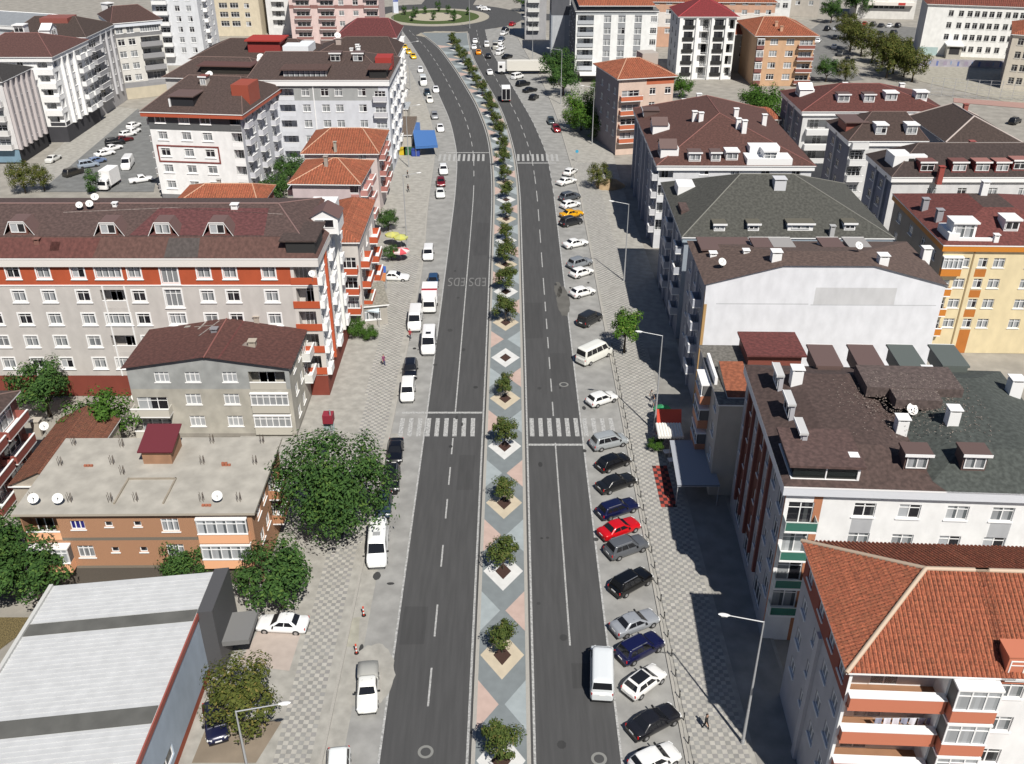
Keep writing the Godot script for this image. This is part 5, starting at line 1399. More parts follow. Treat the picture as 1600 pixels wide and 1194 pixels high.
	for q in [[Vector3(-13.61, 0, -65.24), "red and white traffic post farther from the white pickup"], [Vector3(-13.62, 0, -60.58), "red and white traffic post beside the cement dust"]]:
		var b := thing("traffic_post", q[1], "traffic post", q[0], 0.0, "traffic posts on the left parking lane")
		m = MB.new(); m.tube(Vector3.ZERO, Vector3(0, .08, 0), .22, .2, 10); obj("foot", m.done(mats.black), b)
		m = MB.new()
		for i in 5: m.tube(Vector3(0, .08 + i * .2, 0), Vector3(0, .28 + i * .2, 0), .08, .08, 8, L(.55, .06, .03) if i % 2 == 0 else L(.7, .68, .66))
		obj("striped_tube", m.done(mats.plain), b)
	# roundabout island
	var isl := MB.new(); disc(isl, Vector3(-30.6, .15, -402), 21.5, L(.36, .33, .27), 64, 17.5); disc(isl, Vector3(-30.6, .145, -402), 10.5, L(.40, .36, .28), 48, 0.0)
	for i in 64:
		var a := TAU * i / 64; var b := TAU * (i + 1) / 64
		var p := Vector3(-30.6 + cos(a) * 21.5, .15, -402 - sin(a) * 21.5); var q := Vector3(-30.6 + cos(b) * 21.5, .15, -402 - sin(b) * 21.5)
		isl.quad(p - Vector3(0, .15, 0), q - Vector3(0, .15, 0), q, p, L(.4, .38, .33))
	struct("roundabout_paving", isl.done(mats.paving))
	isl = MB.new(); disc(isl, Vector3(-30.6, .17, -402), 17.5, Color.WHITE, 64, 10.5); struct("grass", isl.done(mats.grass))
	for i in 10:
		var a := TAU * i / 10 + .3
		tree("cypress", Vector3(-30.6 + cos(a) * (8.0 if i % 2 else 13.5), .17, -402 - sin(a) * (8.0 if i % 2 else 13.5)), "small dark clipped conifer on the roundabout island", "conifers on the roundabout island", .6 + .1 * (i % 3), i)
	var tot := thing("totem_sign", "white and blue totem sign on the left of the roundabout", "sign", Vector3(-47.19, 0, -411.13))
	slab_part("sign_panel", tot, Vector3(-1.0, 0, -.15), Vector3(1.0, 4.5, .15), mats.plain, L(.62, .66, .76)); slab_part("blue_header", tot, Vector3(-1.02, 4.502, -.17), Vector3(1.02, 5.6, .17), mats.plain, L(.1, .14, .4))
	blob("island_paving", Vector3(-25.6, 0, -363.11), 9.0, 7.0, .05, mats.concrete, 8, L(1, .95, .85))
	# school yard fence and mural wall
	var mw := thing("mural_wall", "low wall with blue painted figures in front of the school", "wall", Vector3(125.41, 0, -308.24), -.12)
	slab_part("wall", mw, Vector3(0, 0, -.15), Vector3(30, 2.2, .15), mats.old_wall, L(.42, .40, .46))
	for i in 14: slab_part("painted_panel", mw, Vector3(.8 + i * 2.1, .3 + (i % 3) * .2, .152), Vector3(.8 + i * 2.1 + [.6, 1.1, .4][i % 3], 1.7, .17), mats.plain, [L(.12, .16, .36), L(.30, .26, .34), L(.2, .28, .42)][i % 3])
	var fn := thing("wire_fence", "tall wire mesh fence on posts round the school yard", "fence", Vector3(115.57, 0, -268.15), -.25)
	for i in 11: slab_part("post", fn, Vector3(i * 3.0 - .06, 0, -.06), Vector3(i * 3.0 + .06, 5.0, .06), mats.steel)
	for i in 6: slab_part("rail", fn, Vector3(0, .4 + i * .9, -.025), Vector3(30, .45 + i * .9, .025), mats.steel)
	# left car park and right side street
	i_cars()
	# hall roof and house roof details
	var hall: Node3D = get_node("metal_hall"); hall.transform.basis.x = Vector3(1, 0, -.135)      # the plot is skewed: the roof runs at an angle to the road wall
	var rb := MB.new(); var gs := MB.new()
	z = -.4
	while z > -23.3:
		if not (z < -7.3 and z > -9.0) and not (z < -17.6 and z > -19.0): rb.box(Vector3(-.3, 6.8, z - .035), Vector3(13.1, 6.86, z + .035))
		z -= .48
	obj("roof_ribs", rb.done(mats.metal_roof), hall).set_meta("kind", "stuff")
	for q in [[-9.0, -7.4], [-19.0, -17.7], [-1.5, -.1]]: slab_part("roof_light_strip", hall, Vector3(-.3, 6.79, q[0]), Vector3(13.0, 6.87, q[1]), mats.old_wall, L(.12, .118, .11))
	var bh := get_node("brick_house"); var inv: Transform3D = bh.transform.affine_inverse()
	for q in [Vector3(-44.13, 8.9, -80.16), Vector3(-39.17, 8.9, -79.81), Vector3(-30.29, 8.9, -80.51), Vector3(-25.24, 8.9, -80.51), Vector3(-44, 8.9, -76.55), Vector3(-39.03, 8.9, -76.77), Vector3(-30.21, 8.9, -76.77), Vector3(-25.08, 8.9, -76.77), Vector3(-37.41, 8.9, -75.05), Vector3(-44.22, 8.9, -70.77), Vector3(-40.7, 8.9, -70.68), Vector3(-36.98, 8.9, -70.68), Vector3(-34.66, 8.9, -70.77), Vector3(-28.58, 8.9, -70.77), Vector3(-25.15, 8.9, -70.77)]:
		m = MB.new(); var p: Vector3 = inv * q
		for c in 5: m.tube(p + Vector3([-.15, .15, -.15, .15, .02][c], 0, [-.15, -.15, .15, .15, 0][c]), p + Vector3([-.2, .12, -.16, .2, .1][c], .95, [-.15, -.12, .2, .15, 0][c]), .022, .022, 5, L(.09, .06, .045))
		obj("rebar_stub", m.done(mats.old_wall), bh)
	for q in [Vector3(-43.73, 8.9, -70.19), Vector3(-41.5, 8.9, -70.19), Vector3(-27.05, 8.9, -70.58)]: dish(bh, inv * q, .48)
	var hc: Vector3 = inv * Vector3(-34.59, 8.9, -77.77)
	slab_part("roof_hut", bh, hc + Vector3(-1.4, 0, -2.2), hc + Vector3(1.4, 1.5, 1.0), mats.old_wall, L(.36, .2, .12))
	m = MB.new(); var h0 := hc + Vector3(-1.7, 1.55, 1.3); m.quad(h0, h0 + Vector3(3.4, 0, 0), h0 + Vector3(3.4, .9, -3.8), h0 + Vector3(0, .9, -3.8), L(.125, .022, .03)); m.quad(h0 + Vector3(0, .82, -3.8), h0 + Vector3(3.4, .82, -3.8), h0 + Vector3(3.4, -.08, 0), h0 + Vector3(0, -.08, 0), L(.12, .022, .03))
	obj("hut_roof", m.done(mats.plain), bh)
	for q in [[Vector3(-41.34, 8.9, -76.44), 3], [Vector3(-27.96, 8.9, -76.55), 5], [Vector3(-34.19, 8.9, -77.1), 6], [Vector3(-28.09, 8.9, -70.1), 3]]:
		var p: Vector3 = inv * q[0]
		for c in q[1]: slab_part("brick", bh, p + Vector3(.3 * (c % 3) - .3, .02 + .2 * (c / 3), 0), p + Vector3(.3 * (c % 3) - .05, .2 + .2 * (c / 3), .2), mats.old_wall, L(.4, .14, .08))
	for q in [[-12.6, -8.1, -5.0, -4.85], [-12.7, -12.55, -5.0, -1.0], [-8.2, -8.05, -5.0, -1.0]]: slab_part("low_wall", bh, Vector3(21 + q[0], 8.9, q[2]), Vector3(21 + q[1], 9.05, q[3]), mats.old_wall, L(.33, .29, .23))
	var ln := thing("laundry", "row of white sheets drying on the balcony below the orange tiled roof", "laundry", Vector3(26.33, 10.9, -44.11))
	m = MB.new(); m.tube(Vector3(-2.2, 0, 0), Vector3(2.2, 0, 0), .012, .012, 5); obj("line", m.done(mats.steel), ln)
	for i in 7:
		m = MB.new(); var gg := []
		for a in 4:
			var row := []
			for b in 5: row.append(Vector3(-2.0 + i * .58 + a * .15, -.18 * b * (.8 + .1 * (i % 3)), .04 * sin(a * 2.1 + i) * b * .5))
			gg.append(row)
		m.grid(gg, L(.7, .7, .78) if i % 3 else L(.3, .32, .42)); obj("sheet", m.done(mats.cloth), ln)
	# people
	person(Vector3(-17.31, 0, -112.84), .4, L(.2, .05, .12), L(.05, .05, .12), L(.03, .02, .02), "person in a purple top walking on the left pavement near the black car")
	person(Vector3(-14.48, 0, -120.59), 2.6, L(.35, .04, .05), L(.05, .05, .07), L(.03, .02, .02), "person in red beside the white and red lorry")
	person(Vector3(-21.88, 0, -194.52), 1.0, L(.02, .02, .02), L(.02, .02, .03), L(.02, .02, .02), "person in black, the upper of two on the left pavement")
	person(Vector3(-20.89, 0, -185.39), 2.0, L(.05, .02, .02), L(.03, .03, .03), L(.02, .02, .02), "person in dark clothes, the lower of two on the left pavement")
	person(Vector3(15.48, 0, -52.37), .8, L(.012, .012, .014), L(.012, .012, .014), L(.012, .01, .01), "person dressed in black walking on the checkered right pavement")
	person(Vector3(17.68, 0, -101.55), .5, L(.1, .12, .14), L(.05, .06, .1), L(.03, .02, .02), "person standing behind the market stall on the right")
	person(Vector3(17.59, 0, -103.41), 2.2, L(.3, .28, .26), L(.06, .06, .08), L(.03, .02, .02), "person in a pale top a little above the market stall")
func i_cars():
	for q in [[Vector3(-93.8, 0, -195.39), Vector3(-92.05, 0, -198.48), "suv", "33302a", "dark brown sports utility vehicle lowest in the left car park"], [Vector3(-93.67, 0, -201.19), Vector3(-89.98, 0, -203.5), "mpv", "8f9aa8", "pale blue people carrier next to the brown vehicle in the left car park"], [Vector3(-92.25, 0, -203.97), Vector3(-89.96, 0, -206.82), "hatch", "6d7fa0", "blue hatchback behind the pale blue people carrier"], [Vector3(-93.14, 0, -209.24), Vector3(-89.83, 0, -212.71), "sedan", "eeeeee", "white saloon, lower of two side by side in the left car park"], [Vector3(-92.23, 0, -213.72), Vector3(-90.13, 0, -216.81), "sedan", "f0f0f0", "white saloon, upper of two side by side in the left car park"], [Vector3(-94.45, 0, -218.91), Vector3(-90.45, 0, -221.04), "suv", "17181c", "black car between white cars in the left car park"], [Vector3(-92.84, 0, -221.04), Vector3(-89.89, 0, -223.76), "sedan", "5a1418", "dark red saloon in the left car park"], [Vector3(-93.51, 0, -225.42), Vector3(-90.4, 0, -228.8), "hatch", "eaeaea", "white hatchback, third from the top in the left car park"], [Vector3(-92.17, 0, -227.66), Vector3(-90.77, 0, -231.68), "hatch", "efefef", "white hatchback, second from the top in the left car park"], [Vector3(-93.72, 0, -233.44), Vector3(-92.7, 0, -236.43), "hatch", "f2f2f2", "white car topmost in the left car park"], [Vector3(-101.6, 0, -204.91), Vector3(-101.14, 0, -209.24), "sedan", "d8d8d4", "pale car half hidden in the shade of the pilastered block"]]:
		car(q[2], q[3], q[0], q[1], q[4], "car", "cars in the left car park", true)
	car("van", "f0f0f0", Vector3(-84.23, 0, -208.26), Vector3(-82.41, 0, -196.7), "white panel van standing across the left car park", "van", "", true, "panel_van")
	truck("e9e9e9", Vector3(-82.05, 0, -191.95), Vector3(-82.66, 0, -185.78), 6.0, "white box lorry at the lower end of the left car park", "", true)
	car("cab", "eeeeee", Vector3(-78.83, 0, -191.11), Vector3(-75.03, 0, -193.23), "white pickup beside the box lorry in the left car park", "pickup truck", "", true, "pickup_truck")
	for q in [[Vector3(128.45, 0, -376.54), Vector3(134.07, 0, -383.59), "sedan", "d9d9d9", "pale saloon leftmost in the row before the shop canopy"], [Vector3(131.78, 0, -377.93), Vector3(137.44, 0, -387.94), "hatch", "8e1c20", "red hatchback in the row before the shop canopy"], [Vector3(134.22, 0, -376.54), Vector3(140.41, 0, -386.48), "suv", "17181b", "black car right of the red hatchback before the shop"], [Vector3(136.88, 0, -375.15), Vector3(142.39, 0, -383.59), "sedan", "2a2c30", "charcoal car fourth in the row before the shop"], [Vector3(139.53, 0, -373.78), Vector3(145.81, 0, -383.59), "hatch", "e6e6e6", "white hatchback fifth in the row before the shop"], [Vector3(142.64, 0, -373.78), Vector3(148.75, 0, -383.59), "suv", "1b1c20", "black car last in the row before the shop"],
		[Vector3(130.01, 0, -357.98), Vector3(137.69, 0, -368.38), "sedan", "17181a", "black saloon left of two parked opposite the shop"], [Vector3(135.5, 0, -359.25), Vector3(142.4, 0, -368.38), "suv", "202226", "black car right of two parked opposite the shop"], [Vector3(113.6, 0, -365.73), Vector3(120.67, 0, -377.93), "suv", "1c1d20", "black car at the top of the curving side street"], [Vector3(117.88, 0, -368.38), Vector3(123.57, 0, -377.93), "sedan", "b9bcc0", "silver car next to the black one at the top of the side street"], [Vector3(104.29, 0, -342.19), Vector3(109.89, 0, -354.22), "hatch", "efefef", "white car beside the salmon block's balconies"], [Vector3(112.64, 0, -348.11), Vector3(116.98, 0, -360.53), "hatch", "202226", "dark car highest on the outer bend of the side street"], [Vector3(107.37, 0, -330.88), Vector3(111.47, 0, -343.36), "sedan", "c9cbcd", "silver car on the outer bend of the side street"], [Vector3(105.81, 0, -319.2), Vector3(109.72, 0, -330.88), "suv", "3b3d40", "grey car below the silver one on the bend"], [Vector3(105.94, 0, -310.18), Vector3(108.71, 0, -321.27), "hatch", "1d1e21", "black car lowest on the bend under the trees"], [Vector3(123.77, 0, -237.04), Vector3(127.7, 0, -240.73), "suv", "16171a", "black car in the shade right of the dark roofs"], [Vector3(113.63, 0, -219.97), Vector3(118.34, 0, -223.76), "hatch", "e8e8e8", "white car beside the dark roofed block at the right"]]:
		car(q[2], q[3], q[0], q[1], q[4], "car", "cars parked in the side street", true)

var BROWN := Color(.085, .057, .05)
var REDBROWN := Color(.15, .048, .04)
var TILE := Color(.51, .158, .08)
var SALMON := Color(.50, .17, .10)
var GREYBLUE := Color(.23, .25, .29)
var PALE := Color(.80, .80, .80)
func near_blocks():
	# ------------------------------------------------ right of the avenue, from the camera outwards
	house("apartment_building", "apartment block with a bright orange tiled hip roof and salmon balcony bands", Vector3(21.7, 0, -43.7), Vector3(41, 0, -42.8), 12.2, 16.0, {
		"col": PALE, "y0": 3.5, "fh": 3.12, "trim": 1, "frame": WHITE,
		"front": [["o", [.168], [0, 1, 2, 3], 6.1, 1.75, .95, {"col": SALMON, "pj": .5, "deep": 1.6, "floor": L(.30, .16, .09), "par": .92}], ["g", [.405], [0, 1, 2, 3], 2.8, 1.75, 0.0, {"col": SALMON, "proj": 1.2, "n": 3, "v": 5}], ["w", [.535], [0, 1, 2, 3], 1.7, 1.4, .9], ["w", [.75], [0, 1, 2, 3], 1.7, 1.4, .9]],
		"left": [["w", [.14, .42, .66, .88], [0, 1, 2, 3], 1.3, 1.4, .9, {"v": 0}]],
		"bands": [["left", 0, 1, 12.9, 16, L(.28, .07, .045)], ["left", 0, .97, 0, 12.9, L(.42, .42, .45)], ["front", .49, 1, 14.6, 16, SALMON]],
		"trims": [["left", .47, .53, 0, 12.8, .25, L(.42, .42, .45), "downpipe_casing"]],
		"roofs": [{"type": "hip", "x1": .5, "rise": 3.2, "over": .45, "in0": 6.4, "in1": 0, "col": TILE, "tiled": .3, "course": .38, "ridge": L(.46, .36, .27), "ridge_w": .17}, {"type": "hip", "x0": .5, "z0": .0, "rise": 3.2, "over": .45, "in0": 0, "in1": 0, "col": TILE, "tiled": .3, "course": .38, "ridge": L(.46, .36, .27), "ridge_w": .17}],
		"blocks": [["attic_bay", 9.5, 14.2, -1.3, .12, 15.2, 17.5, SALMON], ["attic_bay_roof", 9.4, 14.3, -1.4, .2, 17.502, 17.6, SALMON]],
		"wins": [[Vector3(10.6, 15.7, .25), 0.0, 1.9, 1.5, 2, 1, 1], [Vector3(13.0, 15.7, .25), 0.0, 1.9, 1.5, 2, 1, 0]]})
	house("apartment_building", "white block with flat brown and grey felt roof and green glass corner balconies", Vector3(22.2, 0, -62.3), Vector3(46, 0, -61.0), 19.5, 17.0, {
		"col": PALE, "y0": 3.85, "fh": 3.05,
		"front": [["b", [.055], [0, 1, 2, 3], 2.6, 2.2, 0.0, {"col": L(.5, .55, .53), "style": "glass", "glass": L(.045, .15, .115), "proj": 1.1, "n": 2}], ["w", [0.27, 0.42, 0.58, 0.73, 0.88], [0, 1, 2, 3], 1.75, 1.4, .9]],
		"left": [["w", [.92], [0, 1, 2, 3], 1.6, 1.9, .4, {"v": 3}], ["w", [.08, .2, .35, .5, .64, .78], [0, 1, 2, 3], 1.3, 1.5, .8, {"v": 3}], ["w", [.2, .5, .8], [-1], 3.0, 2.4, .2, {"v": 3, "trim": 0, "n": 3}]],
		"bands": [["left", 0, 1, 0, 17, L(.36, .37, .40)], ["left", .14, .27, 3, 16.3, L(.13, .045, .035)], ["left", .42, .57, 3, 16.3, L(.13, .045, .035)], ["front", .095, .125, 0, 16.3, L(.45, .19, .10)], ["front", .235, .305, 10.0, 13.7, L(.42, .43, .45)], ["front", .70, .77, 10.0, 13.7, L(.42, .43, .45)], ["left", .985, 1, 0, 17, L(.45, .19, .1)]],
		"trims": [["left", .13, .15, 3, 16, .3, L(.15, .05, .04)], ["left", .26, .28, 3, 16, .3, L(.15, .05, .04)], ["left", .41, .43, 3, 16, .3, L(.15, .05, .04)], ["left", .56, .58, 3, 16, .3, L(.15, .05, .04)], ["left", .70, .72, 3, 16, .3, L(.15, .05, .04)]],
		"cornice": [16.1, 17.0, .4, L(.60, .62, .66)],
		"roofs": [{"type": "tier", "x1": .50, "rise": 1.5, "inset": 4.2, "over": .42, "col": BROWN * 1.05}, {"type": "tier", "x0": .46, "rise": 1.46, "inset": 4.2, "over": .4, "col": L(.075, .085, .078)}],
		"chimneys": [[Vector3(26.17, 18, -76.27), 1.7, 1.0], [Vector3(33.41, 19, -69.06), 1.6, .95], [Vector3(37.62, 19, -69.06), 1.6, .95], [Vector3(34.96, 18.5, -78.92), .7, .9], [Vector3(39.29, 18.5, -78.67), .7, .9], [Vector3(46.32, 18, -75.91), 1.8, 1.1], [Vector3(27.66, 18, -63.89), .9, .6]],
		"dormers": [[Vector3(32.53, 17.8, -63.18), 1.9, 1.5, 1.6, 0.0, BROWN * 1.35, BROWN * 1.35], [Vector3(37.14, 17.8, -63.09), 1.9, 1.5, 1.6, 0.0, BROWN * 1.35, BROWN * 1.35], [Vector3(24.54, 17.9, -76.8), 2.2, 1.6, .4, -PI / 2, L(.4, .4, .43), L(.5, .5, .5)], [Vector3(24.27, 17.9, -71.69), 2.2, 1.6, .4, -PI / 2, L(.4, .4, .43), L(.5, .5, .5)], [Vector3(24.08, 17.9, -67.06), 2.2, 1.6, .4, -PI / 2, L(.4, .4, .43), L(.5, .5, .5)],
			[Vector3(30.72, 17.5, -84.18), 2.2, 0.85, 4.2, PI, BROWN * 1.35, BROWN * 1.5], [Vector3(34.75, 17.5, -84.18), 2.2, 0.85, 4.2, PI, BROWN * 1.35, BROWN * 1.5], [Vector3(38.72, 17.5, -84.18), 2.2, 0.85, 4.2, PI, L(.1, .115, .108), L(.105, .12, .112)], [Vector3(42.88, 17.5, -84.18), 2.2, 0.85, 4.2, PI, L(.1, .115, .108), L(.105, .12, .112)]],
		"dishes": [[Vector3(35.1, 19.4, -71.38), .55]],
		"blocks": [["roof_slab", 9.0, 17.5, -16.2, -12.0, 18.3, 19.3, L(.14, .105, .095), "roof_brown"], ["roof_slab", 11.0, 15.0, -12.0, -10.0, 18.3, 19.25, L(.14, .105, .095), "roof_brown"],
			["terrace_room", .2, 5.6, -5.4, -.3, 17.0, 17.3, WHITE], ["terrace_glazing", .35, 5.4, -5.2, -.45, 17.302, 18.5, L(.015, .016, .018), "pane"], ["terrace_roof", -.1, 5.9, -5.7, -.05, 18.502, 18.72, L(.13, .082, .072), "roof_brown"], ["terrace_post", 2.9, 3.0, -.44, -.36, 17.302, 18.5, WHITE], ["terrace_post", 5.4, 5.6, -.5, -.3, 17.302, 18.5, WHITE]]})
	house("apartment_building", "narrow shaded house with a dark red sheet roof squeezed behind the felt-roofed block", Vector3(21.3, 0, -83.6), Vector3(30.5, 0, -83.4), 13.0, 11.6, {
		"col": L(.5, .46, .4), "y0": 2.8, "left": [["w", [.2, .85], [0, 1, 2], 1.4, 1.4, .9], ["g", [.52], [0, 1, 2], 3.4, 1.3, 0.0, {"col": L(.46, .2, .12), "n": 3, "proj": 1.1}]],
		"bands": [["left", 0, 1, 0, 11.6, L(.46, .44, .41)]],
		"roofs": [{"type": "flat", "over": .15, "col": L(.2, .19, .17)}, {"type": "shed", "x0": .12, "x1": .38, "z0": .1, "z1": .55, "y": 11.7, "rise": 1.0, "over": .1, "col": L(.34, .11, .055)}],
		"blocks": [["terrace_parapet", .1, .4, -9.5, -4.0, 11.6, 12.5, WHITE], ["roof_room", 4.4, 10.2, -13.2, -8.2, 11.6, 13.0, L(.19, .055, .042)], ["roof_room_cover", 4.1, 10.6, -13.5, -7.7, 13.002, 13.2, L(.17, .05, .045), "roof_brown"]],
		"chimneys": [[Vector3(28.5, 13.2, -93.53), 1.0, .8, L(.6, .58, .54)]]})
	house("apartment_building", "long block with a large blank whitewashed gable wall and flat-topped brown roof", Vector3(22.8, 0, -102.6), Vector3(50.8, 0, -102.3), 13.6, 16.6, {
		"col": L(.72, .73, .77), "left": [["w", [.2, .5], [0, 1, 2, 3], 1.3, 1.5, .8], ["b", [.78], [0, 1, 2, 3], 2.4, 2.1, 0.0, {"col": L(.42, .44, .5), "proj": 1.0}]],
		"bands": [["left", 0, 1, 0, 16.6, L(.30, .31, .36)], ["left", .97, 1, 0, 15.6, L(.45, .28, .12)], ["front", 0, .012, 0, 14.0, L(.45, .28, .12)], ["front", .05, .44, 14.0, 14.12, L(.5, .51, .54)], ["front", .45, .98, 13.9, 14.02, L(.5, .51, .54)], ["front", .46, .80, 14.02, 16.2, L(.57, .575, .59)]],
		"trims": [["left", .35, .38, 0, 16, .25, L(.36, .37, .42)], ["left", .62, .65, 0, 16, .25, L(.36, .37, .42)]],
		"roofs": [{"type": "tier", "rise": 2.45, "insets": [9.0, 9.0, 0.0, 9.5], "over": .25, "col": BROWN * 1.5, "eaves": false, "gable": L(.72, .73, .77)}],
		"chimneys": [[Vector3(31.02, 18.5, -104.4), 1.2, 1.1], [Vector3(43.39, 18.6, -103.77), 1.2, 1.1], [Vector3(51.28, 17, -110.25), 1.6, 1.0], [Vector3(24.83, 18, -109.87), .5, .8], [Vector3(28.5, 18.4, -108.46), .4, .7]],
		"dormers": [[Vector3(31.1, 16.6, -113.15), 2.0, .6, 3.0, PI, WHITE, BROWN * 1.5], [Vector3(33.7, 16.6, -113.15), 2.4, .6, 3.0, PI, L(.3, .3, .3), L(.3, .29, .28)], [Vector3(39.86, 16.6, -113.36), 2.4, .6, 3.0, PI, WHITE, BROWN * 1.5], [Vector3(43.11, 16.6, -113.36), 2.4, .6, 3.0, PI, L(.3, .3, .3), L(.3, .29, .28)]],
		"dishes": [[Vector3(41.34, 19, -106.56), .5], [Vector3(25.08, 18, -105.8), .5]],
		"blocks": [["lift_house", 1.0, 7.0, -12.6, -9.0, 16.4, 17.3, L(.15, .06, .05)], ["lift_house_roof", .7, 7.3, -12.9, -8.6, 17.302, 17.5, BROWN * 1.5]]})
	house("apartment_building", "grey apartment block with a large olive grey hip roof and four small dormers", Vector3(23.3, 0, -121.0), Vector3(50.8, 0, -120.6), 22.3, 15.5, {
		"col": L(.30, .34, .39), "front": [["w", [.12, .3, .5, .7, .88], [0, 1, 2, 3], 1.5, 1.4, .9]],
		"left": [["w", [.1, .3, .7], [0, 1, 2, 3], 1.4, 1.5, .8], ["b", [.5, .92], [0, 1, 2, 3], 2.4, 2.1, 0.0, {"col": L(.40, .42, .47), "proj": 1.0}]],
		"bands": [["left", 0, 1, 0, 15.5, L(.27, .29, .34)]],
		"trims": [["left", .2, .23, 0, 15, .3, L(.33, .35, .4)], ["left", .38, .41, 0, 15, .3, L(.33, .35, .4)], ["left", .6, .63, 0, 15, .3, L(.33, .35, .4)], ["left", .8, .83, 0, 15, .3, L(.33, .35, .4)]],
		"cornice": [14.7, 15.5, .35, L(.30, .36, .41)],
		"roofs": [{"type": "hip", "rise": 5.1, "over": .5, "in0": 9.5, "in1": 11.5, "col": L(.085, .083, .074)}],
		"chimneys": [[Vector3(37.44, 19.6, -129.56), 1.3, 1.6, L(.55, .56, .58)], [Vector3(42.84, 16.8, -120.61), 1.5, .6, L(.4, .4, .4)]],
		"dormers": [[Vector3(27.96, 16, -121.53), 1.5, .9, 1.8, 0.0, WHITE, L(.115, .108, .086)], [Vector3(32.54, 16, -121.53), 1.5, .9, 1.8, 0.0, WHITE, L(.115, .108, .086)], [Vector3(38.84, 16, -121.53), 3.4, .9, 1.8, 0.0, WHITE, L(.115, .108, .086)], [Vector3(45.48, 16, -121.53), 1.5, .9, 1.8, 0.0, WHITE, L(.115, .108, .086)]],
		"blocks": [["roof_room", .9, 3.4, -18, -14.5, 15.6, 17.6, WHITE], ["roof_slab", .4, 5.0, -10.5, -7.0, 15.6, 16.6, BROWN * 1.5, "roof_brown"]]})
	house("apartment_building", "white and grey apartment block with a long red-brown hip roof and many white chimneys", Vector3(24.5, 0, -155.5), Vector3(50.0, 0, -155.3), 37.6, 14.7, {
		"col": L(.66, .67, .69), "y0": 3.0, "front": [["o", [.05], [0, 1, 2, 3], 2.4, 1.9, .3], ["w", [.3, .5, .7, .9], [0, 1, 2, 3], 1.5, 1.4, .9]],
		"left": [["w", [.06, .16, .3, .42, .54, .66, .78, .9], [0, 1, 2, 3], 1.5, 1.5, .8], ["b", [.97], [0, 1, 2, 3], 2.0, 2.1, 0.0, {"col": L(.55, .55, .57), "proj": 1.0}]],
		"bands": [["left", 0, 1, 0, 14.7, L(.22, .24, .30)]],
		"trims": [["left", .11, .13, 0, 14.2, .5, L(.3, .32, .38)], ["left", .24, .27, 0, 14.2, .5, L(.3, .32, .38)], ["left", .48, .5, 0, 14.2, .5, L(.3, .32, .38)], ["left", .6, .62, 0, 14.2, .5, L(.3, .32, .38)], ["left", .84, .87, 0, 14.2, .5, L(.3, .32, .38)]],
		"cornice": [13.9, 14.8, .35, WHITE],
		"roofs": [{"type": "hip", "y": 14.8, "axis": "z", "rise": 4.2, "over": .5, "in0": 18.0, "in1": 7.0, "col": L(.115, .052, .044)}],
		"chimneys": [[Vector3(34.84, 16, -195.1), 1.6, .9], [Vector3(36.68, 17, -189.81), 1.6, .9], [Vector3(32.94, 17, -172.93), 1.8, .8], [Vector3(33.87, 17, -171.6), 1.6, .8], [Vector3(40.7, 18.5, -174.29), 1.6, .8], [Vector3(39.68, 18, -167.36), 1.8, .8], [Vector3(40.43, 17.5, -165.87), 2.2, .8], [Vector3(46.28, 16, -175.42), 2.0, .8]],
		"dormers": [[Vector3(30.51, 15.8, -156.28), 2.0, 1.4, 2.2, 0.0, WHITE, BROWN * 1.5], [Vector3(34.02, 15.9, -156.31), 1.6, 1.4, 2.2, 0.0, WHITE, BROWN * 1.5], [Vector3(36.77, 15.8, -156.65), 2.0, 1.4, 2.2, 0.0, WHITE, WHITE], [Vector3(42.83, 15.6, -155.5), 2.2, 2.0, 2.6, 0.0, WHITE, WHITE],
			[Vector3(25.55, 15.4, -174.13), 3.4, 1.7, 3.0, -PI / 2, WHITE, BROWN * 1.5, "gable"], [Vector3(25.05, 15.4, -159.88), 3.6, 1.7, 3.0, -PI / 2, WHITE, BROWN * 1.5, "gable"], [Vector3(25.43, 15.6, -185.91), 2.6, 1.3, 3.0, -PI / 2, BROWN * 1.35, BROWN * 1.35]],
		"blocks": [["roof_terrace", 14.5, 22.0, -3.4, .3, 14.802, 15.9, WHITE], ["roof_terrace_room", 15.5, 20.5, -5.5, -2.9, 15.6, 17.0, WHITE]]})
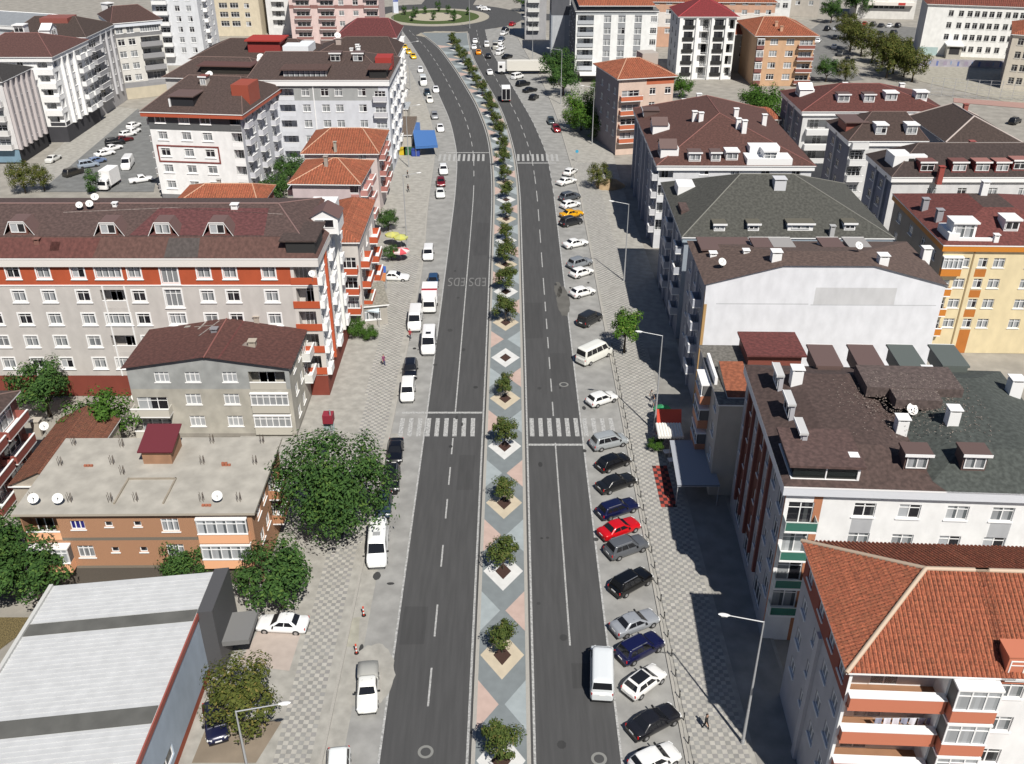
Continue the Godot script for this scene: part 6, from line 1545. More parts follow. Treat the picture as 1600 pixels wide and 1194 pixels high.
	house("apartment_building", "cream yellow apartment block with orange fascia and a red-brown felt roof", Vector3(56.6, 0, -116.8), Vector3(75, 0, -116.3), 20.0, 16.0, {
		"col": L(.70, .595, .38), "y0": 3.0, "fh": 2.95,
		"front": [["g", [.07], [3], 2.6, 1.5, 0.0, {"col": L(.50, .18, .025), "proj": .6, "n": 4}], ["b", [.05], [0, 1, 2], 1.9, 2.0, 0.0, {"col": L(.50, .18, .025), "proj": .7, "n": 2}], ["w", [0.16, 0.41, 0.64, 0.86], [0, 1, 2, 3], 1.5, 1.35, .9, {"v": 0}], ["w", [.295], [0, 1, 2, 3], 1.2, 1.35, .9, {"v": 2}]],
		"left": [["w", [.15, .4, .65, .85], [0, 1, 2, 3], 1.5, 1.4, .9]],
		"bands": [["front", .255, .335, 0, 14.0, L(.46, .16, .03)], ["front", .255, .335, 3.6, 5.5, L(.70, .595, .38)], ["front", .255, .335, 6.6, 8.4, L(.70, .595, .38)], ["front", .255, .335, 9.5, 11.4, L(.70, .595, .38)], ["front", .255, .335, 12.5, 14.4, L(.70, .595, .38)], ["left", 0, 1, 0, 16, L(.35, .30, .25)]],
		"cornice": [15.1, 16.0, .35, L(.52, .19, .02)],
		"roofs": [{"type": "tier", "rise": 2.6, "inset": 7.5, "over": .4, "col": L(.16, .05, .042), "top_col": BROWN}],
		"chimneys": [[Vector3(58.05, 18, -128.51), 1.7, .8, L(.3, .3, .32)], [Vector3(58.17, 18, -123.77), 1.7, .8, L(.3, .3, .32)], [Vector3(66, 18.8, -128.89), 2.0, .9], [Vector3(63.13, 16.9, -117.06), 1.0, .6]],
		"dormers": [[Vector3(65.81, 16.9, -118.92), 1.9, 1.5, 2.4, 0.0, WHITE, WHITE], [Vector3(58.98, 16.4, -117.44), 3.0, 2.2, 2.4, 0.0, WHITE, WHITE]],
		"blocks": [["terrace_parapet", .4, 1.8, -4.4, -.4, 16.3, 17.3, WHITE], ["terrace_parapet", 1.8, 6.3, -.7, -.4, 16.2, 16.7, WHITE]],
		"trims": [["front", .215, .225, 0, 15, .08, L(.3, .22, .12), "downpipe"]]})
	# ------------------------------------------------ left of the avenue
	house("metal_hall", "single-storey hall with a ribbed white sheet metal roof and dark slab front", Vector3(-38.9, 0, -38.0), Vector3(-25.7, 0, -38.0), 23.6, 6.8, {
		"col": L(.36, .42, .50), "right": [["w", [.33], [0], 2.6, 1.2, 0, {"n": 2, "v": 3, "trim": 0}], ["w", [.2], [0], .9, 1.2, 0, {"n": 1, "v": 3}]], "y0": 1.5,
		"bands": [["right", 0, .78, 0, .9, L(.30, .07, .035)]],
		"roofs": [{"type": "flat", "y": 6.8, "over": .05, "col": L(1, 1, 1), "mat": "metal_roof"}],
		"trims": [["right", 0, .77, 6.6, 7.15, .12, L(.30, .09, .07), "coping"], ["right", .772, 1.0, 0, 7.2, 1.2, L(.075, .075, .08), "front_slab"], ["right", .80, .95, 2.6, 3.1, 3.4, L(.17, .17, .17), "canopy"]],
		"blocks": [["gutter", -.35, -.05, -23.6, 0, 6.6, 7.05, L(.5, .5, .48)]]}, "hall")
	house("brick_house", "orange hollow-brick house with a bare concrete roof slab and rusty column stubs", Vector3(-44.9, 0, -69.2), Vector3(-23.8, 0, -69.4), 11.7, 8.9, {
		"col": L(.80, .43, .245), "mat": "brickwork", "y0": 2.6, "fh": 3.0,
		"front": [["o", [.08], [1], 3.2, 1.7, .85], ["g", [.1], [0], 3.6, 1.6, 0.0, {"col": L(.80, .43, .245), "n": 6, "v": 5}], ["w", [.24], [1], 1.3, 1.0, 1.2, {"v": 6, "n": 3}], ["w", [.245], [0], 1.5, 1.4, .9, {"n": 3}], ["w", [.375, .5], [0, 1], .7, .6, 1.5, {"n": 1, "v": 3}], ["w", [.64], [0, 1], 1.6, 1.5, .9, {"n": 3}], ["g", [.87], [0, 1], 4.6, 1.6, 0.0, {"col": L(.80, .43, .245), "n": 5, "proj": .5}]],
		"right": [["w", [.2, .4], [0, 1], 1.4, 1.4, .9], ["b", [.66], [0, 1], 3.4, 2.1, 0.0, {"col": L(.40, .2, .11), "proj": 1.1}]],
		"bands": [["front", .155, .77, 5.5, 5.85, L(.36, .31, .25)], ["front", 0, 1, 8.45, 8.9, L(.48, .42, .33)], ["front", 0, 1, 2.2, 2.5, L(.42, .36, .28)], ["front", 0, 1, 0, 2.2, L(.2, .17, .14)]],
		"roofs": [{"type": "flat", "over": .45, "col": L(.43, .405, .36), "mat": "slab", "thick": .25, "fascia": L(.38, .34, .28)}]}, "house")
	house("house", "grey-beige three-storey house with a shallow dark red sheet gable roof", Vector3(-44.2, 0, -95.3), Vector3(-25.6, 0, -95.3), 13.4, 9.5, {
		"col": L(.44, .42, .37), "mat": "old_wall", "y0": .6, "fh": 3.0,
		"front": [["w", [0.21, 0.4, 0.63], [2], 1.7, 1.35, .9, {"n": 3, "v": 5}], ["o", [.86], [2], 4.2, 1.5, .8], ["w", [0.38, 0.62], [0, 1], 1.8, 1.45, .9, {"n": 3, "v": 5}], ["g", [.86], [0, 1], 4.4, 1.5, 0.0, {"n": 6, "v": 5, "proj": .25}], ["b", [.09], [1, 0], 4.4, 1.9, 0.0, {"col": L(.5, .48, .43), "proj": 1.3}]],
		"right": [["w", [.2, .42, .8], [0, 1, 2], 1.4, 1.4, .9], ["b", [.62], [1, 2], 3.0, 2.1, 0.0, {"col": L(.62, .62, .6), "proj": 1.0}]],
		"bands": [["front", 0, 1, 6.6, 9.5, L(.36, .37, .365)], ["*", 0, 1, 0, .5, L(.3, .28, .25)]],
		"roofs": [{"type": "hip", "axis": "z", "in0": 0, "in1": 0, "rise": 1.5, "over": .45, "col": L(.105, .042, .036), "eaves": false, "gable_mat": "old_wall", "gable": L(.36, .37, .365)}],
		"patches": [[Vector2(6.2, -7.5), Vector2(6.5, -7.5), Vector2(7.0, -10.2), Vector2(6.8, -10.2), L(.4, .36, .33), "paint_splash"], [Vector2(6.9, -5.6), Vector2(7.1, -5.6), Vector2(8.6, -9.2), Vector2(8.4, -9.2), L(.36, .32, .3), "paint_splash"], [Vector2(5.6, -8.3), Vector2(8.2, -8.0), Vector2(8.2, -8.15), Vector2(5.6, -8.45), L(.36, .33, .3), "paint_splash"], [Vector2(4.2, -8.6), Vector2(5.0, -8.5), Vector2(5.0, -9.0), Vector2(4.3, -9.1), L(.42, .4, .37), "paint_splash"], [Vector2(12.6, -3.4), Vector2(14.2, -3.2), Vector2(14.0, -4.2), Vector2(12.8, -4.3), L(.3, .25, .22), "paint_splash"], [Vector2(8.0, .3), Vector2(11.0, .3), Vector2(11.6, -12.5), Vector2(9.8, -12.5), L(.155, .05, .046)]],
		"chimneys": [[Vector3(-35.57, 10.7, -106.36), 1.0, .5, L(.5, .46, .4)], [Vector3(-31.27, 10.3, -105.02), .9, .6, L(.4, .35, .3)], [Vector3(-30.44, 10.2, -99.11), .7, .8, L(.38, .34, .28)], [Vector3(-35.47, 10.5, -101.51), .5, .7, L(.2, .2, .22)]],
		"dishes": [[Vector3(-41.16, 7.5, -96.56), .5, 0], [Vector3(-44.01, 4.5, -95.76), .5, 0]]}, "house")
	house("apartment_building", "long cream apartment block with a red-orange band under its worn brown mansard roof", Vector3(-75, 0, -104.9), Vector3(-23.3, 0, -104.9), 17.4, 18.5, {
		"col": L(.53, .505, .48), "y0": 3.2, "fh": 3.07, "trim": 2,
		"front": [["w", [0.3, 0.37, 0.45, 0.58, 0.74, 0.8, 0.89], [0, 1, 2, 3, 4], 1.5, 1.45, .9], ["w", [0.52], [0, 2, 4], 3.0, 1.45, .9, {"n": 4, "v": 0}], ["o", [0.52], [1, 3], 3.0, 1.5, .9], ["w", [0.66], [3, 4], 2.0, 2.3, .2, {"n": 3, "v": 4}], ["w", [0.66], [0, 1, 2], 2.0, 1.5, .9, {"n": 3}], ["o", [.968], [0, 1, 2, 3, 4], 2.1, 1.9, .7], ["w", [0.23, 0.16, 0.09], [0, 1, 2, 3, 4], 1.5, 1.45, .9]],
		"right": [["b", [.06, .5, .86], [0, 1, 2, 3, 4], 1.8, 2.1, 0.0, {"col": PALE, "proj": .55, "ph": .85}], ["w", [.22, .35, .66], [0, 1, 2, 3, 4], 1.4, 1.4, .9]],
		"bands": [["front", 0, 1, 15.45, 18, L(.42, .085, .035)], ["front", .94, 1, 3.2, 18, L(.6, .57, .54)], ["*", 0, 1, 0, 3.0, L(.2, .045, .03)], ["right", 0, 1, 3, 18.5, PALE]],
		"trims": [["front", .938, 1.0, 3.2, 4.15, .1, L(.42, .085, .035), "parapet_panel"], ["front", .938, 1.0, 6.3, 7.2, .1, L(.42, .085, .035), "parapet_panel"], ["front", .938, 1.0, 9.35, 10.25, .1, L(.42, .085, .035), "parapet_panel"], ["front", .938, 1.0, 12.4, 13.3, .1, L(.42, .085, .035), "parapet_panel"], ["front", .938, 1.0, 15.5, 16.4, .1, L(.42, .085, .035), "parapet_panel"],
			["right", .28, .31, 3, 18, .35, L(.42, .085, .035)], ["right", .74, .77, 3, 18, .35, L(.7, .7, .68)], ["front", 0, 1, 15.33, 15.48, .08, WHITE, "string_course"], ["front", .497, .5, 3, 15.3, .1, WHITE], ["front", .548, .551, 3, 15.3, .1, WHITE]],
		"cornice": [17.95, 19.05, .4, L(.66, .63, .60)],
		"roofs": [{"type": "tier", "y": 19.05, "rise": 1.9, "inset": 2.2, "over": .45, "col": L(.12, .062, .052), "top": false}, {"type": "hip", "y": 20.95, "rise": 1.7, "over": -1.7, "in0": 5.0, "in1": 4.0, "col": L(.105, .066, .06), "eaves": false}],
		"dormers": [[Vector3(-58.61, 19.7, -107.05), 2.0, 1.55, 2.4, 0.0, L(.18, .08, .066), L(.14, .088, .08), "hood"], [Vector3(-47.85, 19.7, -106.85), 2.0, 1.55, 2.4, 0.0, L(.18, .08, .066), L(.14, .088, .08), "hood"], [Vector3(-41.39, 19.7, -106.85), 2.0, 1.55, 2.4, 0.0, L(.18, .08, .066), L(.14, .088, .08), "hood"], [Vector3(-34.92, 19.7, -106.85), 2.0, 1.55, 2.4, 0.0, L(.18, .08, .066), L(.14, .088, .08), "hood"], [Vector3(-23.39, 20, -112.75), 3.4, 1.5, 4.0, 0.0, WHITE, L(.14, .085, .075), "gable"]],
		"chimneys": [[Vector3(-49.07, 22.5, -112.97), .5, .5], [Vector3(-34.15, 22, -112.52), .6, .8], [Vector3(-56.21, 20, -106.09), .5, .6, L(.2, .1, .08)]],
		"dishes": [[Vector3(-53.05, 22.5, -112.03), .42], [Vector3(-51.88, 22.5, -112.27), .45], [Vector3(-51.89, 22.5, -114.16), .48], [Vector3(-23.37, 17.2, -102.69), .4, 0]],
		"patches": [[Vector2(29.5, -1.9), Vector2(45.5, -1.9), Vector2(45.0, -7.6), Vector2(31.5, -7.6), L(.155, .058, .055)], [Vector2(13.0, .4), Vector2(25.6, .4), Vector2(26.2, -1.6), Vector2(13.0, -1.6), L(.15, .058, .05)], [Vector2(34.0, .4), Vector2(38.0, .4), Vector2(38.0, -1.6), Vector2(34.3, -1.6), L(.10, .085, .08)], [Vector2(20.4, -.3), Vector2(21.5, -.3), Vector2(21.5, -1.2), Vector2(20.4, -1.2), L(.42, .4, .3), "roof_light"], [Vector2(20.0, -6.6), Vector2(33, -7.6), Vector2(33, -7.75), Vector2(20.0, -6.75), L(.3, .24, .22), "cable"], [Vector2(33.0, -7.6), Vector2(47, -6.2), Vector2(47, -6.35), Vector2(33.0, -7.75), L(.3, .24, .22), "cable"]],
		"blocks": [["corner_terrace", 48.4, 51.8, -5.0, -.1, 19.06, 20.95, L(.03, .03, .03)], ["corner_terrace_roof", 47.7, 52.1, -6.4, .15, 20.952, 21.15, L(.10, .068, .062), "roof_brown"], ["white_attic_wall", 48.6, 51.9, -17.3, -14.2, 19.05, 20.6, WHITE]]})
	house("apartment_building", "narrow block with red balcony parapets and a small orange tile roof beside the pavement", Vector3(-26.2, 0, -123.8), Vector3(-21.4, 0, -123.8), 17.0, 13.6, {
		"col": L(.58, .545, .51), "y0": 3.0, "right": [["b", [.2, .75], [0, 1, 2], 4.0, 2.1, 0.0, {"col": L(.42, .085, .035), "proj": 1.2}], ["w", [.48], [0, 1, 2], 1.4, 1.4, .9]], "front": [["b", [.7], [0, 1, 2], 2.6, 2.1, 0.0, {"col": L(.42, .085, .035), "proj": 1.2}]],
		"roofs": [{"type": "hip", "axis": "z", "in0": 3, "in1": 3, "rise": 1.5, "over": .4, "col": TILE, "tiled": .4, "course": 1.2}]})
	house("house", "pink rendered house with an orange tiled hip roof and balconies on its street side", Vector3(-36.6, 0, -153.6), Vector3(-25.5, 0, -153.2), 12.5, 12.3, {
		"col": L(.54, .45, .46), "right": [["b", [.25, .7], [0, 1, 2], 3.6, 2.1, 0.0, {"col": L(.45, .22, .2), "proj": 1.2}]], "left": [["b", [.8], [2], 2.4, 2.0, 0.0, {"col": L(.5, .3, .28)}]],
		"front": [["o", [.93], [0, 1, 2], 1.4, 1.5, .9]],
		"trims": [["front", .88, 1, 3.5, 4.3, .1, L(.42, .2, .18), "parapet_panel"], ["front", .88, 1, 6.6, 7.4, .1, L(.42, .2, .18), "parapet_panel"], ["front", .88, 1, 9.6, 10.4, .1, L(.42, .2, .18), "parapet_panel"]],
		"roofs": [{"type": "hip", "in0": 6.5, "in1": 5.0, "rise": 2.4, "over": .6, "col": TILE, "tiled": .45, "course": 1.1, "ridge": L(.5, .3, .2), "ridge_w": .12}],
		"chimneys": [[Vector3(-31.32, 14, -157.55), 1.7, .6, L(.34, .3, .26)]]}, "house")
	house("house", "wide orange-roofed house right behind the pink house", Vector3(-38.2, 0, -172.6), Vector3(-24.9, 0, -172.6), 15.0, 11.8, {
		"col": L(.6, .52, .5), "front": [["w", [.8], [2], 1.4, 1.4, .9]], "right": [["b", [.3, .7], [0, 1, 2], 3.6, 2.1, 0.0, {"col": L(.35, .15, .13), "proj": 1.2}], ["w", [.5], [0, 1, 2], 1.4, 1.4, .9]],
		"roofs": [{"type": "hip", "in0": 4.5, "in1": 4.0, "rise": 2.6, "over": .6, "col": TILE * .95, "tiled": .45, "course": 1.1, "ridge": L(.5, .3, .2), "ridge_w": .12}],
		"chimneys": [[Vector3(-32.38, 13.8, -172.68), 1.9, .5, L(.36, .33, .28)]]}, "house")
	house("apartment_building", "long pale grey apartment block with a dark brown roof, glazed attic terrace and white cornice", Vector3(-53.5, 0, -198.0), Vector3(-25.3, 0, -198.0), 22.0, 19.4, {
		"col": L(.62, .64, .69), "y0": 2.5, "fh": 3.2,
		"front": [["w", [0.11, 0.4, 0.54, 0.64, 0.81], [0, 1, 2, 3, 4], 1.6, 1.5, .9, {"trim": 1}], ["o", [0.26], [0, 1, 2, 3, 4], 3.2, 1.45, .9], ["b", [.94], [0, 1, 2, 3, 4], 2.8, 1.9, 0.0, {"col": L(.5, .5, .53), "proj": .9}]],
		"right": [["b", [.2, .5, .8], [0, 1, 2, 3, 4], 3.0, 2.0, 0.0, {"col": PALE, "proj": .5}], ["w", [.35, .65], [0, 1, 2, 3, 4], 1.4, 1.4, .9]],
		"bands": [["front", 0, .93, 15.3, 18.3, L(.36, .37, .37)], ["front", 0, 1, 0, 2.2, L(.12, .12, .12)]],
		"trims": [["front", .455, .462, 2, 18.2, .1, WHITE, "downpipe"]],
		"cornice": [18.3, 19.5, .4, WHITE],
		"roofs": [{"type": "hip", "y": 19.5, "rise": 3.4, "over": .5, "in0": 2.0, "in1": 7.0, "col": BROWN}],
		"dormers": [[Vector3(-36.63, 19.3, -204.57), 2.2, 1.7, 2.6, 0.0, BROWN * 1.35, BROWN * 1.5], [Vector3(-31.95, 19.3, -204.57), 2.2, 1.7, 2.6, 0.0, BROWN * 1.35, BROWN * 1.5]],
		"dishes": [[Vector3(-53.43, 22, -209.99), .8], [Vector3(-53.99, 22.5, -211.51), .8]],
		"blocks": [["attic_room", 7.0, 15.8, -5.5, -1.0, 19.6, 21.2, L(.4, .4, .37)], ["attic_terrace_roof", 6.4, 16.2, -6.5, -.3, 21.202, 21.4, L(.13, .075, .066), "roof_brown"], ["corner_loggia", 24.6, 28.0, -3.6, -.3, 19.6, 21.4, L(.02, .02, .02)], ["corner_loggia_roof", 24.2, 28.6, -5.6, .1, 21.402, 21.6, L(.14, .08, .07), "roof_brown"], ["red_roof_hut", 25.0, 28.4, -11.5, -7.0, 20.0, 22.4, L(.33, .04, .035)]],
		"wins": [[Vector3(11.4, 19.7, -.82), 0.0, 8.6, 1.4, 8, 0, 0]]})
	house("apartment_building", "white apartment block with a dark grey top storey, red fascia and brown roof terrace", Vector3(-68.5, 0, -180.0), Vector3(-50.6, 0, -177.9), 21.0, 17.6, {
		"col": L(.86, .86, .86), "y0": 1.95, "fh": 3.18,
		"front": [["w", [.13, .39, .62], [0, 1, 2, 3, 4], 1.8, 1.5, .9, {"trim": 2}], ["o", [.94], [0, 1, 2, 3, 4], 2.0, 1.7, .8]],
		"left": [["b", [.85], [0, 1, 2, 3, 4], 3.0, 2.0, 0.0, {"col": L(.3, .28, .28), "proj": 1.2}]],
		"right": [["w", [.3, .6], [0, 1, 2, 3, 4], 1.4, 1.4, .9], ["b", [.12, .45, .8], [0, 1, 2, 3, 4], 2.6, 2.0, 0.0, {"col": L(.55, .56, .6), "proj": 1.0}]],
		"bands": [["front", 0, 1, 14.2, 17.3, L(.115, .118, .125)], ["right", 0, 1, 0, 17.6, L(.5, .51, .55)], ["front", 0, 1, 0, 1.6, L(.2, .2, .21)]],
		"trims": [["front", .04, .055, 8.0, 11.3, .1, L(.2, .05, .04), "frame_moulding"], ["front", .71, .725, 8.0, 11.3, .1, L(.2, .05, .04), "frame_moulding"], ["front", .055, .71, 8.0, 8.25, .1, L(.2, .05, .04), "frame_moulding"], ["front", .055, .71, 11.05, 11.3, .1, L(.2, .05, .04), "frame_moulding"]],
		"cornice": [16.8, 17.7, .9, L(.40, .09, .045)],
		"roofs": [{"type": "hip", "y": 17.7, "rise": 4.4, "over": 1.0, "in0": 5.5, "in1": 4.0, "col": BROWN}],
		"dormers": [[Vector3(-59.02, 17, -186.21), 1.3, 1.6, 1.8, 0.0, L(.5, .46, .42), L(.2, .06, .05)]],
		"dishes": [[Vector3(-59.61, 18, -193.01), .6], [Vector3(-60.47, 19.5, -194.68), .6]],
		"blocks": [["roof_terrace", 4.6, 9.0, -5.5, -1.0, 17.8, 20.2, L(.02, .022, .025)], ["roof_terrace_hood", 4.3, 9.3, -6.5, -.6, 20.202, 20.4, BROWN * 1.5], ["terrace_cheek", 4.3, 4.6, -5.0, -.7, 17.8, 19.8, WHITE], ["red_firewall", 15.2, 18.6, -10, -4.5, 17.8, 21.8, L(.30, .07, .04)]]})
func far_blocks():
	# ------------------------------------------------ right of the avenue
	house("apartment_building", "narrow salmon house with orange balcony bands under an orange tile roof", Vector3(23.2, 0, -211.3), Vector3(35.6, 0, -214.3), 16.0, 16.8, {
		"col": L(.62, .48, .40), "y0": 3.0, "front": [["b", [.22], [0, 1, 2, 3], 5.0, 2.0, 0.0, {"col": L(.48, .14, .07), "proj": 1.2}], ["w", [.62, .9], [3], 1.4, 1.4, .9, {"v": 3}], ["w", [.62], [0, 1, 2], 1.4, 1.4, .9]],
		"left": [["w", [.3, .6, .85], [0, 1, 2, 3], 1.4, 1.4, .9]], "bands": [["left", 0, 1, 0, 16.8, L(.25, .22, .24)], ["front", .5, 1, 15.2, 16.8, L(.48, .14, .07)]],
		"roofs": [{"type": "hip", "in0": 5.0, "in1": 6.0, "rise": 2.6, "over": .6, "col": TILE, "tiled": .45, "course": 1.2, "ridge": L(.5, .3, .2), "ridge_w": .12}],
		"blocks": [["stair_head", 8.5, 12.3, -13, -9, 17.5, 20.0, L(.42, .38, .34)]]})
	house("apartment_building", "tall white and grey block with white loggias and an orange attic roof", Vector3(18.3, 0, -287.4), Vector3(41.7, 0, -287.4), 28.0, 19.3, {
		"col": L(.8, .81, .8), "y0": 2.8, "fh": 3.15,
		"front": [["o", [.12], [0, 1, 2, 3, 4], 4.6, 2.1, .7], ["w", [.385, .56, .76], [0, 1, 2, 3, 4], 2.0, 1.7, .8], ["w", [.95], [0, 1, 2, 3, 4], 1.8, 1.6, .9, {"n": 3}]],
		"left": [["w", [.2, .4, .6, .8], [0, 1, 2, 3, 4], 1.4, 1.5, .9, {"v": 3}]],
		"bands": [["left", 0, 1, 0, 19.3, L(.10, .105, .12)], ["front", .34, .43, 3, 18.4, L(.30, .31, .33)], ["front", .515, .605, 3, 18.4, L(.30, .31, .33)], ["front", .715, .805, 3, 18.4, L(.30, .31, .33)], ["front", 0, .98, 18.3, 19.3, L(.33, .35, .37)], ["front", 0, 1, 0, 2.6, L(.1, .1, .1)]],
		"trims": [["front", .02, .22, 3.0, 4.2, .25, L(.40, .42, .45), "loggia_parapet"], ["front", .02, .22, 6.3, 7.3, .25, L(.40, .42, .45), "loggia_parapet"], ["front", .02, .22, 9.5, 10.5, .25, L(.40, .42, .45), "loggia_parapet"], ["front", .02, .22, 12.6, 13.6, .25, L(.40, .42, .45), "loggia_parapet"], ["front", .02, .22, 15.8, 16.8, .25, L(.40, .42, .45), "loggia_parapet"], ["front", .06, .3, 2.1, 2.5, 3.5, WHITE, "shop_canopy"]],
		"roofs": [{"type": "flat", "over": .3, "col": L(.2, .2, .2)}, {"type": "hip", "y": 20.6, "over": -.8, "rise": 3.0, "in0": 6.0, "in1": 6.0, "col": TILE * 1.1, "tiled": .5, "course": 1.4}],
		"blocks": [["attic_storey", 1.4, 22.0, -26, -1.6, 19.3, 20.6, L(.07, .075, .085)]]})
	house("apartment_building", "white block with black balcony railings under a maroon pyramid roof", Vector3(48.2, 0, -289.0), Vector3(64.6, 0, -289.0), 17.0, 17.6, {
		"col": L(.86, .86, .85), "y0": .8, "fh": 3.3, "frame": L(.05, .05, .055),
		"front": [["w", [.17, .70], [0, 1, 2, 3, 4], 2.6, 2.5, .3, {"n": 4, "v": 3}], ["o", [.45], [0, 1, 2, 3, 4], 2.9, 2.6, .2, {"rail": "bars"}], ["o", [.92], [0, 1, 2, 3, 4], 1.9, 2.5, .2]],
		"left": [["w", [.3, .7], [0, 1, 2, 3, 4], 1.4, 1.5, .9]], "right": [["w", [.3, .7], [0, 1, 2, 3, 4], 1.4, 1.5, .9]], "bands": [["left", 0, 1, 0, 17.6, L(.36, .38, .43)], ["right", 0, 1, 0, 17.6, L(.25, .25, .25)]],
		"trims": [["front", 0, .06, 0, 17.2, .5, WHITE], ["front", .29, .33, 0, 17.2, .5, WHITE], ["front", .56, .6, 0, 17.2, .5, WHITE], ["front", .81, .85, 0, 17.2, .5, WHITE], ["front", .07, .27, 1.2, 2.0, .4, L(.02, .02, .022), "railing"], ["front", .07, .27, 4.5, 5.3, .4, L(.02, .02, .022), "railing"], ["front", .07, .27, 7.8, 8.6, .4, L(.02, .02, .022), "railing"], ["front", .07, .27, 11.1, 11.9, .4, L(.02, .02, .022), "railing"], ["front", .07, .27, 14.4, 15.2, .4, L(.02, .02, .022), "railing"],
			["front", .61, .80, 1.2, 2.0, .4, L(.02, .02, .022), "railing"], ["front", .61, .80, 4.5, 5.3, .4, L(.02, .02, .022), "railing"], ["front", .61, .80, 7.8, 8.6, .4, L(.02, .02, .022), "railing"], ["front", .61, .80, 11.1, 11.9, .4, L(.02, .02, .022), "railing"], ["front", .61, .80, 14.4, 15.2, .4, L(.02, .02, .022), "railing"]],
		"roofs": [{"type": "hip", "in0": 8.7, "in1": 8.7, "rise": 4.2, "over": .6, "col": L(.21, .028, .032)}], "chimneys": []})
	house("apartment_building", "salmon block with brown red balconies and orange hip roof near the curving side street", Vector3(69.0, 0, -280.3), Vector3(85.3, 0, -280.3), 24.0, 13.9, {
		"col": L(.56, .36, .22), "y0": .9, "fh": 3.2, "front": [["w", [.3, .58], [0, 1, 2, 3], 2.2, 1.6, .9, {"n": 3}], ["b", [.86], [0, 1, 2, 3], 4.6, 2.1, 0.0, {"col": L(.23, .08, .06), "proj": 1.3}], ["g", [.06], [0, 1, 2, 3], 2.0, 1.6, 0.0, {"col": L(.2, .08, .07), "n": 2}]],
		"right": [["b", [.2, .6], [0, 1, 2, 3], 3.6, 2.1, 0.0, {"col": L(.23, .08, .06)}]],
		"bands": [["front", 0, .13, 0, 13.9, L(.28, .16, .12)]],
		"roofs": [{"type": "hip", "in0": 5.0, "in1": 7.0, "rise": 3.2, "over": .9, "col": TILE, "tiled": .5, "course": 1.4, "ridge": L(.5, .3, .2), "ridge_w": .14}], "chimneys": [[Vector3(75.22, 16, -285.67), 1.4, .8, L(.5, .3, .2)], [Vector3(76.03, 16.5, -282.57), 1.4, .8, L(.5, .3, .2)]]})
	house("apartment_building", "tall dark grey tower with a pale lower corner behind the white and grey block", Vector3(12.4, 0, -318.0), Vector3(21.0, 0, -318.0), 14.0, 26.0, {
		"col": L(.10, .105, .12), "left": [["w", [.3, .7], [0, 1, 2, 3, 4, 5, 6], 1.6, 1.6, .8]], "front": [["w", [.75], [0, 1, 2, 3, 4, 5, 6], 1.4, 1.5, .8]], "bands": [["*", 0, 1, 0, 13.5, L(.30, .33, .38)], ["front", .05, .5, 0, 13.4, L(.45, .47, .5)]], "roofs": [{"type": "flat", "col": L(.2, .2, .2), "parapet": [.6, .2, L(.15, .15, .16)]}]})
	house("apartment_building", "grey block with stacked white balconies left of the dark grey tower", Vector3(4.5, 0, -352.0), Vector3(12.0, 0, -352.0), 12.0, 15.0, {
		"col": L(.36, .36, .37), "left": [["b", [.5], [0, 1, 2, 3], 5.0, 2.0, 0.0, {"col": L(.6, .6, .58)}]], "front": [["b", [.4], [0, 1, 2, 3], 4.0, 2.0, 0.0, {"col": L(.6, .6, .58)}]], "roofs": [{"type": "flat", "col": L(.25, .25, .25), "parapet": [.6, .2, L(.4, .4, .4)]}]})
	house("apartment_building", "red-brown hip-roofed block with four dormers joined by a white gutter", Vector3(59.2, 0, -194.8), Vector3(88.0, 0, -194.8), 17.0, 14.0, {
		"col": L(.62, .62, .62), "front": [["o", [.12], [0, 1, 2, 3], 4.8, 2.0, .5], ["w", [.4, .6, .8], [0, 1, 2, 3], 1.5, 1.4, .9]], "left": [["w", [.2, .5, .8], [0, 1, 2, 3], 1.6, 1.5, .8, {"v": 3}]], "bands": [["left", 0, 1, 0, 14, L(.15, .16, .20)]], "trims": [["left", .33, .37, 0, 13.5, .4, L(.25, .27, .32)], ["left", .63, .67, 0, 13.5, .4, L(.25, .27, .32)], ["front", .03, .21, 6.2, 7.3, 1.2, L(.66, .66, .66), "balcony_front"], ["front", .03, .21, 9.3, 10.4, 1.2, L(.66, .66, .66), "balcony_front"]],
		"cornice": [13.1, 14.0, .4, WHITE], "roofs": [{"type": "hip", "in0": 10.0, "in1": 12.0, "rise": 3.6, "over": .6, "col": L(.115, .04, .034)}],
		"dormers": [[Vector3(67.67, 15.4, -197.1), 2.4, 1.5, 2.2, 0.0, WHITE, BROWN * 1.35], [Vector3(72.89, 15.4, -197.1), 2.2, 1.5, 2.2, 0.0, WHITE, BROWN * 1.35], [Vector3(77.52, 15.4, -197.65), 2.4, 1.5, 2.2, 0.0, WHITE, WHITE], [Vector3(83.86, 15.3, -198.07), 2.4, 1.5, 2.2, 0.0, WHITE, WHITE], [Vector3(60.48, 14.8, -205.29), 3.4, 1.6, 3.0, -PI / 2, WHITE, WHITE, "gable"]],
		"chimneys": [[Vector3(71.6, 17, -209.2), 1.2, 1.0], [Vector3(84.03, 17, -209.82), 1.2, 1.0]]})
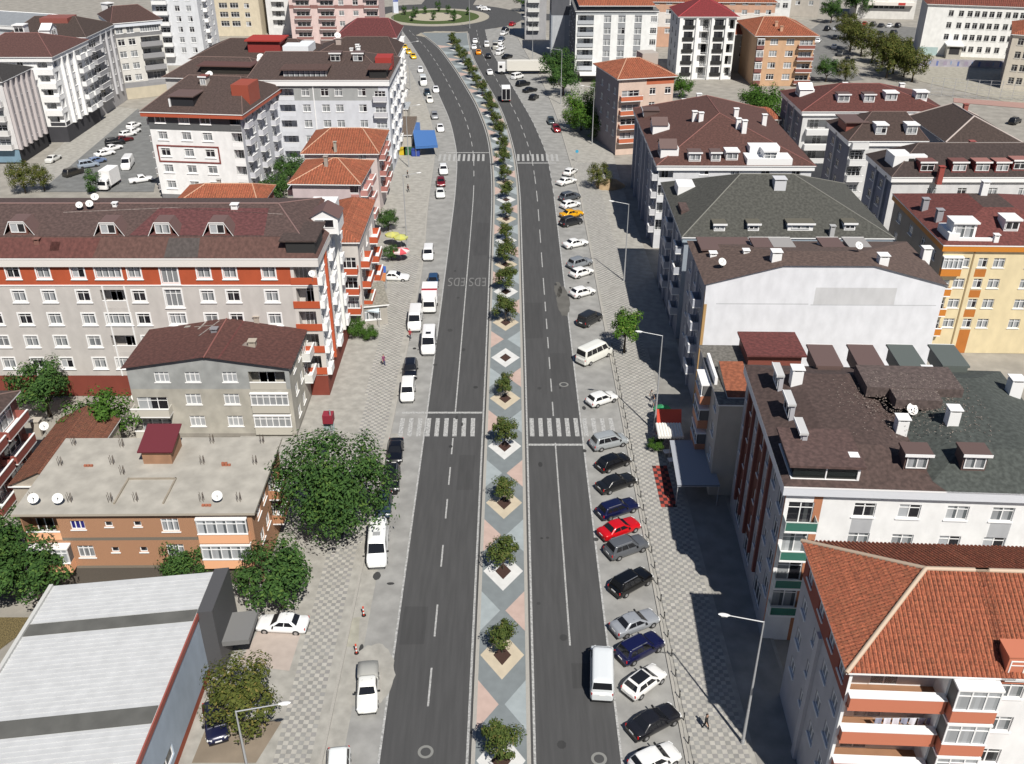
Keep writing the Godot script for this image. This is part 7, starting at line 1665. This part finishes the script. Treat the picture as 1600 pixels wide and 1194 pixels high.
	house("apartment_building", "dark brown hip-roofed block with two white dormers and a navy shaded side", Vector3(62.0, 0, -173.2), Vector3(75.6, 0, -173.2), 13.0, 14.0, {
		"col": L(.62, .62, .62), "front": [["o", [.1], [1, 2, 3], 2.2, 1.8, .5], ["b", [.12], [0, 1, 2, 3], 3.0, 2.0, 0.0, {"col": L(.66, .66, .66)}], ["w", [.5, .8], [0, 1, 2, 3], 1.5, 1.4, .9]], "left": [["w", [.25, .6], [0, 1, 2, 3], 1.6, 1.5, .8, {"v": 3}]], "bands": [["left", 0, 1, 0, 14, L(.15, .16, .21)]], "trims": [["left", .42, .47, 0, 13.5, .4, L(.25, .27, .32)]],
		"cornice": [13.0, 14.0, .4, WHITE], "roofs": [{"type": "hip", "in0": 6.0, "in1": 2.5, "rise": 3.6, "over": .6, "col": L(.07, .046, .04)}],
		"dormers": [[Vector3(67.64, 15.4, -174.13), 2.0, 1.7, 2.2, 0.0, WHITE, WHITE], [Vector3(73.26, 15.4, -174.13), 2.0, 1.7, 2.2, 0.0, WHITE, WHITE]], "blocks": [["roof_hut", .2, 3.6, -9, -4, 14.2, 16.2, L(.25, .08, .06)], ["roof_hut_cover", -.4, 4.2, -9.5, -3.4, 16.202, 16.4, BROWN * 1.5]]})
	house("apartment_building", "dark roofed block with a blue grey end wall and reddish chimneys", Vector3(78.9, 0, -171.5), Vector3(92.0, 0, -171.5), 18.0, 14.2, {
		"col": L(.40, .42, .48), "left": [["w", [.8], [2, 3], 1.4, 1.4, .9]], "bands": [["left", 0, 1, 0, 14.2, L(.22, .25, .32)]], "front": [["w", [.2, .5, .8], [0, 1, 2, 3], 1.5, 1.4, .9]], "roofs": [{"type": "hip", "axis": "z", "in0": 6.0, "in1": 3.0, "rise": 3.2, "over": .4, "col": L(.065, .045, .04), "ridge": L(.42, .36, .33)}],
		"chimneys": [[Vector3(86.59, 16.5, -183.77), 1.2, .8, L(.3, .1, .08)], [Vector3(81.74, 16.5, -167.91), 1.2, .9, L(.3, .09, .08)]]})
	house("apartment_building", "dark brown mansard block with five red-framed dormers and a red chimney", Vector3(62.4, 0, -151.8), Vector3(96.0, 0, -151.8), 12.0, 14.0, {
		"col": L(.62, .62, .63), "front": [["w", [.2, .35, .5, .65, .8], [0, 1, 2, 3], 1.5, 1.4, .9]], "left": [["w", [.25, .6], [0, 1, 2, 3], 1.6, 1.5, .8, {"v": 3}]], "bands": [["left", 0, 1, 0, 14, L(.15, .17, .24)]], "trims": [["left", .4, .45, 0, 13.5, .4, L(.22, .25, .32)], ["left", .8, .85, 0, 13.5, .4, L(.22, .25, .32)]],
		"cornice": [13.1, 14.0, .4, WHITE], "roofs": [{"type": "hip", "in0": 6.0, "in1": 0.0, "rise": 3.8, "over": .5, "col": L(.06, .043, .038)}],
		"dormers": [[Vector3(67.81, 15.2, -152.21), 2.4, 1.6, 2.2, 0.0, L(.26, .06, .055), L(.16, .07, .06)], [Vector3(73.04, 15.2, -152.21), 2.4, 1.6, 2.2, 0.0, L(.26, .06, .055), L(.16, .07, .06)], [Vector3(76.8, 15.2, -152.21), 2.4, 1.6, 2.2, 0.0, L(.26, .06, .055), L(.3, .14, .12)], [Vector3(80.04, 15.2, -152.21), 2.2, 1.6, 2.2, 0.0, L(.26, .06, .055), L(.3, .14, .12)], [Vector3(83.02, 15.2, -152.56), 2.2, 1.6, 2.2, 0.0, L(.26, .06, .055), L(.3, .14, .12)]],
		"chimneys": [[Vector3(69.56, 15.3, -150.86), 2.0, .8, L(.28, .06, .05)]], "blocks": [["white_attic_gable", .6, 6.0, -6.5, -2.5, 14.1, 16.6, WHITE], ["attic_slot", 3.0, 3.9, -2.49, -2.44, 14.6, 16.2, L(.02, .02, .02)]]})
	house("apartment_building", "small orange tiled house behind the red-brown block on the right", Vector3(51.5, 0, -206.0), Vector3(57.5, 0, -206.0), 8.0, 9.5, {"col": L(.5, .4, .33), "roofs": [{"type": "hip", "in0": 2.5, "in1": 2.5, "rise": 1.6, "over": .5, "col": TILE, "tiled": .45, "course": 1.2}]}, "house")
	house("apartment_building", "long peach block with white window surrounds at the upper edge behind the maroon roof", Vector3(46, 0, -340.0), Vector3(88.0, 0, -338.0), 14.0, 14.5, {"col": L(.55, .34, .24), "front": [["w", [.06, .16, .26, .36, .46, .56, .66, .76, .86, .95], [0, 1, 2, 3], 1.8, 1.5, .9]], "bands": [["front", 0, 1, 6.5, 11.2, L(.7, .66, .62)]], "roofs": [{"type": "hip", "in0": 6, "in1": 6, "rise": 3, "col": TILE * .9, "tiled": .6, "course": 1.6}]})
	house("apartment_building", "low orange-roofed house with a grey wall between maroon roof and salmon block", Vector3(66.5, 0, -299.0), Vector3(76.0, 0, -299.0), 12.0, 11.0, {"col": L(.36, .34, .31), "front": [["w", [.3, .7], [0, 1, 2], 1.5, 1.4, .9]], "roofs": [{"type": "hip", "in0": 3, "in1": 3, "rise": 2.2, "col": TILE, "tiled": .5, "course": 1.4}]}, "house")
	house("apartment_building", "white block with black window openings at the upper edge left of the dark trees", Vector3(88, 0, -398.0), Vector3(109, 0, -396.0), 14.0, 17.0, {"col": L(.72, .72, .71), "lit": .4, "front": [["w", [.1, .25, .42, .58, .75, .9], [0, 1, 2, 3, 4], 2.0, 1.9, .6]], "roofs": [{"type": "flat", "col": L(.4, .38, .36)}]})
	house("apartment_building", "grey beige block at the upper edge between the white block and the dark trees", Vector3(111, 0, -404.0), Vector3(122, 0, -402.0), 14.0, 17.0, {"col": L(.42, .39, .35), "front": [["w", [.25, .7], [0, 1, 2, 3, 4], 1.8, 1.6, .8]], "roofs": [{"type": "flat", "col": L(.4, .38, .36)}]})
	house("apartment_building", "white block with a red and white shop canopy behind the row of parked cars", Vector3(136, 0, -399.0), Vector3(158, 0, -396.0), 14.0, 16.0, {"col": L(.66, .65, .62), "lit": .5, "front": [["w", [.12, .3], [1, 2, 3], 1.8, 1.5, .9], ["o", [.7], [1, 2, 3], 8.0, 2.0, .6], ["w", [.5], [0], 14.0, 1.6, .2, {"n": 7, "v": 3}]], "trims": [["front", .1, .95, 5.2, 6.4, 1.6, L(.7, .66, .62), "shop_canopy"], ["front", .68, .8, 5.4, 6.3, 1.68, L(.45, .05, .04), "shop_sign"]], "roofs": [{"type": "flat", "col": L(.4, .38, .36)}]})
	house("school_building", "white school block with rows of dark window pairs and a red roof edge", Vector3(133.9, 0, -325.8), Vector3(176.0, 0, -315.4), 15.0, 15.8, {"col": L(.84, .84, .82), "y0": .6, "fh": 3.6, "lit": .05, "frame": L(.55, .55, .54),
		"front": [["w", [0.17, 0.24, 0.3, 0.35, 0.4, 0.45, 0.5, 0.56, 0.61, 0.66, 0.72, 0.77, 0.84, 0.91], [1, 2, 3], 1.5, 1.8, .9, {"n": 2, "v": 3}], ["w", [0.31, 0.36, 0.42, 0.48, 0.54, 0.62, 0.71, 0.8], [0], 1.5, 1.8, .9, {"n": 2, "v": 3}]],
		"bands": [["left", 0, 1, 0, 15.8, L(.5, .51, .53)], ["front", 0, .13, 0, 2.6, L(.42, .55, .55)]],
		"trims": [["front", .17, .29, 3.9, 4.3, 5.0, WHITE, "porch_roof"], ["front", .18, .28, 0, 3.898, 4.4, L(.42, .40, .36), "porch"], ["front", .195, .265, 1.4, 3.6, 4.46, L(.03, .03, .035), "porch_opening"]],
		"roofs": [{"type": "hip", "in0": 7, "in1": 7, "rise": 3, "over": .5, "col": L(.3, .09, .06), "tiled": .6, "course": 1.6}]}, "school")
	house("school_building", "beige school wing with an orange tile roof at the right picture edge", Vector3(139.2, 0, -277.2), Vector3(160.0, 0, -267.6), 23.0, 14.8, {"col": L(.60, .55, .47), "y0": .6, "fh": 3.5, "lit": .1, "frame": L(.5, .49, .46),
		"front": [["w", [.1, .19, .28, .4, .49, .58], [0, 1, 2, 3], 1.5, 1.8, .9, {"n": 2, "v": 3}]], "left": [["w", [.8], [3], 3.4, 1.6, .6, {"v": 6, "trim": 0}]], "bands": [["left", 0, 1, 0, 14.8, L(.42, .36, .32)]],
		"roofs": [{"type": "hip", "in0": 9, "in1": 9, "rise": 3.4, "over": .5, "col": TILE, "tiled": .5, "course": 1.4}]}, "school")
	# ------------------------------------------------ left of the avenue
	house("house", "low shed-roofed house of red-brown tiles in the left yard", Vector3(-51.5, 0, -79.8), Vector3(-45.2, 0, -79.8), 12.6, 4.2, {"col": L(.4, .36, .3), "roofs": [{"type": "hip", "axis": "z", "in0": 0.0, "in1": 0.0, "rise": 1.7, "over": .3, "col": L(.25, .095, .055), "tiled": .3, "course": .6}],
		"chimneys": [[Vector3(-53.65, 5.5, -90.88), 1.0, .9, L(.42, .38, .32)]], "dishes": [[Vector3(-52.28, 5.8, -89.86), .5]]}, "house")
	house("apartment_building", "shaded block with red and white balcony parapets cut by the left picture edge", Vector3(-70.0, 0, -79.0), Vector3(-54.6, 0, -79.0), 11.0, 9.2, {"col": L(.2, .09, .075), "y0": .4, "right": [["b", [.25, .72], [0, 1, 2], 4.6, 2.1, 0.0, {"col": L(.26, .08, .065), "proj": 1.4}]], "front": [["w", [.5, .85], [0, 1, 2], 1.4, 1.4, .9]], "roofs": [{"type": "hip", "in0": 4, "in1": 4, "rise": 2, "col": BROWN}]})
	house("house", "single-storey house with an orange tile roof behind the long cream block", Vector3(-58.3, 0, -156.2), Vector3(-43.6, 0, -156.2), 12.0, 7.0, {"col": L(.3, .12, .1), "roofs": [{"type": "hip", "in0": 5.0, "in1": 2.5, "rise": 2.4, "over": .5, "col": TILE * 1.08, "tiled": .4, "course": 1.0, "ridge": L(.5, .3, .2), "ridge_w": .12}], "chimneys": [[Vector3(-52.08, 9, -164.45), .9, .6, L(.4, .4, .38)]]}, "house")
	house("house", "low orange-roofed house with red parapet at left edge behind the long block", Vector3(-90.0, 0, -152.5), Vector3(-73.0, 0, -152.5), 9.0, 6.2, {"col": L(.24, .065, .06), "roofs": [{"type": "hip", "in0": 4.0, "in1": 4.0, "rise": 2.0, "over": .3, "col": TILE, "tiled": .4, "course": 1.0, "ridge": L(.45, .28, .2)}], "trims": [["front", .1, .35, 5.0, 7.2, .2, L(.25, .07, .06), "parapet"], ["front", .7, .95, 5.0, 7.2, .2, L(.25, .07, .06), "parapet"]]}, "house")
	house("house", "small red flat-topped house between the orange roofs behind the long block", Vector3(-68.5, 0, -154.0), Vector3(-62.0, 0, -154.0), 5.0, 6.5, {"col": L(.2, .06, .055), "roofs": [{"type": "flat", "col": L(.2, .055, .05), "over": .2}]}, "house")
	house("apartment_building", "grey pilastered block with a dark roof at the left picture edge", Vector3(-124.0, 0, -205.0), Vector3(-107.4, 0, -205.0), 14.0, 17.6, {"col": L(.64, .63, .63), "y0": 3.4, "right": [["w", [.12, .3, .48, .66, .84], [0, 1, 2, 3], 1.3, 1.6, .8, {"v": 3}]], "front": [["b", [.82, .3], [0, 1, 2, 3], 4.4, 2.0, 0.0, {"col": L(.6, .59, .58)}], ["w", [.5], [0, 1, 2, 3], 1.4, 1.4, .9]], "bands": [["right", 0, 1, 3, 17.6, L(.45, .42, .43)], ["*", 0, 1, 0, 3.2, L(.03, .03, .032)], ["front", .5, 1, .3, 3, L(.18, .28, .36)]],
		"trims": [["right", .02, .07, 3, 17.2, .6, L(.5, .46, .46)], ["right", .2, .24, 3, 17.2, .6, L(.5, .46, .46)], ["right", .38, .42, 3, 17.2, .6, L(.5, .46, .46)], ["right", .56, .6, 3, 17.2, .6, L(.5, .46, .46)], ["right", .74, .78, 3, 17.2, .6, L(.5, .46, .46)], ["right", .93, .98, 3, 17.2, .6, L(.5, .46, .46)]],
		"roofs": [{"type": "hip", "in0": 5, "in1": 5, "rise": 2.6, "col": L(.045, .043, .042)}]})
	house("apartment_building", "bright white block with black corner balconies and fluted white pilasters", Vector3(-122.0, 0, -222.0), Vector3(-103.8, 0, -222.0), 20.0, 19.4, {"col": L(.86, .86, .86), "y0": 4.0, "front": [["o", [.9], [0, 1, 2, 3, 4], 3.4, 2.0, .6], ["w", [.3, .6], [0, 1, 2, 3, 4], 1.4, 1.4, .9]], "right": [["o", [.07], [0, 1, 2, 3, 4], 2.2, 2.0, .6], ["b", [.72, .93], [0, 1, 2, 3, 4], 3.0, 2.0, 0.0, {"col": PALE}], ["w", [.3, .5], [0, 1, 2, 3, 4], 1.3, 1.6, .8, {"v": 3}]], "bands": [["*", 0, 1, 0, 3.6, L(.05, .05, .055)]],
		"trims": [["right", .2, .23, 3.6, 18.5, .7, WHITE], ["right", .36, .39, 3.6, 18.5, .7, WHITE], ["right", .55, .58, 3.6, 18.5, .7, WHITE], ["front", .8, 1.0, 6.2, 7.5, .5, WHITE, "balcony_front"], ["front", .8, 1.0, 9.3, 10.6, .5, WHITE, "balcony_front"], ["front", .8, 1.0, 12.3, 13.6, .5, WHITE, "balcony_front"], ["front", .8, 1.0, 15.4, 16.7, .5, WHITE, "balcony_front"]],
		"cornice": [18.3, 19.4, .5, WHITE], "roofs": [{"type": "hip", "in0": 5, "in1": 7, "rise": 3.4, "over": .7, "col": L(.11, .052, .045)}], "dormers": [[Vector3(-114.82, 20.5, -233.01), 2.4, 1.7, 2.4, 0.0, WHITE, WHITE], [Vector3(-108.61, 21, -236.73), 4.0, 1.6, 2.6, PI / 2, WHITE, WHITE, "gable"]]})
	house("apartment_building", "grey block with curved grey balconies beside the white pilastered block", Vector3(-124.0, 0, -245.0), Vector3(-105.0, 0, -245.0), 19.0, 19.6, {"col": L(.38, .37, .38), "y0": 3.8, "right": [["b", [.2], [0, 1, 2, 3, 4], 5.4, 2.0, 0.0, {"col": L(.34, .34, .36), "proj": 1.5}], ["w", [.55, .75, .92], [0, 1, 2, 3, 4], 1.3, 1.6, .8, {"v": 3}]], "front": [["w", [.8], [0, 1, 2, 3, 4], 1.4, 1.4, .9]], "trims": [["right", .44, .47, 3, 19, .5, L(.5, .5, .52)], ["right", .64, .67, 3, 19, .5, L(.5, .5, .52)], ["right", .83, .86, 3, 19, .5, L(.5, .5, .52)]],
		"cornice": [18.6, 19.6, .4, L(.5, .52, .56)], "roofs": [{"type": "hip", "in0": 4, "in1": 6, "rise": 3.4, "over": .6, "col": L(.065, .045, .04)}], "blocks": [["roof_bulkhead", 6, 13, -12, -6, 20.5, 23.0, L(.25, .08, .065)]]})
	house("apartment_building", "pale corner block with white windows, black loggias and a beige ground floor", Vector3(-104.9, 0, -263.8), Vector3(-94.6, 0, -270.0), 17.0, 19.8, {"col": L(.62, .61, .58), "y0": 4.0, "front": [["w", [.1, .33], [0, 1, 2, 3], 1.8, 1.6, .8], ["o", [.73], [0, 1, 2, 3], 5.0, 2.0, .6], ["w", [.1, .33], [4], 1.8, 1.6, .8], ["w", [.75], [4], 5.0, 1.7, .8, {"n": 8, "v": 0}]], "right": [["w", [.15, .35, .55, .75, .93], [0, 1, 2, 3, 4], 1.3, 1.6, .8, {"v": 3}]], "bands": [["front", 0, 1, 16.0, 17.1, L(.2, .2, .21)], ["front", 0, 1, 3.0, 4.4, L(.27, .27, .28)], ["right", 0, 1, 0, 19.8, L(.42, .40, .42)], ["front", 0, 1, 0, 3.0, L(.5, .45, .35)]],
		"trims": [["front", .5, .97, 7.2, 8.4, .6, L(.27, .27, .28), "balcony_front"], ["front", .5, .97, 10.3, 11.5, .6, L(.27, .27, .28), "balcony_front"], ["front", .5, .97, 13.3, 14.5, .6, L(.27, .27, .28), "balcony_front"], ["right", .24, .27, 3, 19, .4, L(.55, .53, .55)], ["right", .44, .47, 3, 19, .4, L(.55, .53, .55)], ["right", .64, .67, 3, 19, .4, L(.55, .53, .55)]],
		"cornice": [18.7, 19.8, .5, L(.6, .63, .68)], "roofs": [{"type": "hip", "in0": 3, "in1": 4, "rise": 3.0, "over": .7, "col": L(.085, .045, .04)}], "dormers": [[Vector3(-110.12, 21, -277.37), 2.2, 1.8, 2.2, .5, WHITE, WHITE]]})
	house("apartment_building", "slim white tower with black bowed balconies at the upper edge", Vector3(-110.0, 0, -309.0), Vector3(-96.0, 0, -309.0), 18.0, 26.0, {"col": L(.66, .68, .71), "y0": 3.0, "front": [["b", [.2], [0, 1, 2, 3, 4, 5, 6], 4.4, 2.2, 0.0, {"col": PALE, "proj": 1.6, "v": 3}], ["w", [.55, .8], [0, 1, 2, 3, 4, 5, 6], 1.5, 1.6, .8]], "right": [["w", [.2, .5, .8], [0, 1, 2, 3, 4, 5, 6], 1.4, 1.5, .8], ["b", [.35], [0, 1, 2, 3, 4, 5, 6], 2.6, 2.0, 0.0, {"col": PALE}]], "roofs": [{"type": "flat", "col": L(.3, .3, .3)}]})
	house("apartment_building", "cream block with arched dark windows at the upper edge", Vector3(-112.0, 0, -360.0), Vector3(-90.0, 0, -360.0), 14.0, 22.0, {"col": L(.62, .55, .42), "y0": 2.6, "front": [["w", [.2, .8], [0, 1, 2, 3, 4, 5], 1.8, 1.6, .8], ["w", [.42, .6], [0, 1, 2, 3, 4, 5], 3.0, 1.8, .8, {"n": 3, "v": 3}]], "roofs": [{"type": "flat", "col": L(.3, .3, .3)}]})
	house("apartment_building", "white block with stacked black-shadowed balconies right of the cream block", Vector3(-88.0, 0, -362.0), Vector3(-74.0, 0, -362.0), 14.0, 18.0, {"col": L(.70, .70, .70), "y0": 2.6, "front": [["o", [.3, .75], [0, 1, 2, 3], 4.6, 2.0, .6]], "roofs": [{"type": "flat", "col": L(.3, .3, .3)}]})
	house("apartment_building", "large pale sheet roof building in the far upper left corner", Vector3(-164.0, 0, -286.0), Vector3(-128.0, 0, -274.0), 16.0, 17.0, {"col": L(.5, .52, .55), "y0": 3, "front": [["w", [.2, .35, .5, .65, .8, .93], [2, 3], 2.0, 1.7, .7]], "cornice": [16, 17, .5, WHITE], "roofs": [{"type": "hip", "in0": 4, "in1": 4, "rise": 2.2, "over": .6, "col": L(.5, .52, .54), "mat": "metal_roof"}]})
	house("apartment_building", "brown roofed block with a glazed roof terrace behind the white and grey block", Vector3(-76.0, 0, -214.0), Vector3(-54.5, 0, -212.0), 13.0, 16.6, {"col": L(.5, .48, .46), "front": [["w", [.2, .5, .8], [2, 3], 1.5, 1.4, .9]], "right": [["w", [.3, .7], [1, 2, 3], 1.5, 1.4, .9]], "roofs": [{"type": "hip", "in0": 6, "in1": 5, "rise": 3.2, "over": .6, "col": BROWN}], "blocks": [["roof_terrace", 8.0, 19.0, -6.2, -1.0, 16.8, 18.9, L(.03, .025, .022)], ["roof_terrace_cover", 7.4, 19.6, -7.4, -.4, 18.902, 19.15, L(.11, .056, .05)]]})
	house("apartment_building", "brown roofed house with a bright red roof box and white dormer house behind", Vector3(-78.0, 0, -240.0), Vector3(-48.5, 0, -238.5), 17.0, 15.4, {"col": L(.55, .53, .52), "front": [["w", [.2, .5, .8], [2, 3], 1.5, 1.4, .9]], "roofs": [{"type": "hip", "in0": 8, "in1": 6, "rise": 3.4, "over": .6, "col": L(.07, .045, .04)}],
		"blocks": [["red_roof_box", 13.5, 21.5, -9.0, -2.5, 16.0, 19.2, L(.24, .035, .03)], ["red_roof_box_cover", 13.0, 22.0, -9.6, -1.9, 19.202, 19.5, L(.36, .04, .03)], ["white_roof_house", 22.2, 28.5, -9.5, -2.0, 15.6, 18.2, L(.7, .72, .75)]], "dishes": [[Vector3(-60.59, 19, -262.11), .8]]})
	house("apartment_building", "brown roofed block directly behind the long pale grey block", Vector3(-46.0, 0, -230.0), Vector3(-27.2, 0, -230.0), 15.0, 18.0, {"col": L(.6, .58, .57), "right": [["b", [.3, .7], [1, 2, 3, 4], 3, 2, 0.0, {"col": PALE}]], "roofs": [{"type": "hip", "in0": 7, "in1": 3, "rise": 3.0, "over": .6, "col": L(.07, .045, .04)}], "chimneys": [[Vector3(-36.05, 20.5, -231.41), 1.6, .8], [Vector3(-35.74, 20, -231.02), 1.4, .8], [Vector3(-37.36, 19.5, -230.63), 1.2, .7], [Vector3(-40.88, 20.5, -234.63), 1.2, 1.2, L(.4, .33, .3)]], "dishes": [[Vector3(-42.28, 21, -241.85), .8]]})
	house("apartment_building", "maroon roofed block in front of the pink block by the roundabout", Vector3(-44.0, 0, -250.0), Vector3(-29.4, 0, -250.0), 16.0, 18.6, {"col": L(.6, .56, .55), "right": [["b", [.3, .7], [1, 2, 3, 4], 3, 2, 0.0, {"col": PALE}]], "roofs": [{"type": "hip", "in0": 5, "in1": 3, "rise": 3.4, "over": .6, "col": L(.13, .035, .036)}], "chimneys": [[Vector3(-36.71, 20.5, -240.47), 1.4, .8]]})
	house("apartment_building", "pink apartment block with brown balcony bands beside the roundabout", Vector3(-76.0, 0, -345.0), Vector3(-45.4, 0, -345.0), 16.0, 22.0, {"col": L(.66, .52, .50), "y0": 1.6, "fh": 3.4, "front": [["w", [.58, .74], [0, 1, 2, 3, 4, 5], 1.8, 1.6, .9], ["b", [.92], [0, 1, 2, 3, 4, 5], 4.8, 2.2, 0.0, {"col": L(.26, .13, .12), "v": 3}], ["b", [.42, .15], [0, 1, 2, 3, 4, 5], 5.6, 2.2, 0.0, {"col": L(.26, .13, .12), "v": 3}]], "bands": [["front", 0, 1, 11.5, 12.7, L(.26, .13, .12)]], "roofs": [{"type": "flat", "col": L(.3, .3, .3)}]})
